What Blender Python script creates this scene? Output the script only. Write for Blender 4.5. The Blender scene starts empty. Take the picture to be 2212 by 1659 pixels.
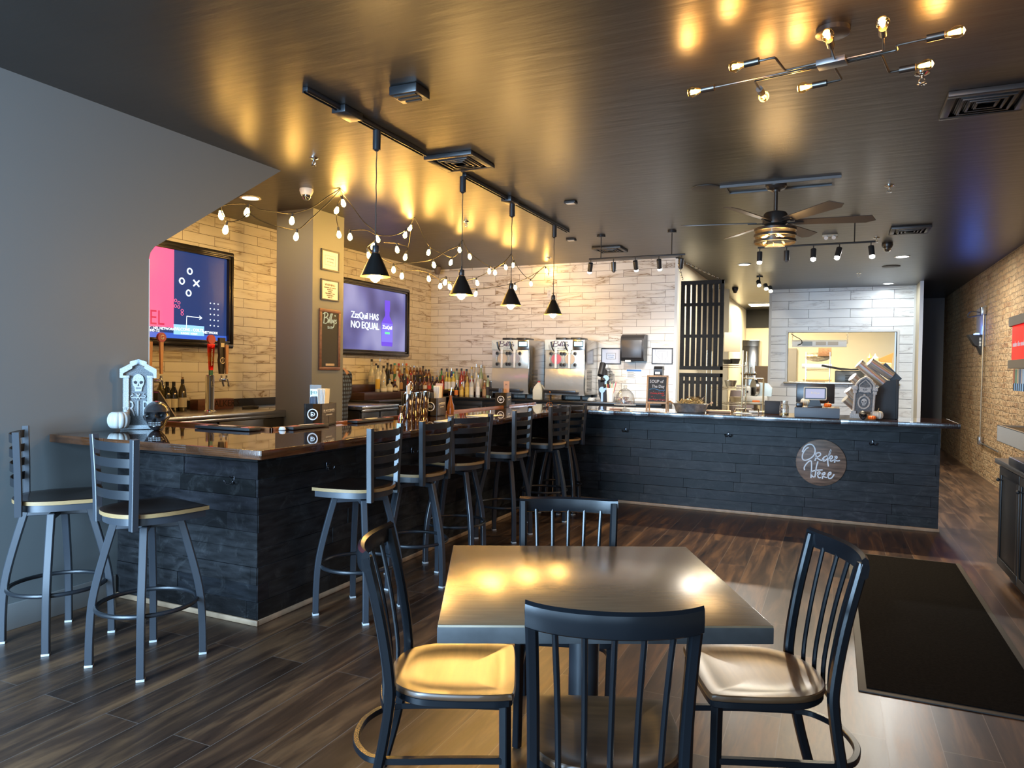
import bpy, bmesh, math, random
from mathutils import Vector, Matrix
S = bpy.context.scene
COL = S.collection
PI = math.pi
# ---------------------------------------------------------------- camera
F_PX, YAW, PITCH, ROLL, EYE = 1538.62, 0.423368, -0.020682, 0.014895, 1.48
_f = Vector((-math.sin(YAW) * math.cos(PITCH), math.cos(YAW) * math.cos(PITCH), math.sin(PITCH)))
_r0 = Vector((math.cos(YAW), math.sin(YAW), 0)); _u0 = _r0.cross(_f)
_r = _r0 * math.cos(ROLL) + _u0 * math.sin(ROLL); _u = -_r0 * math.sin(ROLL) + _u0 * math.cos(ROLL)
cam = bpy.data.cameras.new('camera'); co = bpy.data.objects.new('camera', cam); COL.objects.link(co)
cam.sensor_fit = 'HORIZONTAL'; cam.sensor_width = 36; cam.lens = F_PX / 2212 * 36; cam.clip_start = .02; cam.clip_end = 100
M_ = Matrix((_r, _u, -_f)).transposed().to_4x4(); M_.translation = Vector((0, 0, EYE)); co.matrix_world = M_
S.camera = co
def at(px, py, ax, val):
    """the point where the line of sight through a pixel meets the plane ax = val (measuring the real place)"""
    d = _f + _r * ((px - 1106) / F_PX) - _u * ((py - 829.5) / F_PX)
    i = 'XYZ'.index(ax); o = Vector((0, 0, EYE)); return o + d * ((val - o[i]) / d[i])
# ---------------------------------------------------------------- world, exposure, daylight
S.view_settings.view_transform = 'Standard'; S.view_settings.look = 'None'; S.view_settings.gamma = 1
S.view_settings.use_curve_mapping = False; S.view_settings.exposure = 0.92
S.cycles.max_bounces = 7; S.cycles.diffuse_bounces = 3; S.cycles.glossy_bounces = 4; S.cycles.transmission_bounces = 4
S.cycles.transparent_max_bounces = 8; S.cycles.caustics_reflective = False; S.cycles.caustics_refractive = False
S.cycles.sample_clamp_indirect = 4; S.cycles.use_denoising = True
w = bpy.data.worlds.new('world'); S.world = w; w.use_nodes = True
w.node_tree.nodes['Background'].inputs[0].default_value = (.62, .80, 1, 1); w.node_tree.nodes['Background'].inputs[1].default_value = .6
def light(kind, name, loc, power, col, size=.1, size_y=None, to=None, spot=None, blend=.5):
    l = bpy.data.lights.new(name, kind); l.energy = power; l.color = col
    if kind == 'AREA':
        l.size = size
        if size_y: l.shape = 'RECTANGLE'; l.size_y = size_y
    else: l.shadow_soft_size = size
    if spot: l.spot_size = spot; l.spot_blend = blend
    o = bpy.data.objects.new(name, l); COL.objects.link(o); o.location = loc
    if to is not None: o.rotation_euler = (Vector(to) - Vector(loc)).to_track_quat('-Z', 'Y').to_euler()
    return o
DAY = (.44, .70, 1.0); WARM = (1.0, .62, .24); SOFT = (1.0, .80, .52); WHITE = (1.0, .93, .82)
# daylight through the shop front behind the viewer: three panes, one lamp in each
for x0, x1, pw_ in ((-4.0, -2.1, 330), (-1.9, .1, 36), (.3, 1.95, 14)):
    light('AREA', 'daylight', ((x0 + x1) / 2, -1.72, 1.55), pw_, DAY, x1 - x0, 2.3, to=((x0 + x1) / 2, 4, 1.35))
# ---------------------------------------------------------------- materials
MATS = {}
def mat(name, color=(.5, .5, .5), rough=.5, metal=0., spec=.5, coat=0., emit=None, estr=0., trans=0., alpha=1., noise=None, bump=None, tint=0., croughn=.05, aniso=0.):
    if name in MATS: return MATS[name]
    m = bpy.data.materials.new(name); m.use_nodes = True; nt = m.node_tree; b = nt.nodes['Principled BSDF']
    b.inputs['Base Color'].default_value = (*color, 1); b.inputs['Roughness'].default_value = rough
    b.inputs['Metallic'].default_value = metal; b.inputs['Specular IOR Level'].default_value = spec
    b.inputs['Coat Weight'].default_value = coat; b.inputs['Coat Roughness'].default_value = croughn
    b.inputs['Transmission Weight'].default_value = trans; b.inputs['Alpha'].default_value = alpha
    if emit: b.inputs['Emission Color'].default_value = (*emit, 1); b.inputs['Emission Strength'].default_value = estr
    L = nt.links.new; uv = None
    if noise or bump or tint: uv = nt.nodes.new('ShaderNodeUVMap')
    last = None
    if noise:   # (scale, amount, detail, stretch xyz)
        sc, am, de, st = noise
        mp = nt.nodes.new('ShaderNodeMapping'); mp.inputs['Scale'].default_value = st; L(uv.outputs[0], mp.inputs[0])
        n = nt.nodes.new('ShaderNodeTexNoise'); n.inputs['Scale'].default_value = sc; n.inputs['Detail'].default_value = de; L(mp.outputs[0], n.inputs[0])
        mr = nt.nodes.new('ShaderNodeMapRange'); mr.inputs['From Min'].default_value = .3; mr.inputs['From Max'].default_value = .7
        mr.inputs['To Min'].default_value = 1 - am; mr.inputs['To Max'].default_value = 1 + am; L(n.outputs[0], mr.inputs[0])
        mx = nt.nodes.new('ShaderNodeVectorMath'); mx.operation = 'SCALE'; mx.inputs[0].default_value = color; L(mr.outputs[0], mx.inputs['Scale'])
        last = mx.outputs[0]
    if tint:
        a = nt.nodes.new('ShaderNodeAttribute'); a.attribute_name = 'tint'
        vm = nt.nodes.new('ShaderNodeVectorMath'); vm.operation = 'MULTIPLY'
        if last: L(last, vm.inputs[0])
        else: vm.inputs[0].default_value = color
        L(a.outputs['Color'], vm.inputs[1]); last = vm.outputs[0]
    if last: L(last, b.inputs['Base Color'])
    if bump:    # (scale, strength, distance, stretch)
        sc, st_, di, st = bump
        mp = nt.nodes.new('ShaderNodeMapping'); mp.inputs['Scale'].default_value = st; L(uv.outputs[0], mp.inputs[0])
        n = nt.nodes.new('ShaderNodeTexNoise'); n.inputs['Scale'].default_value = sc; n.inputs['Detail'].default_value = 4; L(mp.outputs[0], n.inputs[0])
        bp = nt.nodes.new('ShaderNodeBump'); bp.inputs['Strength'].default_value = st_; bp.inputs['Distance'].default_value = di
        L(n.outputs[0], bp.inputs['Height']); L(bp.outputs[0], b.inputs['Normal'])
    MATS[name] = m; return m
def glow(name, col, s): return mat(name, (.01, .01, .01), .25, spec=.35, emit=col, estr=s)
def thin_glass(name, col=(1, 1, 1), ref=.12):
    if name in MATS: return MATS[name]
    m = bpy.data.materials.new(name); m.use_nodes = True; nt = m.node_tree; nt.nodes.clear()
    o = nt.nodes.new('ShaderNodeOutputMaterial'); t = nt.nodes.new('ShaderNodeBsdfTransparent'); t.inputs[0].default_value = (*col, 1)
    g = nt.nodes.new('ShaderNodeBsdfGlossy'); g.inputs['Roughness'].default_value = .03; mx = nt.nodes.new('ShaderNodeMixShader')
    lw = nt.nodes.new('ShaderNodeLayerWeight'); lw.inputs[0].default_value = .35
    mr = nt.nodes.new('ShaderNodeMapRange'); mr.inputs['To Min'].default_value = ref * .4; mr.inputs['To Max'].default_value = min(1, ref * 5)
    nt.links.new(lw.outputs['Facing'], mr.inputs[0]); nt.links.new(mr.outputs[0], mx.inputs[0])
    nt.links.new(t.outputs[0], mx.inputs[1]); nt.links.new(g.outputs[0], mx.inputs[2]); nt.links.new(mx.outputs[0], o.inputs[0])
    MATS[name] = m; return m
def tile_mat(name, base, vein, tw, th, grout, veinamt=.55, off=(0, 0), gw=.0022):
    m = bpy.data.materials.new(name); m.use_nodes = True; nt = m.node_tree; b = nt.nodes['Principled BSDF']; N = nt.nodes.new; L = nt.links.new
    uv = N('ShaderNodeUVMap'); mp = N('ShaderNodeMapping'); mp.inputs['Location'].default_value = (off[0], off[1], 0); L(uv.outputs[0], mp.inputs[0])
    br = N('ShaderNodeTexBrick'); br.inputs['Scale'].default_value = 1; br.inputs['Brick Width'].default_value = tw; br.inputs['Row Height'].default_value = th
    br.inputs['Mortar Size'].default_value = gw; br.inputs['Mortar Smooth'].default_value = .1; br.inputs['Bias'].default_value = 0
    br.inputs['Color1'].default_value = (0, 0, 0, 1); br.inputs['Color2'].default_value = (1, 1, 1, 1); br.inputs['Mortar'].default_value = (0, 0, 0, 1); L(mp.outputs[0], br.inputs[0])
    # every tile cut from another bit of stone: shift the vein pattern by the tile's own random value
    ad = N('ShaderNodeVectorMath'); ad.operation = 'MULTIPLY_ADD'; L(br.outputs['Color'], ad.inputs[0]); ad.inputs[1].default_value = (3.7, 5.1, 2.3)
    mp2 = N('ShaderNodeMapping'); mp2.inputs['Rotation'].default_value = (0, 0, math.radians(-36)); mp2.inputs['Scale'].default_value = (.75, 4.2, 1); L(uv.outputs[0], mp2.inputs[0]); L(mp2.outputs[0], ad.inputs[2])
    n = N('ShaderNodeTexNoise'); n.inputs['Scale'].default_value = 2.1; n.inputs['Detail'].default_value = 7; n.inputs['Roughness'].default_value = .55; n.inputs['Distortion'].default_value = .55; L(ad.outputs[0], n.inputs[0])
    r = N('ShaderNodeValToRGB'); e = r.color_ramp.elements; e[0].position = .40; e[0].color = (0, 0, 0, 1); e[1].position = .60; e[1].color = (0, 0, 0, 1)
    k = e.new(.497); k.color = (1, 1, 1, 1); k = e.new(.478); k.color = (.34, .34, .34, 1); k = e.new(.516); k.color = (.30, .30, .30, 1); L(n.outputs[0], r.inputs[0])
    n2 = N('ShaderNodeTexNoise'); n2.inputs['Scale'].default_value = .9; n2.inputs['Detail'].default_value = 2; L(ad.outputs[0], n2.inputs[0])
    r2 = N('ShaderNodeMapRange'); r2.inputs['From Min'].default_value = .42; r2.inputs['From Max'].default_value = .62; L(n2.outputs[0], r2.inputs[0])
    mu = N('ShaderNodeMath'); mu.operation = 'MULTIPLY'; L(r.outputs[0], mu.inputs[0]); L(r2.outputs[0], mu.inputs[1])
    mv = N('ShaderNodeMath'); mv.operation = 'MULTIPLY'; L(mu.outputs[0], mv.inputs[0]); mv.inputs[1].default_value = veinamt
    c1 = N('ShaderNodeMix'); c1.data_type = 'RGBA'; c1.inputs['A'].default_value = (*base, 1); c1.inputs['B'].default_value = (*vein, 1); L(mv.outputs[0], c1.inputs['Factor'])
    c2 = N('ShaderNodeMix'); c2.data_type = 'RGBA'; L(br.outputs['Fac'], c2.inputs['Factor']); L(c1.outputs['Result'], c2.inputs['A']); c2.inputs['B'].default_value = (*grout, 1)
    L(c2.outputs['Result'], b.inputs['Base Color']); b.inputs['Roughness'].default_value = .28
    bp = N('ShaderNodeBump'); bp.inputs['Strength'].default_value = .5; bp.inputs['Distance'].default_value = .002; bp.invert = True; L(br.outputs['Fac'], bp.inputs['Height']); L(bp.outputs[0], b.inputs['Normal'])
    MATS[name] = m; return m
def plank_floor():
    m = bpy.data.materials.new('wood plank floor'); m.use_nodes = True; nt = m.node_tree; b = nt.nodes['Principled BSDF']; N = nt.nodes.new; L = nt.links.new
    uv = N('ShaderNodeUVMap'); mp = N('ShaderNodeMapping'); mp.inputs['Rotation'].default_value = (0, 0, PI / 2); mp.inputs['Location'].default_value = (.35, -.028, 0); L(uv.outputs[0], mp.inputs[0])
    br = N('ShaderNodeTexBrick'); br.inputs['Scale'].default_value = 1; br.inputs['Brick Width'].default_value = 1.22; br.inputs['Row Height'].default_value = .2
    br.offset = .37; br.offset_frequency = 2; br.squash = 1
    br.inputs['Mortar Size'].default_value = .0016; br.inputs['Mortar Smooth'].default_value = .2; br.inputs['Color1'].default_value = (0, 0, 0, 1); br.inputs['Color2'].default_value = (1, 1, 1, 1); br.inputs['Mortar'].default_value = (.5, .5, .5, 1); L(mp.outputs[0], br.inputs[0])
    ad = N('ShaderNodeVectorMath'); ad.operation = 'MULTIPLY_ADD'; L(br.outputs['Color'], ad.inputs[0]); ad.inputs[1].default_value = (7, 4, 1)
    mp2 = N('ShaderNodeMapping'); mp2.inputs['Scale'].default_value = (7, .8, 1); L(uv.outputs[0], mp2.inputs[0]); L(mp2.outputs[0], ad.inputs[2])
    n = N('ShaderNodeTexNoise'); n.inputs['Scale'].default_value = 1.6; n.inputs['Detail'].default_value = 6; n.inputs['Roughness'].default_value = .62; n.inputs['Distortion'].default_value = .5; L(ad.outputs[0], n.inputs[0])
    r = N('ShaderNodeValToRGB'); e = r.color_ramp.elements; e[0].position = .3; e[0].color = (.013, .008, .0065, 1); e[1].position = .72; e[1].color = (.19, .104, .05, 1); k = e.new(.5); k.color = (.062, .034, .020, 1); L(n.outputs[0], r.inputs[0])
    tn = N('ShaderNodeMapRange'); tn.inputs['To Min'].default_value = .72; tn.inputs['To Max'].default_value = 1.25; L(br.outputs['Color'], tn.inputs[0])
    sc = N('ShaderNodeVectorMath'); sc.operation = 'SCALE'; L(r.outputs[0], sc.inputs[0]); L(tn.outputs[0], sc.inputs['Scale'])
    c2 = N('ShaderNodeMix'); c2.data_type = 'RGBA'; L(br.outputs['Fac'], c2.inputs['Factor']); L(sc.outputs[0], c2.inputs['A']); c2.inputs['B'].default_value = (.16, .13, .11, 1)  # pale seam colour paints in the glint along the bevelled plank edges
    L(c2.outputs['Result'], b.inputs['Base Color'])
    rr = N('ShaderNodeMapRange'); rr.inputs['To Min'].default_value = .26; rr.inputs['To Max'].default_value = .40; L(n.outputs[0], rr.inputs[0]); L(rr.outputs[0], b.inputs['Roughness'])
    bp = N('ShaderNodeBump'); bp.inputs['Strength'].default_value = .12; bp.inputs['Distance'].default_value = .002; L(n.outputs[0], bp.inputs['Height']); L(bp.outputs[0], b.inputs['Normal'])
    return m
def brick_mat():
    m = bpy.data.materials.new('old painted brick'); m.use_nodes = True; nt = m.node_tree; b = nt.nodes['Principled BSDF']; N = nt.nodes.new; L = nt.links.new
    uv = N('ShaderNodeUVMap')
    nw = N('ShaderNodeTexNoise'); nw.inputs['Scale'].default_value = 6; nw.inputs['Detail'].default_value = 3; L(uv.outputs[0], nw.inputs[0])
    ad = N('ShaderNodeVectorMath'); ad.operation = 'MULTIPLY_ADD'; L(nw.outputs['Color'], ad.inputs[0]); ad.inputs[1].default_value = (.07, .055, 0); L(uv.outputs[0], ad.inputs[2])
    br = N('ShaderNodeTexBrick'); br.inputs['Scale'].default_value = 1; br.inputs['Brick Width'].default_value = .215; br.inputs['Row Height'].default_value = .075
    br.inputs['Mortar Size'].default_value = .008; br.inputs['Mortar Smooth'].default_value = .6; br.inputs['Color1'].default_value = (.20, .095, .035, 1); br.inputs['Color2'].default_value = (.38, .235, .105, 1); br.inputs['Mortar'].default_value = (.42, .30, .16, 1); br.inputs['Bias'].default_value = .2; L(ad.outputs[0], br.inputs[0])
    n = N('ShaderNodeTexNoise'); n.inputs['Scale'].default_value = 2.2; n.inputs['Detail'].default_value = 8; n.inputs['Roughness'].default_value = .65; L(uv.outputs[0], n.inputs[0])
    r = N('ShaderNodeMapRange'); r.inputs['From Min'].default_value = .4; r.inputs['From Max'].default_value = .62; L(n.outputs[0], r.inputs[0])
    c = N('ShaderNodeMix'); c.data_type = 'RGBA'; L(r.outputs[0], c.inputs['Factor']); L(br.outputs['Color'], c.inputs['A']); c.inputs['B'].default_value = (.40, .275, .14, 1)
    n3 = N('ShaderNodeTexNoise'); n3.inputs['Scale'].default_value = 14; n3.inputs['Detail'].default_value = 5; L(uv.outputs[0], n3.inputs[0])
    r3 = N('ShaderNodeMapRange'); r3.inputs['From Min'].default_value = .25; r3.inputs['From Max'].default_value = .5; r3.inputs['To Min'].default_value = .55; L(n3.outputs[0], r3.inputs[0])
    sc = N('ShaderNodeVectorMath'); sc.operation = 'SCALE'; L(c.outputs['Result'], sc.inputs[0]); L(r3.outputs[0], sc.inputs['Scale']); L(sc.outputs[0], b.inputs['Base Color'])
    b.inputs['Roughness'].default_value = .85
    a2 = N('ShaderNodeMath'); a2.operation = 'MULTIPLY_ADD'; L(br.outputs['Fac'], a2.inputs[0]); a2.inputs[1].default_value = -.7; L(n3.outputs[0], a2.inputs[2])
    bp = N('ShaderNodeBump'); bp.inputs['Strength'].default_value = 1; bp.inputs['Distance'].default_value = .06; L(a2.outputs[0], bp.inputs['Height']); L(bp.outputs[0], b.inputs['Normal'])
    return m
def plaid_mat():
    m = bpy.data.materials.new('blue plaid flannel'); m.use_nodes = True; nt = m.node_tree; b = nt.nodes['Principled BSDF']; N = nt.nodes.new; L = nt.links.new
    tc = N('ShaderNodeTexCoord'); ws = []
    for d in ('X', 'Z'):
        wv = N('ShaderNodeTexWave'); wv.bands_direction = d; wv.inputs['Scale'].default_value = 7; L(tc.outputs['Object'], wv.inputs[0]); ws.append(wv)
    mx = N('ShaderNodeMath'); mx.operation = 'MULTIPLY'; L(ws[0].outputs['Fac'], mx.inputs[0]); L(ws[1].outputs['Fac'], mx.inputs[1])
    r = N('ShaderNodeValToRGB'); e = r.color_ramp.elements; e[0].color = (.01, .012, .03, 1); e[1].color = (.10, .16, .32, 1); e[1].position = .6; L(mx.outputs[0], r.inputs[0]); L(r.outputs[0], b.inputs['Base Color']); b.inputs['Roughness'].default_value = .9
    return m
E1 = (1, 1, 1)
CEILP = mat('dark bronze ceiling paint', (.017, .015, .013), .37, spec=.85, noise=(1.2, .18, 3, (1, 1, 1)), bump=(7, .22, .012, (.35, 2.2, 1)))
GREY = mat('grey wall paint', (.182, .196, .196), .55, bump=(60, .05, .002, E1))
DKGREY = mat('dark grey wall paint', (.27, .275, .26), .6)
CREAM = mat('cream kitchen wall', (.62, .55, .40), .6)
TRIMW = mat('white metal trim', (.75, .77, .76), .35)
BLACK = mat('black powder coat', (.018, .021, .026), .36, spec=.6, bump=(900, .05, .0004, E1))
DGREY = mat('charcoal coated steel', (.045, .053, .066), .33, spec=.9)
MATTB = mat('matt black', (.014, .014, .015), .6)
PLAST = mat('black plastic', (.02, .02, .022), .3)
STEEL = mat('brushed stainless steel', (.56, .56, .54), .24, 1., bump=(8, .12, .004, (1, 1, 1)))
CHROME = mat('chrome', (.78, .78, .76), .07, 1.)
WHITE_M = mat('white plastic', (.78, .78, .76), .4)
PAPER = mat('white paper', (.80, .80, .77), .7)
INK = mat('printed black ink', (.03, .03, .035), .6)
BRONZE = mat('dark bronze metal', (.055, .048, .042), .3, .6)
WOODD = mat('dark walnut veneer', (.055, .026, .014), .22, noise=(14, .35, 4, (1, 8, 1)), coat=.3)
PLY = mat('pale plywood edge', (.42, .27, .12), .4, noise=(40, .25, 3, (1, 30, 1)))
DBROWN = mat('dark stained shelf wood', (.045, .018, .011), .35, noise=(9, .3, 3, (1, 6, 1)))
OAKTRIM = mat('raw oak moulding', (.40, .27, .17), .5, noise=(12, .2, 3, (1, 1, 1)))
COUNTER = mat('dark brown resin coated wood', (.040, .017, .009), .045, spec=.7, coat=.6, croughn=.02, noise=(3, .5, 5, (1, 5, 1)))
EDGE = mat('varnished brown wood edge', (.095, .036, .014), .10, spec=.7, coat=.5, noise=(5, .5, 5, (1, 9, 1)), bump=(45, .25, .003, (3, 1, 1)))
def board_mat():
    m = mat('black stained pine boards', (.021, .0215, .0235), .48, spec=.32, noise=(6, .7, 6, (1, 5, 1)), tint=1, bump=(30, .25, .002, (1, 6, 1))); nt = m.node_tree; b = nt.nodes['Principled BSDF']; N = nt.nodes.new; L = nt.links.new
    src = b.inputs['Base Color'].links[0].from_socket; uv = N('ShaderNodeUVMap'); n = N('ShaderNodeTexNoise'); n.inputs['Scale'].default_value = 5; n.inputs['Detail'].default_value = 9; n.inputs['Roughness'].default_value = .75; n.inputs['Distortion'].default_value = 2; L(uv.outputs[0], n.inputs[0])
    r = N('ShaderNodeMapRange'); r.inputs['From Min'].default_value = .53; r.inputs['From Max'].default_value = .75; r.inputs['To Max'].default_value = .32; L(n.outputs[0], r.inputs[0])
    mx = N('ShaderNodeMix'); mx.data_type = 'RGBA'; L(r.outputs[0], mx.inputs['Factor']); L(src, mx.inputs['A']); mx.inputs['B'].default_value = (.16, .165, .17, 1); L(mx.outputs['Result'], b.inputs['Base Color']); return m
BOARD = board_mat()
# ---------------------------------------------------------------- mesh builder
class MB:
    def __init__(s): s.bm = bmesh.new(); s.t = s.bm.loops.layers.color.new('tint'); s.mi = 0; s.tint = (1, 1, 1, 1); s.M = Matrix()
    def _fin(s, vs, fs, M=None):
        MM = s.M @ M if M is not None else s.M
        for v in vs: v.co = MM @ v.co
        for f in fs:
            f.material_index = s.mi
            for l in f.loops: l[s.t] = s.tint
        return fs
    def raw(s, pts, faces, M=None):
        vs = [s.bm.verts.new(p) for p in pts]; fs = []
        for f in faces:
            try: fs.append(s.bm.faces.new([vs[i] for i in f]))
            except ValueError: pass
        s._fin(vs, fs, M); return s
    def box(s, a, b, M=None, bev=0, seg=2):
        x0, y0, z0 = [min(p, q) for p, q in zip(a, b)]; x1, y1, z1 = [max(p, q) for p, q in zip(a, b)]
        t = bmesh.new(); p = [t.verts.new(c) for c in ((x0, y0, z0), (x1, y0, z0), (x1, y1, z0), (x0, y1, z0), (x0, y0, z1), (x1, y0, z1), (x1, y1, z1), (x0, y1, z1))]
        for f in ((0, 3, 2, 1), (4, 5, 6, 7), (0, 1, 5, 4), (1, 2, 6, 5), (2, 3, 7, 6), (3, 0, 4, 7)): t.faces.new([p[i] for i in f])
        if bev: bmesh.ops.bevel(t, geom=t.edges[:], offset=min(bev, .49 * min(x1 - x0, y1 - y0, z1 - z0)), segments=seg, affect='EDGES', profile=.5)
        s._merge(t, M); return s
    def _merge(s, t, M=None):
        t.verts.index_update(); pts = [v.co.copy() for v in t.verts]; fc = [[v.index for v in f.verts] for f in t.faces]; t.free(); s.raw(pts, fc, M)
    def cyl(s, a, b, r, r2=None, n=16, cap=True, M=None):
        a, b = Vector(a), Vector(b); r2 = r if r2 is None else r2; q = (b - a).to_track_quat('Z', 'Y').to_matrix()
        pts = []; 
        for c, rr in ((a, r), (b, r2)):
            for i in range(n): t = 2 * PI * i / n; pts.append(c + q @ Vector((rr * math.cos(t), rr * math.sin(t), 0)))
        fs = [(i, (i + 1) % n, n + (i + 1) % n, n + i) for i in range(n)]
        if cap: fs += [tuple(range(n - 1, -1, -1)), tuple(range(n, 2 * n))]
        s.raw(pts, fs, M); return s
    def lathe(s, prof, n=20, c=(0, 0, 0), M=None, cap=True, sx=1, sy=1):
        pts = []; c = Vector(c)
        for r, z in prof:
            for i in range(n): t = 2 * PI * i / n; pts.append(c + Vector((r * math.cos(t) * sx, r * math.sin(t) * sy, z)))
        fs = []
        for k in range(len(prof) - 1):
            for i in range(n): j = (i + 1) % n; fs.append((k * n + i, k * n + j, (k + 1) * n + j, (k + 1) * n + i))
        if cap:
            if prof[0][0] > 1e-5: fs.append(tuple(range(n - 1, -1, -1)))
            if prof[-1][0] > 1e-5: fs.append(tuple((len(prof) - 1) * n + i for i in range(n)))
        s.raw(pts, fs, M); return s
    def tube(s, pts, r, n=8, closed=False, sect=None, up=(0, 0, 1), M=None, cap=True):
        """sweep a round (or given) section along a path; r may be a list"""
        P = [Vector(p) for p in pts]; m = len(P); rr = r if isinstance(r, (list, tuple)) else [r] * m
        sec = sect or [(math.cos(2 * PI * i / n), math.sin(2 * PI * i / n)) for i in range(n)]; n = len(sec)
        T = []
        for i in range(m):
            if closed: d = P[(i + 1) % m] - P[i - 1]
            else: d = P[min(i + 1, m - 1)] - P[max(i - 1, 0)]
            T.append(d.normalized() if d.length > 1e-9 else Vector((0, 0, 1)))
        u = Vector(up); x = T[0].cross(u)
        if x.length < 1e-3: x = T[0].cross(Vector((1, 0, 0)))
        x.normalize(); out = []
        for i in range(m):
            x = x - T[i] * x.dot(T[i]); x.normalize(); y = T[i].cross(x)
            for a_, b_ in sec: out.append(P[i] + x * a_ * rr[i] + y * b_ * rr[i])
        fs = []
        for k in range(m if closed else m - 1):
            for i in range(n): j = (i + 1) % n; k2 = (k + 1) % m; fs.append((k * n + i, k * n + j, k2 * n + j, k2 * n + i))
        if cap and not closed: fs += [tuple(range(n - 1, -1, -1)), tuple((m - 1) * n + i for i in range(n))]
        s.raw(out, fs, M); return s
    def prism(s, poly, h, M=None, h0=0):
        n = len(poly); pts = [(x, y, h0) for x, y in poly] + [(x, y, h) for x, y in poly]
        s.raw(pts, [tuple(range(n - 1, -1, -1)), tuple(range(n, 2 * n))] + [(i, (i + 1) % n, n + (i + 1) % n, n + i) for i in range(n)], M); return s
    def ball(s, c, r, n=14, m=8, sc=(1, 1, 1), M=None):
        prof = [(max(math.sin(PI * k / m), 0) * r, -math.cos(PI * k / m) * r) for k in range(m + 1)]
        T = Matrix.Translation(c) @ Matrix.Diagonal((*sc, 1)); s.lathe(prof, n, (0, 0, 0), T if M is None else M @ T, cap=False); return s
    def build(s, name, mats, parent=None, flat=False, loc=None, rot=None):
        bm = s.bm; bmesh.ops.remove_doubles(bm, verts=bm.verts, dist=2e-5); bmesh.ops.recalc_face_normals(bm, faces=bm.faces); bm.normal_update()
        uvl = bm.loops.layers.uv.new('UVMap')
        for f in bm.faces:
            nx, ny, nz = abs(f.normal.x), abs(f.normal.y), abs(f.normal.z); f.smooth = not flat
            for l in f.loops:
                c = l.vert.co; l[uvl].uv = (c.y, c.z) if nx >= ny and nx >= nz else ((c.x, c.z) if ny >= nz else (c.x, c.y))
        for e in bm.edges:
            if len(e.link_faces) == 2 and e.calc_face_angle(0) > .62: e.smooth = False
        me = bpy.data.meshes.new(name); bm.to_mesh(me); bm.free()
        for m in (mats if isinstance(mats, (list, tuple)) else [mats]): me.materials.append(m)
        o = bpy.data.objects.new(name, me); COL.objects.link(o); o.parent = parent
        if loc is not None: o.location = loc
        if rot is not None: o.rotation_euler = rot
        return o
def tag(o, label=None, cat=None, group=None, kind=None):
    for k, v in (('label', label), ('category', cat), ('group', group), ('kind', kind)):
        if v: o[k] = v
    return o
def thing(name, label, cat, loc=(0, 0, 0), rz=0, group=None):
    o = bpy.data.objects.new(name, None); COL.objects.link(o); o.location = loc; o.rotation_euler = (0, 0, rz); o.empty_display_size = .1
    return tag(o, label, cat, group)
def struct(name, mb, m): return tag(mb.build(name, m), kind='structure')
def dup(root, loc=None, rz=None, label=None, parent=None):
    r = root.copy(); COL.objects.link(r); r.parent = parent
    if loc is not None: r.location = loc
    if rz is not None: r.rotation_euler = (0, 0, rz)
    if label: r['label'] = label
    for ch in KIDS.get(root.name, []):
        c = dup(ch, parent=r)
    KIDS[r.name] = [o for o in r_children(r)]
    return r
KIDS = {}
def r_children(o): return [c for c in COL.objects if c.parent == o]
def note(root):
    for c in r_children(root): note(c)
    KIDS[root.name] = r_children(root); return root
def text(s, size, m, parent, loc, rot=(PI / 2, 0, 0), name='lettering', ext=.0008, align='CENTER', sx=1, shear=0, space=1):
    cu = bpy.data.curves.new('t', 'FONT'); cu.body = s; cu.size = size; cu.align_x = align; cu.align_y = 'CENTER'; cu.extrude = ext; cu.resolution_u = 2; cu.shear = shear; cu.space_character = space
    to = bpy.data.objects.new('t', cu); COL.objects.link(to); bpy.context.view_layer.update()
    me = bpy.data.meshes.new_from_object(to); bpy.data.objects.remove(to); bpy.data.curves.remove(cu); me.name = name
    me.materials.clear(); me.materials.append(m); o = bpy.data.objects.new(name, me); COL.objects.link(o); o.parent = parent; o.location = loc; o.rotation_euler = rot; o.scale = (sx, 1, 1); return o
def rrect(x0, y0, x1, y1, r, n=4):
    p = []
    for cx, cy, a in ((x1 - r, y0 + r, -90), (x1 - r, y1 - r, 0), (x0 + r, y1 - r, 90), (x0 + r, y0 + r, 180)):
        for i in range(n + 1): t = math.radians(a + 90 * i / n); p.append((cx + r * math.cos(t), cy + r * math.sin(t)))
    return p
def smooth(pts, k=6, closed=False):
    """Catmull-Rom through the points"""
    P = [Vector(p) for p in pts]; n = len(P); out = []
    for i in range(n if closed else n - 1):
        p0 = P[i - 1] if (closed or i > 0) else P[0]; p1 = P[i]; p2 = P[(i + 1) % n]; p3 = P[(i + 2) % n] if (closed or i + 2 < n) else P[-1]
        for j in range(k):
            t = j / k; out.append(.5 * ((2 * p1) + (p2 - p0) * t + (2 * p0 - 5 * p1 + 4 * p2 - p3) * t * t + (3 * p1 - p0 - 3 * p2 + p3) * t ** 3))
    if not closed: out.append(P[-1])
    return out
SQ = [(.92, .92), (-.92, .92), (-.92, -.92), (.92, -.92)]
SQR = [(1, .8), (.8, 1), (-.8, 1), (-1, .8), (-1, -.8), (-.8, -1), (.8, -1), (1, -.8)]
FX = Matrix(((0, 0, 1, 0), (1, 0, 0, 0), (0, 1, 0, 0), (0, 0, 0, 1)))       # xy polygon -> yz plane, extruded along x
FY = Matrix(((1, 0, 0, 0), (0, 0, 1, 0), (0, 1, 0, 0), (0, 0, 0, 1)))       # xy polygon -> xz plane, extruded along y
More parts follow.
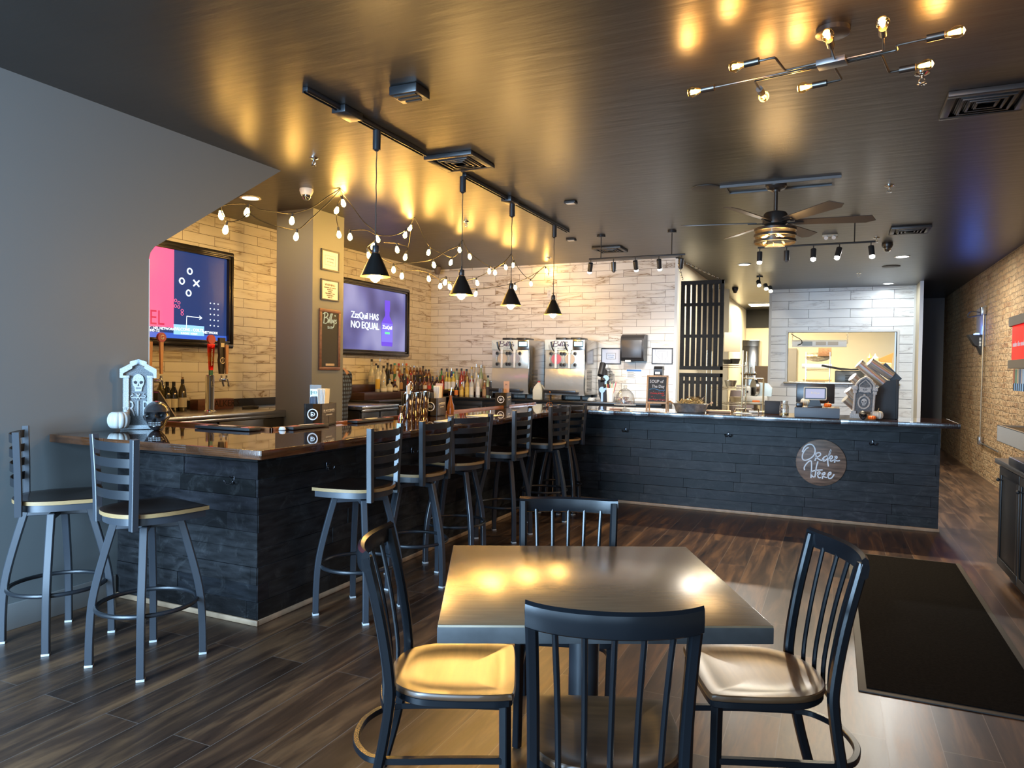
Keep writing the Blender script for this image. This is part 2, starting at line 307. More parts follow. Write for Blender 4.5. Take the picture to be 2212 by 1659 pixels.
def strokes(lines, r, m, parent, M, name='lettering', k=5, depth=.5):
    b = MB()
    for ln in lines:
        pts = [Vector((p[0], p[1], 0)) for p in ln]; pts = smooth(pts, k) if len(pts) > 2 else pts
        b.tube(pts, r, sect=[(1, .0), (.6, .8), (-.6, .8), (-1, 0), (-.6, -.8), (.6, -.8)], up=(0, 0, 1), M=M @ Matrix.Diagonal((1, 1, depth, 1)))
    return b.build(name, m, parent)
# ---------------------------------------------------------------- the room
XL, XB, XT, YT, CE, T = -4.117, 2.032, -5.951, 9.972, 3.061, 1.065
YF = -1.6
YB = 16.82
struct('floor', MB().box((-6.1, YF - .1, -.1), (2.2, 19.1, 0)), plank_floor())
b = MB().box((-6.1, YF - .1, CE), (2.2, 19.1, CE + .1)); struct('ceiling', b, CEILP)
# left wall with the angled opening beside the bar
poly = [(YF, 0), (3.298, 0), (3.298, 2.17), (3.31, 2.215), (3.34, 2.255), (4.516, 3.061), (YF, 3.061)]
struct('wall_left', MB().prism(poly, XL, FX, XL - .14), GREY)
struct('trim_1', MB().box((XL - .142, 3.2985, 0.0), (XL + .001, 3.304, 2.17)), TRIMW)
struct('baseboard_left', MB().box((XL, YF, 0), (XL + .014, 3.06, .145), bev=.003), mat('white grey baseboard', (.42, .42, .41), .4))
TILEW = tile_mat('veined marble tile', (.86, .83, .77), (.24, .145, .055), .406, .1016, (.10, .07, .04), 1.0, (.13, .02))
TILEC = tile_mat('pale marble tile', (.90, .93, .94), (.28, .25, .24), .70, .162, (.05, .06, .07), .6, (.09, .08), .0035)
struct('wall_bar_side', MB().box((XT - .1, 2.9, 0), (XT, YT + .1, CE)), TILEW)
struct('wall_bar_back', MB().box((XT, YT, 0), (-2.03, YT + .12, CE)), TILEW)
struct('trim_2', MB().box((-2.032, YT - .006, 0), (-1.994, YT + .125, CE - .01)), TRIMW)
struct('wall_alcove_near', MB().box((XT - .1, 2.8, 0), (XL - .14, 2.9, CE)), GREY)
struct('wall_right', MB().box((XB, YF, 0), (XB + .12, YB + .1, CE)), brick_mat())
struct('wall_back', MB().box((1.30, YB, 0), (XB, YB + .1, CE)), DKGREY)
struct('wall_kitchen_side', MB().box((-2.10, YT + .126, 0), (-2.0, 13.3, CE)).box((-2.1, 13.3, 0), (-1.74, 13.36, 2.98)).box((-2.1, 13.36, 0), (-2.04, 19, CE)), CREAM)
struct('wall_kitchen_end', MB().box((-2.04, 18.95, 0), (1.3, 19.05, 2.62)), CREAM)
struct('wall_soffit', MB().box((-2.04, 18.9, 2.62), (1.3, 19.05, CE)), mat('black soffit', (.01, .01, .01), .7))
# front of the shop (behind the viewer): piers around three windows
fr = MB().box((-4.117, YF - .1, 0), (2.03, YF, .38)).box((-4.117, YF - .1, 2.72), (2.03, YF, CE))
for x0, x1 in ((-4.117, -4.0), (-2.1, -1.9), (.1, .3), (1.95, 2.03)): fr.box((x0, YF - .1, .38), (x1, YF, 2.72))
struct('wall_front', fr, GREY)
# kitchen cube: tiled front with a serving hatch, side wall
YC = 14.36; hx0, hx1, hz0, hz1 = -.79, 1.02, 1.325, 2.25
cb = MB().box((-1.09, YC, 0), (hx0, YC + .15, CE)).box((hx1, YC, 0), (1.27, YC + .15, CE)).box((hx0, YC, 0), (hx1, YC + .15, hz0)).box((hx0, YC, hz1), (hx1, YC + .15, CE))
struct('wall_hatch', cb, TILEC)
struct('wall_hatch_side', MB().box((1.30, 13.72, 0), (1.345, YB, CE)).box((-1.09, YC + .15, 0), (-1.04, 15.6, CE)), CREAM)
struct('trim_3', MB().box((-1.135, YC - .02, 0), (-1.09, YC + .16, CE)).box((1.27, YC - .03, 0), (1.306, YC, CE)).box((1.296, 13.705, 0), (1.349, 13.72, CE)), TRIMW)
hf = MB().box((hx0 - .035, YC - .02, hz0), (hx0, YC + .17, hz1 + .035)).box((hx1, YC - .02, hz0), (hx1 + .035, YC + .17, hz1 + .035)).box((hx0, YC - .02, hz1), (hx1, YC + .17, hz1 + .035))
struct('trim_4', hf, TRIMW)
struct('trim_5', MB().box((hx0 - .06, YC - .12, hz0 - .035), (hx1 + .06, YC + .3, hz0), bev=.008), STEEL)
struct('column', MB().box((-5.236, 5.69, 0), (-4.77, 6.185, CE)), GREY)
# ---------------------------------------------------------------- bar and order counter
rnd = random.Random(7)
def boards(b, ax, u0, u1, z0, z1, plane, sgn, row=.1, th=.018):
    z = z0
    while z < z1 - .02:
        h = min(row, z1 - z); u = u0 - rnd.uniform(0, .8)
        while u < u1:
            L_ = rnd.uniform(.45, 1.3); a, c = max(u, u0), min(u + L_, u1); u += L_
            if c - a < .02: continue
            g = rnd.choice((.55, .8, .95, 1.1, 1.35, 1.6)); b.tint = (g * rnd.uniform(.95, 1.05), g, g * rnd.uniform(.97, 1.08), 1)
            t = th + rnd.choice((0, 0, .0015, .003, .0055))
            if ax == 'X': b.box((a + .0006, plane, z + .0006), (c - .0006, plane + sgn * t, z + h - .0006), bev=.0012, seg=1)
            else: b.box((plane, a + .0006, z + .0006), (plane + sgn * t, c - .0006, z + h - .0006), bev=.0012, seg=1)
        z += row
def hook(b, M):
    b.M = M; b.box((-.009, -.004, -.028), (.009, 0, .022), bev=.003)
    for s in (-1, 1): b.tube(smooth([(0, -.004, -.012), (s * .012, -.016, -.024), (s * .026, -.03, -.024), (s * .032, -.036, -.008)], 4), .0042, 7); b.ball((s * .032, -.036, -.006), .006, 8, 6)
    b.tube([(0, -.004, .012), (0, -.02, .012), (0, -.028, .022)], .0035, 6)
def hooks(parent, spots, L0):
    for x, y, z, rz in spots:
        hb = MB(); hook(hb, Matrix.Translation(Vector((x, y, z)) - Vector(L0)) @ Matrix.Rotation(rz, 4, 'Z')); hb.build('coat_hook', CHROMB, parent)
CHROMB = mat('black nickel', (.10, .10, .11), .15, .9)
L0 = Vector((-2.957, 3.079, 0)); bar = thing('bar_cabinet', 'black stained plank front of the long bar behind the row of stools', 'bar', L0)
b = MB(); b.M = Matrix.Translation(-L0); boards(b, 'X', XL, -2.957, .03, 1.02, 3.097, -1); b.build('end_panel', BOARD, bar)
b = MB(); b.M = Matrix.Translation(-L0); boards(b, 'Y', 3.08, 7.76, .03, 1.02, -2.975, 1); b.build('plank_panel', BOARD, bar)
b = MB(); b.M = Matrix.Translation(-L0); b.box((XL + .002, 3.1, 0), (-2.98, 3.5, 1.018)).box((-3.25, 3.5, 0), (-2.98, 7.77, 1.018)); b.build('body', MATTB, bar)
b = MB(); b.M = Matrix.Translation(-L0); b.box((XL, 3.064, 0), (-2.942, 3.079, .032), bev=.005).box((-2.957, 3.079, 0), (-2.942, 7.757, .032), bev=.005); b.build('kick_moulding', OAKTRIM, bar)
hooks(bar, [(-3.138, 3.076, .821, 0), (-2.952, 3.675, .844, PI / 2), (-2.952, 4.688, .847, PI / 2), (-2.952, 5.7, .847, PI / 2)], L0)
L1 = Vector((-2.957, 7.772, 0)); oc = thing('order_counter', 'black stained plank order counter carrying the round wooden sign', 'counter', L1)
b = MB(); b.M = Matrix.Translation(-L1); boards(b, 'X', -2.957, .93, .03, 1.02, 7.79, -1); b.build('plank_panel', BOARD, oc)
b = MB(); b.M = Matrix.Translation(-L1); b.box((-2.955, 7.80, 0), (.91, 7.95, 1.018)).box((.70, 7.8, 0), (.91, 7.98, 1.018)); b.build('body', MATTB, oc)
b = MB(); b.M = Matrix.Translation(-L1); boards(b, 'Y', 7.79, 7.98, .03, 1.02, .91, 1); b.box((.915, 7.768, .03), (.934, 7.79, 1.02)); b.build('side_panel', BOARD, oc)
b = MB(); b.M = Matrix.Translation(-L1); b.box((-2.955, 7.757, 0), (.945, 7.772, .032), bev=.005).box((.93, 7.772, 0), (.945, 7.98, .032), bev=.005); b.build('kick_moulding', OAKTRIM, oc)
hooks(oc, [(-2.1, 7.766, .827, 0), (-.991, 7.766, .832, 0), (.368, 7.766, .821, 0)], L1)
wt = thing('bar_worktop', 'glossy dark brown wood worktop running along the bar and the order counter', 'worktop', (-2.9, 3.1, 1.02))
P1 = [(XL + .002, 2.655), (-2.55, 2.655), (-2.535, 2.67), (-2.535, 7.2), (1.0, 7.2), (1.007, 7.207), (1.007, 8.0), (-3.28, 8.0), (-3.28, 3.53), (-4.9, 3.53), (-4.9, 3.31), (XL + .002, 3.31)]
P1 = [(x + 2.9, y - 3.1) for x, y in P1]; MB().prism(P1, .043, None, .002).build('top', COUNTER, wt)
def edge(b, p, q, d):    # facing strips standing a little proud of the slab, in random lengths
    p, q = Vector(p), Vector(q); L_ = (q - p).length; u = (q - p) / L_; s = 0
    while s < L_ - .01:
        e = min(L_, s + rnd.uniform(.35, .9)); a, c = p + u * s, p + u * e; lo = [min(a[i], c[i]) for i in (0, 1)]; hi = [max(a[i], c[i]) for i in (0, 1)]
        t = rnd.uniform(.006, .010)
        if d[0]: lo[0] = p.x; hi[0] = p.x + d[0] * t
        else: lo[1] = p.y; hi[1] = p.y + d[1] * t
        b.tint = (rnd.uniform(.7, 1.3),) * 3 + (1,); b.box((lo[0], lo[1], 0), (hi[0], hi[1], .0455), bev=.002); s = e
b = MB(); b.M = Matrix.Translation((2.9, -3.1, 0)); edge(b, (XL + .002, 2.655), (-2.53, 2.655), (0, -1)); edge(b, (-2.535, 2.65), (-2.535, 7.19), (1, 0)); b.build('wooden_edge', EDGE, wt)
DARKE = mat('dark resin edge', (.020, .014, .014), .08, spec=.9, coat=1, noise=(30, .6, 4, (6, 1, 1)), bump=(60, .5, .004, (4, .2, 1)))
b = MB(); b.M = Matrix.Translation((2.9, -3.1, 0)); edge(b, (-2.53, 7.2), (1.007, 7.2), (0, -1)); edge(b, (1.007, 7.2), (1.007, 8.0), (1, 0)); b.build('order_edge', DARKE, wt)
b = MB(); b.M = Matrix.Translation((2.9, -3.1, 0)); b.box((-3.30, 3.53, 0), (-3.28, 8.0, .062), bev=.004).box((-4.9, 3.53, 0), (-3.28, 3.55, .062), bev=.004); b.build('raised_lip', mat('copper brown lip', (.26, .10, .04), .2, noise=(6, .3, 3, E1)), wt)
# round sign on the order counter
sg = thing('round_sign', 'round wooden sign with white brush lettering hung on the order counter front', 'sign', (-.094, 7.762, .592))
MB().lathe([(.226, 0), (.232, .003), (.232, .012), (.226, .015)], 48, M=Matrix.Rotation(PI / 2, 4, 'X') @ Matrix.Translation((0, 0, 0))).build('disc', mat('weathered brown wood', (.20, .125, .085), .5, noise=(5, .6, 6, (1, 7, 1))), sg)
# brush lettering traced in the sign's own plane (x right, y up, units of the sign radius)
def nm(lines): return [[((x - 740) / 358, (1168 - y) / 340) for x, y in ln] for ln in lines]
ORD = nm([[(470, 1025), (500, 950), (560, 905), (620, 915), (655, 980), (640, 1060), (580, 1120), (510, 1145), (475, 1120), (480, 1050), (520, 980), (560, 950)],
  [(665, 1035), (672, 1085), (655, 1145)], [(665, 1035), (720, 1020), (735, 1050), (700, 1080), (665, 1092), (700, 1110), (750, 1132), (790, 1110)],
  [(830, 1060), (790, 1080), (765, 1115), (785, 1140), (825, 1110), (860, 1040), (880, 965), (850, 1060), (840, 1140), (850, 1215)],
  [(860, 1115), (895, 1095), (905, 1065), (880, 1060), (865, 1100), (885, 1135), (925, 1115)], [(935, 1055), (945, 1090), (935, 1155)], [(935, 1065), (965, 1060), (965, 1085), (935, 1105), (965, 1125), (1010, 1118)],
  [(510, 1295), (505, 1250), (540, 1190), (585, 1150), (605, 1160), (610, 1240), (608, 1330), (605, 1405)], [(700, 1150), (680, 1230), (670, 1320), (660, 1390)], [(608, 1310), (670, 1285), (770, 1272)], [(608, 1320), (620, 1370), (650, 1390)],
  [(690, 1350), (730, 1330), (730, 1305), (705, 1310), (700, 1350), (715, 1390), (750, 1385)], [(760, 1320), (770, 1360), (768, 1405)], [(765, 1325), (800, 1310), (800, 1335), (770, 1352), (800, 1375), (835, 1380)],
  [(850, 1350), (885, 1325), (885, 1300), (860, 1310), (848, 1350), (860, 1390), (900, 1380), (935, 1325)]])
strokes(ORD, .026, mat('white paint', (.86, .88, .9), .5), sg, Matrix.Translation((0, -.0158, 0)) @ Matrix.Rotation(PI / 2, 4, 'X') @ Matrix.Scale(.23, 4), depth=.15)
# ---------------------------------------------------------------- bar stools
def make_stool():
    t = thing('bar_stool', 'x', 'stool')
    for k in range(4):
        a = PI / 4 + k * PI / 2; c, s = math.cos(a), math.sin(a)
        path = smooth([(r * c, r * s, z) for r, z in ((.150, .692), (.181, .58), (.212, .46), (.234, .36), (.246, .27), (.253, .14), (.255, .012))], 4)
        lg = MB().tube(path, .0175, sect=SQR).build('leg', DGREY, t)
        MB().box((-.0185, -.0185, 0), (.0185, .0185, .012), M=Matrix.Translation((.255 * c, .255 * s, 0)) @ Matrix.Rotation(a, 4, 'Z'), bev=.002).build('foot_glide', mat('pale plastic glide', (.72, .74, .74), .4), lg)
    fr = MB()
    for k in range(2):
        a = PI / 4 + k * PI / 2; c, s = math.cos(a), math.sin(a); fr.tube([(-.15 * c, -.15 * s, .682 + .0 * k), (.15 * c, .15 * s, .682 + .0 * k)], .0155, sect=SQR)
    fr.build('cross_frame', DGREY, t)
    MB().tube([(.226 * math.cos(2 * PI * i / 40), .226 * math.sin(2 * PI * i / 40), .292) for i in range(40)], .0115, 8, closed=True).build('foot_ring', BLACK, t)
    MB().lathe([(.085, .697), (.085, .702), (.05, .704), (.05, .712), (.09, .714), (.09, .717)], 24).build('swivel', MATTB, t)
    out = smooth([(-.205, .205, 0), (-.215, .09, 0), (-.212, -.02, 0), (-.185, -.115, 0), (-.12, -.178, 0), (0, -.205, 0), (.12, -.178, 0), (.185, -.115, 0), (.212, -.02, 0), (.215, .09, 0), (.205, .205, 0)], 4)
    o2 = [(p.x, p.y) for p in out]
    MB().prism([(x * .94, y * .94) for x, y in o2], .752, None, .716).build('seat_pan', DGREY, t)
    seat = MB(); n = len(o2)     # dished plywood seat: pale rim, dark veneer top
    seat.mi = 1; seat.raw([(x, y, .752) for x, y in o2] + [(x, y, .771) for x, y in o2], [(i, (i + 1) % n, n + (i + 1) % n, n + i) for i in range(n)] + [tuple(range(n - 1, -1, -1))])
    seat.mi = 0; rings = [1, .97, .8, .6, .35, .12]; zs = [.771, .7728, .7705, .765, .7605, .759]; pts = []
    for f, z in zip(rings, zs): pts += [(x * f, (y - .0) * f, z) for x, y in o2]
    fs = [(k * n + i, k * n + (i + 1) % n, (k + 1) * n + (i + 1) % n, (k + 1) * n + i) for k in range(len(rings) - 1) for i in range(n)] + [tuple((len(rings) - 1) * n + i for i in range(n))]
    seat.raw(pts, fs); seat.build('seat', [mat('espresso seat veneer', (.032, .020, .015), .3, noise=(10, .3, 4, (7, 1, 1)), coat=.2), PLY], t)
    for s in (-1, 1):
        MB().tube([(s * .180, -.158, .70), (s * .182, -.158, .80), (s * .191, -.160, .95), (s * .205, -.166, 1.13)], .016, sect=[(1.15, .85), (.95, 1), (-.95, 1), (-1.15, .85), (-1.15, -.85), (-.95, -1), (.95, -1), (1.15, -.85)], up=(0, 1, 0)).build('back_post', DGREY, t)
    for k, z in enumerate((.865, .94, 1.015, 1.09)):
        yb = -.158 - (z - .8) * .02; hw = .182 + (z - .8) * .066; sl = MB()
        pa = [(x * hw, yb - .052 * (1 - (abs(x)) ** 2.2), z) for x in [i / 10 - 1 for i in range(21)]]
        pts = [];
        for p in pa:
            for dy, dz in ((0, -.021), (.004, -.021), (.004, .021), (0, .021)): pts.append((p[0], p[1] + dy, p[2] + dz))
        m = len(pa); fs = [(k2 * 4 + i, k2 * 4 + (i + 1) % 4, (k2 + 1) * 4 + (i + 1) % 4, (k2 + 1) * 4 + i) for k2 in range(m - 1) for i in range(4)] + [(0, 1, 2, 3), tuple((m - 1) * 4 + i for i in (3, 2, 1, 0))]
        sl.raw(pts, fs).build('back_slat', BLACK, t)
    return note(t)
st0 = make_stool(); used = False
R_ = math.radians
for x, y, face, legrot, lab in ((-3.775, 2.475, 53, 0, 'charcoal ladder back bar stool beside the grey wall'), (-3.095, 2.48, 78, 0, 'charcoal ladder back bar stool in front of the short end of the bar'),
        (-2.60, 3.55, 189, 0, 'charcoal ladder back bar stool closest to the bar corner on the long side'), (-2.625, 4.215, 182, 35, 'second charcoal bar stool along the long bar from its corner'),
        (-2.65, 4.85, 160, 12, 'third charcoal bar stool along the long bar, turned towards the viewer'), (-2.63, 5.70, 183, 0, 'fourth charcoal bar stool along the long bar'),
        (-2.60, 6.58, 174, 30, 'fifth charcoal bar stool along the long bar, next to last'), (-2.60, 7.02, 158, 10, 'last charcoal bar stool, in the corner beside the order counter')):
    s_ = dup(st0, (x, y, 0), R_(face - 90), lab) if used else st0
    if not used: s_.location = (x, y, 0); s_.rotation_euler = (0, 0, R_(face - 90)); s_['label'] = lab; used = True
    s_['group'] = 'ladder back swivel stools at the bar'
    d = R_(legrot - (face - 90))
    for c in KIDS[s_.name]:      # the swivel seat turns, the legs stay where they stand
        if c.name.split('.')[0] in ('leg', 'cross_frame'): c.rotation_euler = (0, 0, d)
# ---------------------------------------------------------------- dining table and chairs
tx = at(945, 1350, 'Z', .765); ty = at(1672, 1352, 'Z', .765); tang = math.atan2(ty.y - tx.y, ty.x - tx.x); tw = (ty - tx).to_2d().length
u = Vector((math.cos(tang), math.sin(tang), 0)); v = Vector((-u.y, u.x, 0)); td = .90
tc = tx + u * tw / 2 + v * td / 2
tb = thing('dining_table', 'square pedestal dining table with a dark sheet metal clad top', 'table', (tc.x, tc.y, 0), tang)
TOPM = mat('brushed bronze laminate', (.26, .21, .14), .24, .4, spec=.9, coat=.3, croughn=.2, noise=(7, .12, 5, (1, 9, 1)), bump=(90, .08, .001, (1, 12, 1)))
MB().box((-tw / 2, -td / 2, .7205), (tw / 2, td / 2, .765), bev=.0035).build('tabletop', TOPM, tb)
MB().box((-tw / 2 - .0008, -td / 2 - .0008, .712), (tw / 2 + .0008, td / 2 + .0008, .7595), bev=.003).build('edge_band', mat('dull zinc edge band', (.062, .064, .066), .42, spec=.45, noise=(9, .3, 5, E1)), tb)
MB().cyl((0, 0, .03), (0, 0, .70), .052, n=24).build('pedestal', BLACK, tb)
b = MB()
for k in range(2): b.box((-.33, -.04, .695), (.33, .04, .711), M=Matrix.Rotation(k * PI / 2 + PI / 4, 4, 'Z'), bev=.004)
b.build('top_bracket', BLACK, tb)
b = MB().lathe([(.22, 0), (.22, .012), (.16, .03), (.06, .045)], 32); b.build('base', BLACK, tb)
CH = mat('black satin steel tube', (.008, .010, .013), .24, spec=.42, bump=(500, .06, .0006, E1))
SEATW = mat('worn walnut seat', (.085, .040, .016), .34, 0, noise=(6, .28, 6, (1, 9, 1)), spec=.8, coat=1, croughn=.27, bump=(60, .12, .001, (1, 12, 1)))
def make_chair():
    t = thing('dining_chair', 'x', 'chair')
    out = [(p.x, p.y) for p in smooth([(-.205, .185, 0), (-.213, .12, 0), (-.214, .0, 0), (-.195, -.11, 0), (-.125, -.187, 0), (0, -.212, 0), (.125, -.187, 0), (.195, -.11, 0), (.214, 0, 0), (.213, .12, 0), (.205, .185, 0), (.18, .208, 0), (0, .212, 0), (-.18, .208, 0)], 4, True)]
    n = len(out); seat = MB(); rings = [1, 1.006, 1, .985, .86, .74, .6, .4, .2]; zs = [.438, .444, .454, .4575, .4575, .452, .4465, .444, .4435]; pts = []
    for f, z in zip(rings, zs): pts += [(x * f, y * f - (.02 * (1 - f) if f < .9 else 0), z) for x, y in out]
    fs = [(k * n + i, k * n + (i + 1) % n, (k + 1) * n + (i + 1) % n, (k + 1) * n + i) for k in range(len(rings) - 1) for i in range(n)] + [tuple((len(rings) - 1) * n + i for i in range(n)), tuple(range(n - 1, -1, -1))]
    seat.raw(pts, fs).build('seat', SEATW, t)
    fr = MB(); fr.tube([(x * .93, y * .93, .424) for x, y in out], .0115, closed=True, sect=SQR); fr.build('seat_frame', CH, t)
    for s in (-1, 1):
        MB().tube([(s * .178, .178, .43), (s * .182, .184, .004)], .0145, sect=SQR).build('leg', CH, t)
        path = smooth([(s * .192, -.275, .002), (s * .193, -.222, .20), (s * .194, -.188, .40), (s * .195, -.187, .50), (s * .198, -.215, .68), (s * .204, -.262, .885)], 5)
        MB().tube(path, .0165, sect=[(1, .55), (.55, 1), (-.55, 1), (-1, .55), (-1, -.55), (-.55, -1), (.55, -1), (1, -.55)], up=(0, 1, 0)).build('back_post', CH, t)
        MB().tube(smooth([(s * .180, .178, .235), (s * .186, .0, .235), (s * .188, -.12, .232), (s * .186, -.205, .23)], 5), .0105, sect=SQR).build('stretcher', CH, t)
    MB().tube(smooth([(-.187, -.205, .23), (-.165, -.262, .23), (-.09, -.312, .23), (0, -.326, .23), (.09, -.312, .23), (.165, -.262, .23), (.187, -.205, .23)], 5), .0105, sect=SQR).build('rear_hoop', CH, t)
    cr = MB(); N_ = 20; pts = []; cs = []
    for i in range(N_ + 1):
        x = -1 + 2 * i / N_; yb = -.262 - .052 * (1 - abs(x) ** 2); pk = .006 * (abs(x) ** 6)
        for dy, dz in ((.013, -.030), (.015, 0), (.012, .026), (0, .034), (-.010, .026), (-.014, 0), (-.010, -.030), (0, -.036)): pts.append((x * .2195, yb + dy, .868 + dz + pk))
    fs = [(k * 8 + i, k * 8 + (i + 1) % 8, (k + 1) * 8 + (i + 1) % 8, (k + 1) * 8 + i) for k in range(N_) for i in range(8)] + [tuple(range(8)), tuple(N_ * 8 + i for i in range(7, -1, -1))]
    cr.raw(pts, fs).build('crest_rail', CH, t)
    lo = MB(); pp = [(x * .19, -.198 - .034 * (1 - x * x), .405) for x in [i / 6 - 1 for i in range(13)]]; lo.tube(pp, .011, sect=SQR); lo.build('lower_rail', CH, t)
    for k in range(5):
        x = (k - 2) / 2.75
        MB().tube(smooth([(x * .178, -.198 - .034 * (1 - x * x), .392), (x * .180, -.200 - .034 * (1 - x * x), .50), (x * .188, -.226 - .04 * (1 - x * x), .68), (x * .2, -.258 - .052 * (1 - x * x), .848)], 4), .0082, 8, up=(0, 1, 0)).build('spindle', CH, t)
    return note(t)
ch0 = make_chair(); used = False
for x, y, face, lab in ((-.575, 1.945, 111, 'black steel dining chair seen from behind, pushed up to the near table edge'), (-1.165, 2.135, 24, 'black dining chair with glossy wood seat on the bar side of the table'),
        (-.222, 2.575, 203, 'black dining chair with glossy wood seat on the floor mat side of the table'), (-.985, 2.765, 289, 'black dining chair beyond the table, facing the viewer')):
    s_ = dup(ch0, (x, y, 0), R_(face - 90), lab) if used else ch0
    if not used: s_.location = (x, y, 0); s_.rotation_euler = (0, 0, R_(face - 90)); s_['label'] = lab; used = True
    s_['group'] = 'dining chairs around the square table'
# floor mat
mt = thing('floor_mat', 'long black entrance mat with rubber border lying on the wood floor', 'mat', (.54, 5.1, 0))
MB().box((-.40, -1.42, 0), (.40, 1.42, .007), bev=.003).build('rubber_border', mat('grey brown rubber', (.06, .055, .05), .6), mt)
MB().box((-.365, -1.385, .007), (.365, 1.385, .013), bev=.003).build('pile', mat('black ribbed pile', (.009, .008, .0075), 1, spec=.05, noise=(60, .35, 3, E1), bump=(220, .8, .004, E1)), mt)
# ---------------------------------------------------------------- televisions and column frames
RX = FX.to_euler()
def picframe(b, w, h, fw, d, M):   # mitred frame standing off the wall, local xy plane, z outwards
    for (x0, y0, x1, y1) in ((-w / 2, -h / 2, w / 2, -h / 2 + fw), (-w / 2, h / 2 - fw, w / 2, h / 2), (-w / 2, -h / 2 + fw, -w / 2 + fw, h / 2 - fw), (w / 2 - fw, -h / 2 + fw, w / 2, h / 2 - fw)):
        b.box((x0, y0, 0), (x1, y1, d), M=M, bev=fw * .12)
def tv(yc, zc, w, h, lab):
    t = thing('television', lab, 'television', (XT + .002, yc, zc), 0)
    b = MB(); picframe(b, w, h, .075, .075, FX); picframe(b, w - .03, h - .03, .03, .092, FX); picframe(b, w - .11, h - .11, .022, .085, FX); b.build('frame', mat('black moulded frame', (.02, .018, .016), .22, coat=.3), t)
    MB().box((-w / 2 + .07, -h / 2 + .07, .01), (w / 2 - .07, h / 2 - .07, .05), M=FX).build('housing', PLAST, t)
    return t
def quad(t, pts, dz, name, m, org):  # lit area of a screen from its corners (y, z)
    b = MB(); n = len(pts); b.raw([(dz, y - org[0], z - org[1]) for y, z in pts], [tuple(range(n))]); return b.build(name, m, t)
def scr(px, py, X=XT + .055): p = at(px, py, 'X', X); return (p.y, p.z)
o1 = (4.90, 2.166); t1 = tv(4.90, 2.166, 1.69, 1.02, 'wall television showing a pink panel and football play diagram, above the beer taps')
NAVY = glow('navy screen', (.012, .03, .11), .9); PINK = glow('pink screen', (1.0, .085, .19), 1.0); SCW = glow('white screen mark', (.8, .95, 1), 1.3); SCB = glow('blue screen', (.03, .09, .42), .9); SCP = glow('rose screen mark', (.8, .12, .25), .8)
y0, y1, z0, z1 = o1[0] - .775, o1[0] + .775, o1[1] - .44, o1[1] + .44
quad(t1, [(y0, z0), (y1, z0), (y1, z1), (y0, z1)], .0505, 'screen', NAVY, o1)
py = scr(376, 600)[0]; pb = scr(350, 706)[1]
quad(t1, [(y0, pb), (py, pb), (py, z1 - .002), (y0, z1 - .002)], .0515, 'pink_panel', PINK, o1)
quad(t1, [(y0, z0), (y1, z0), (y1, z0 + .06), (y0, z0 + .06)], .0515, 'blue_strip', SCB, o1)
b = MB()
def ring2(b, c, r, w, dz, n=20, sx=1):
    b.tube([(dz, c[0] - o1[0] + r * sx * math.cos(2 * PI * i / n), c[1] - o1[1] + r * math.sin(2 * PI * i / n)) for i in range(n)], w, 5, closed=True)
for p in ((410, 586), (393, 607), (407.5, 633)): b = MB(); ring2(b, scr(*p), .028, .0065, .053); b.build('play_ring', SCW, t1)
b = MB()
c = scr(424, 612)
for s in (-1, 1): b.tube([(.053, c[0] - o1[0] - .035, c[1] - o1[1] - s * .03), (.053, c[0] - o1[0] + .035, c[1] - o1[1] + s * .03)], .0075, 5)
b.build('play_cross', SCW, t1); b = MB()
a_ = [scr(402.5, 708), scr(403.5, 683), scr(436, 687)]; b.tube([(.053, p[0] - o1[0], p[1] - o1[1]) for p in a_], .0035, 4)
for q_ in ((431, 682.5), (431, 690)): e = scr(*q_); b.tube([(.053, e[0] - o1[0], e[1] - o1[1]), (.053, a_[2][0] - o1[0], a_[2][1] - o1[1])], .0035, 4)
b.build('play_arrow', SCW, t1); b = MB()
for r in range(5):
    for k in range(3): c = scr(454.5 + k * 8.3, 655 + r * 12 + k); b.ball((.052, c[0] - o1[0], c[1] - o1[1]), .0065, 6, 4)
tag(b.build('dot_grid', SCW, t1), kind='stuff')
b = MB()
for p in ((379.5, 649), (386.5, 654), (379, 661), (386, 663), (393.5, 671), (393.5, 678)): ring2(b, scr(*p), .014, .003, .053, 12)
b.build('rose_rings', SCP, t1)
c = scr(345, 688); text('EL', .20, glow('deep pink letter', (.55, .02, .08), .7), t1, (.0525, c[0] - o1[0] - .03, c[1] - o1[1]), RX, sx=.85)
c = scr(405, 714); a_, d_ = scr(375, 722), scr(441, 705)
quad(t1, [(a_[0], a_[1]), (d_[0], a_[1]), (d_[0], d_[1]), (a_[0], d_[1])], .0525, 'banner', glow('pale blue banner', (.25, .5, .85), .9), o1)
text('FALCONS - COLTS', .042, SCW, t1, (.054, c[0] - o1[0] + .02, c[1] - o1[1] + .008), RX); text('SUNDAY  9:30AM', .026, SCW, t1, (.054, c[0] - o1[0] + .02, c[1] - o1[1] - .03), RX)
c = scr(455, 719); text('NETWORK', .036, SCW, t1, (.054, c[0] - o1[0], c[1] - o1[1]), RX, space=1.1)
c = scr(342, 709); text('AM ET - NFL NETWORK', .034, SCW, t1, (.054, c[0] - o1[0], c[1] - o1[1]), RX); c = scr(334, 714); text('IND -7.5', .03, SCW, t1, (.054, c[0] - o1[0], c[1] - o1[1] + .0), RX)
o2_ = (8.36, 2.15); t2 = tv(8.36, 2.15, 1.70, 1.02, 'wall television with a lavender advert showing a purple bottle, above the liquor shelf')
m = mat('lavender screen', (.02, .02, .02), .25, emit=(.2, .2, .5), estr=.75); nt = m.node_tree; uvn = nt.nodes.new('ShaderNodeUVMap'); nz = nt.nodes.new('ShaderNodeTexNoise'); nz.inputs['Scale'].default_value = 1.6; nz.inputs['Detail'].default_value = 1
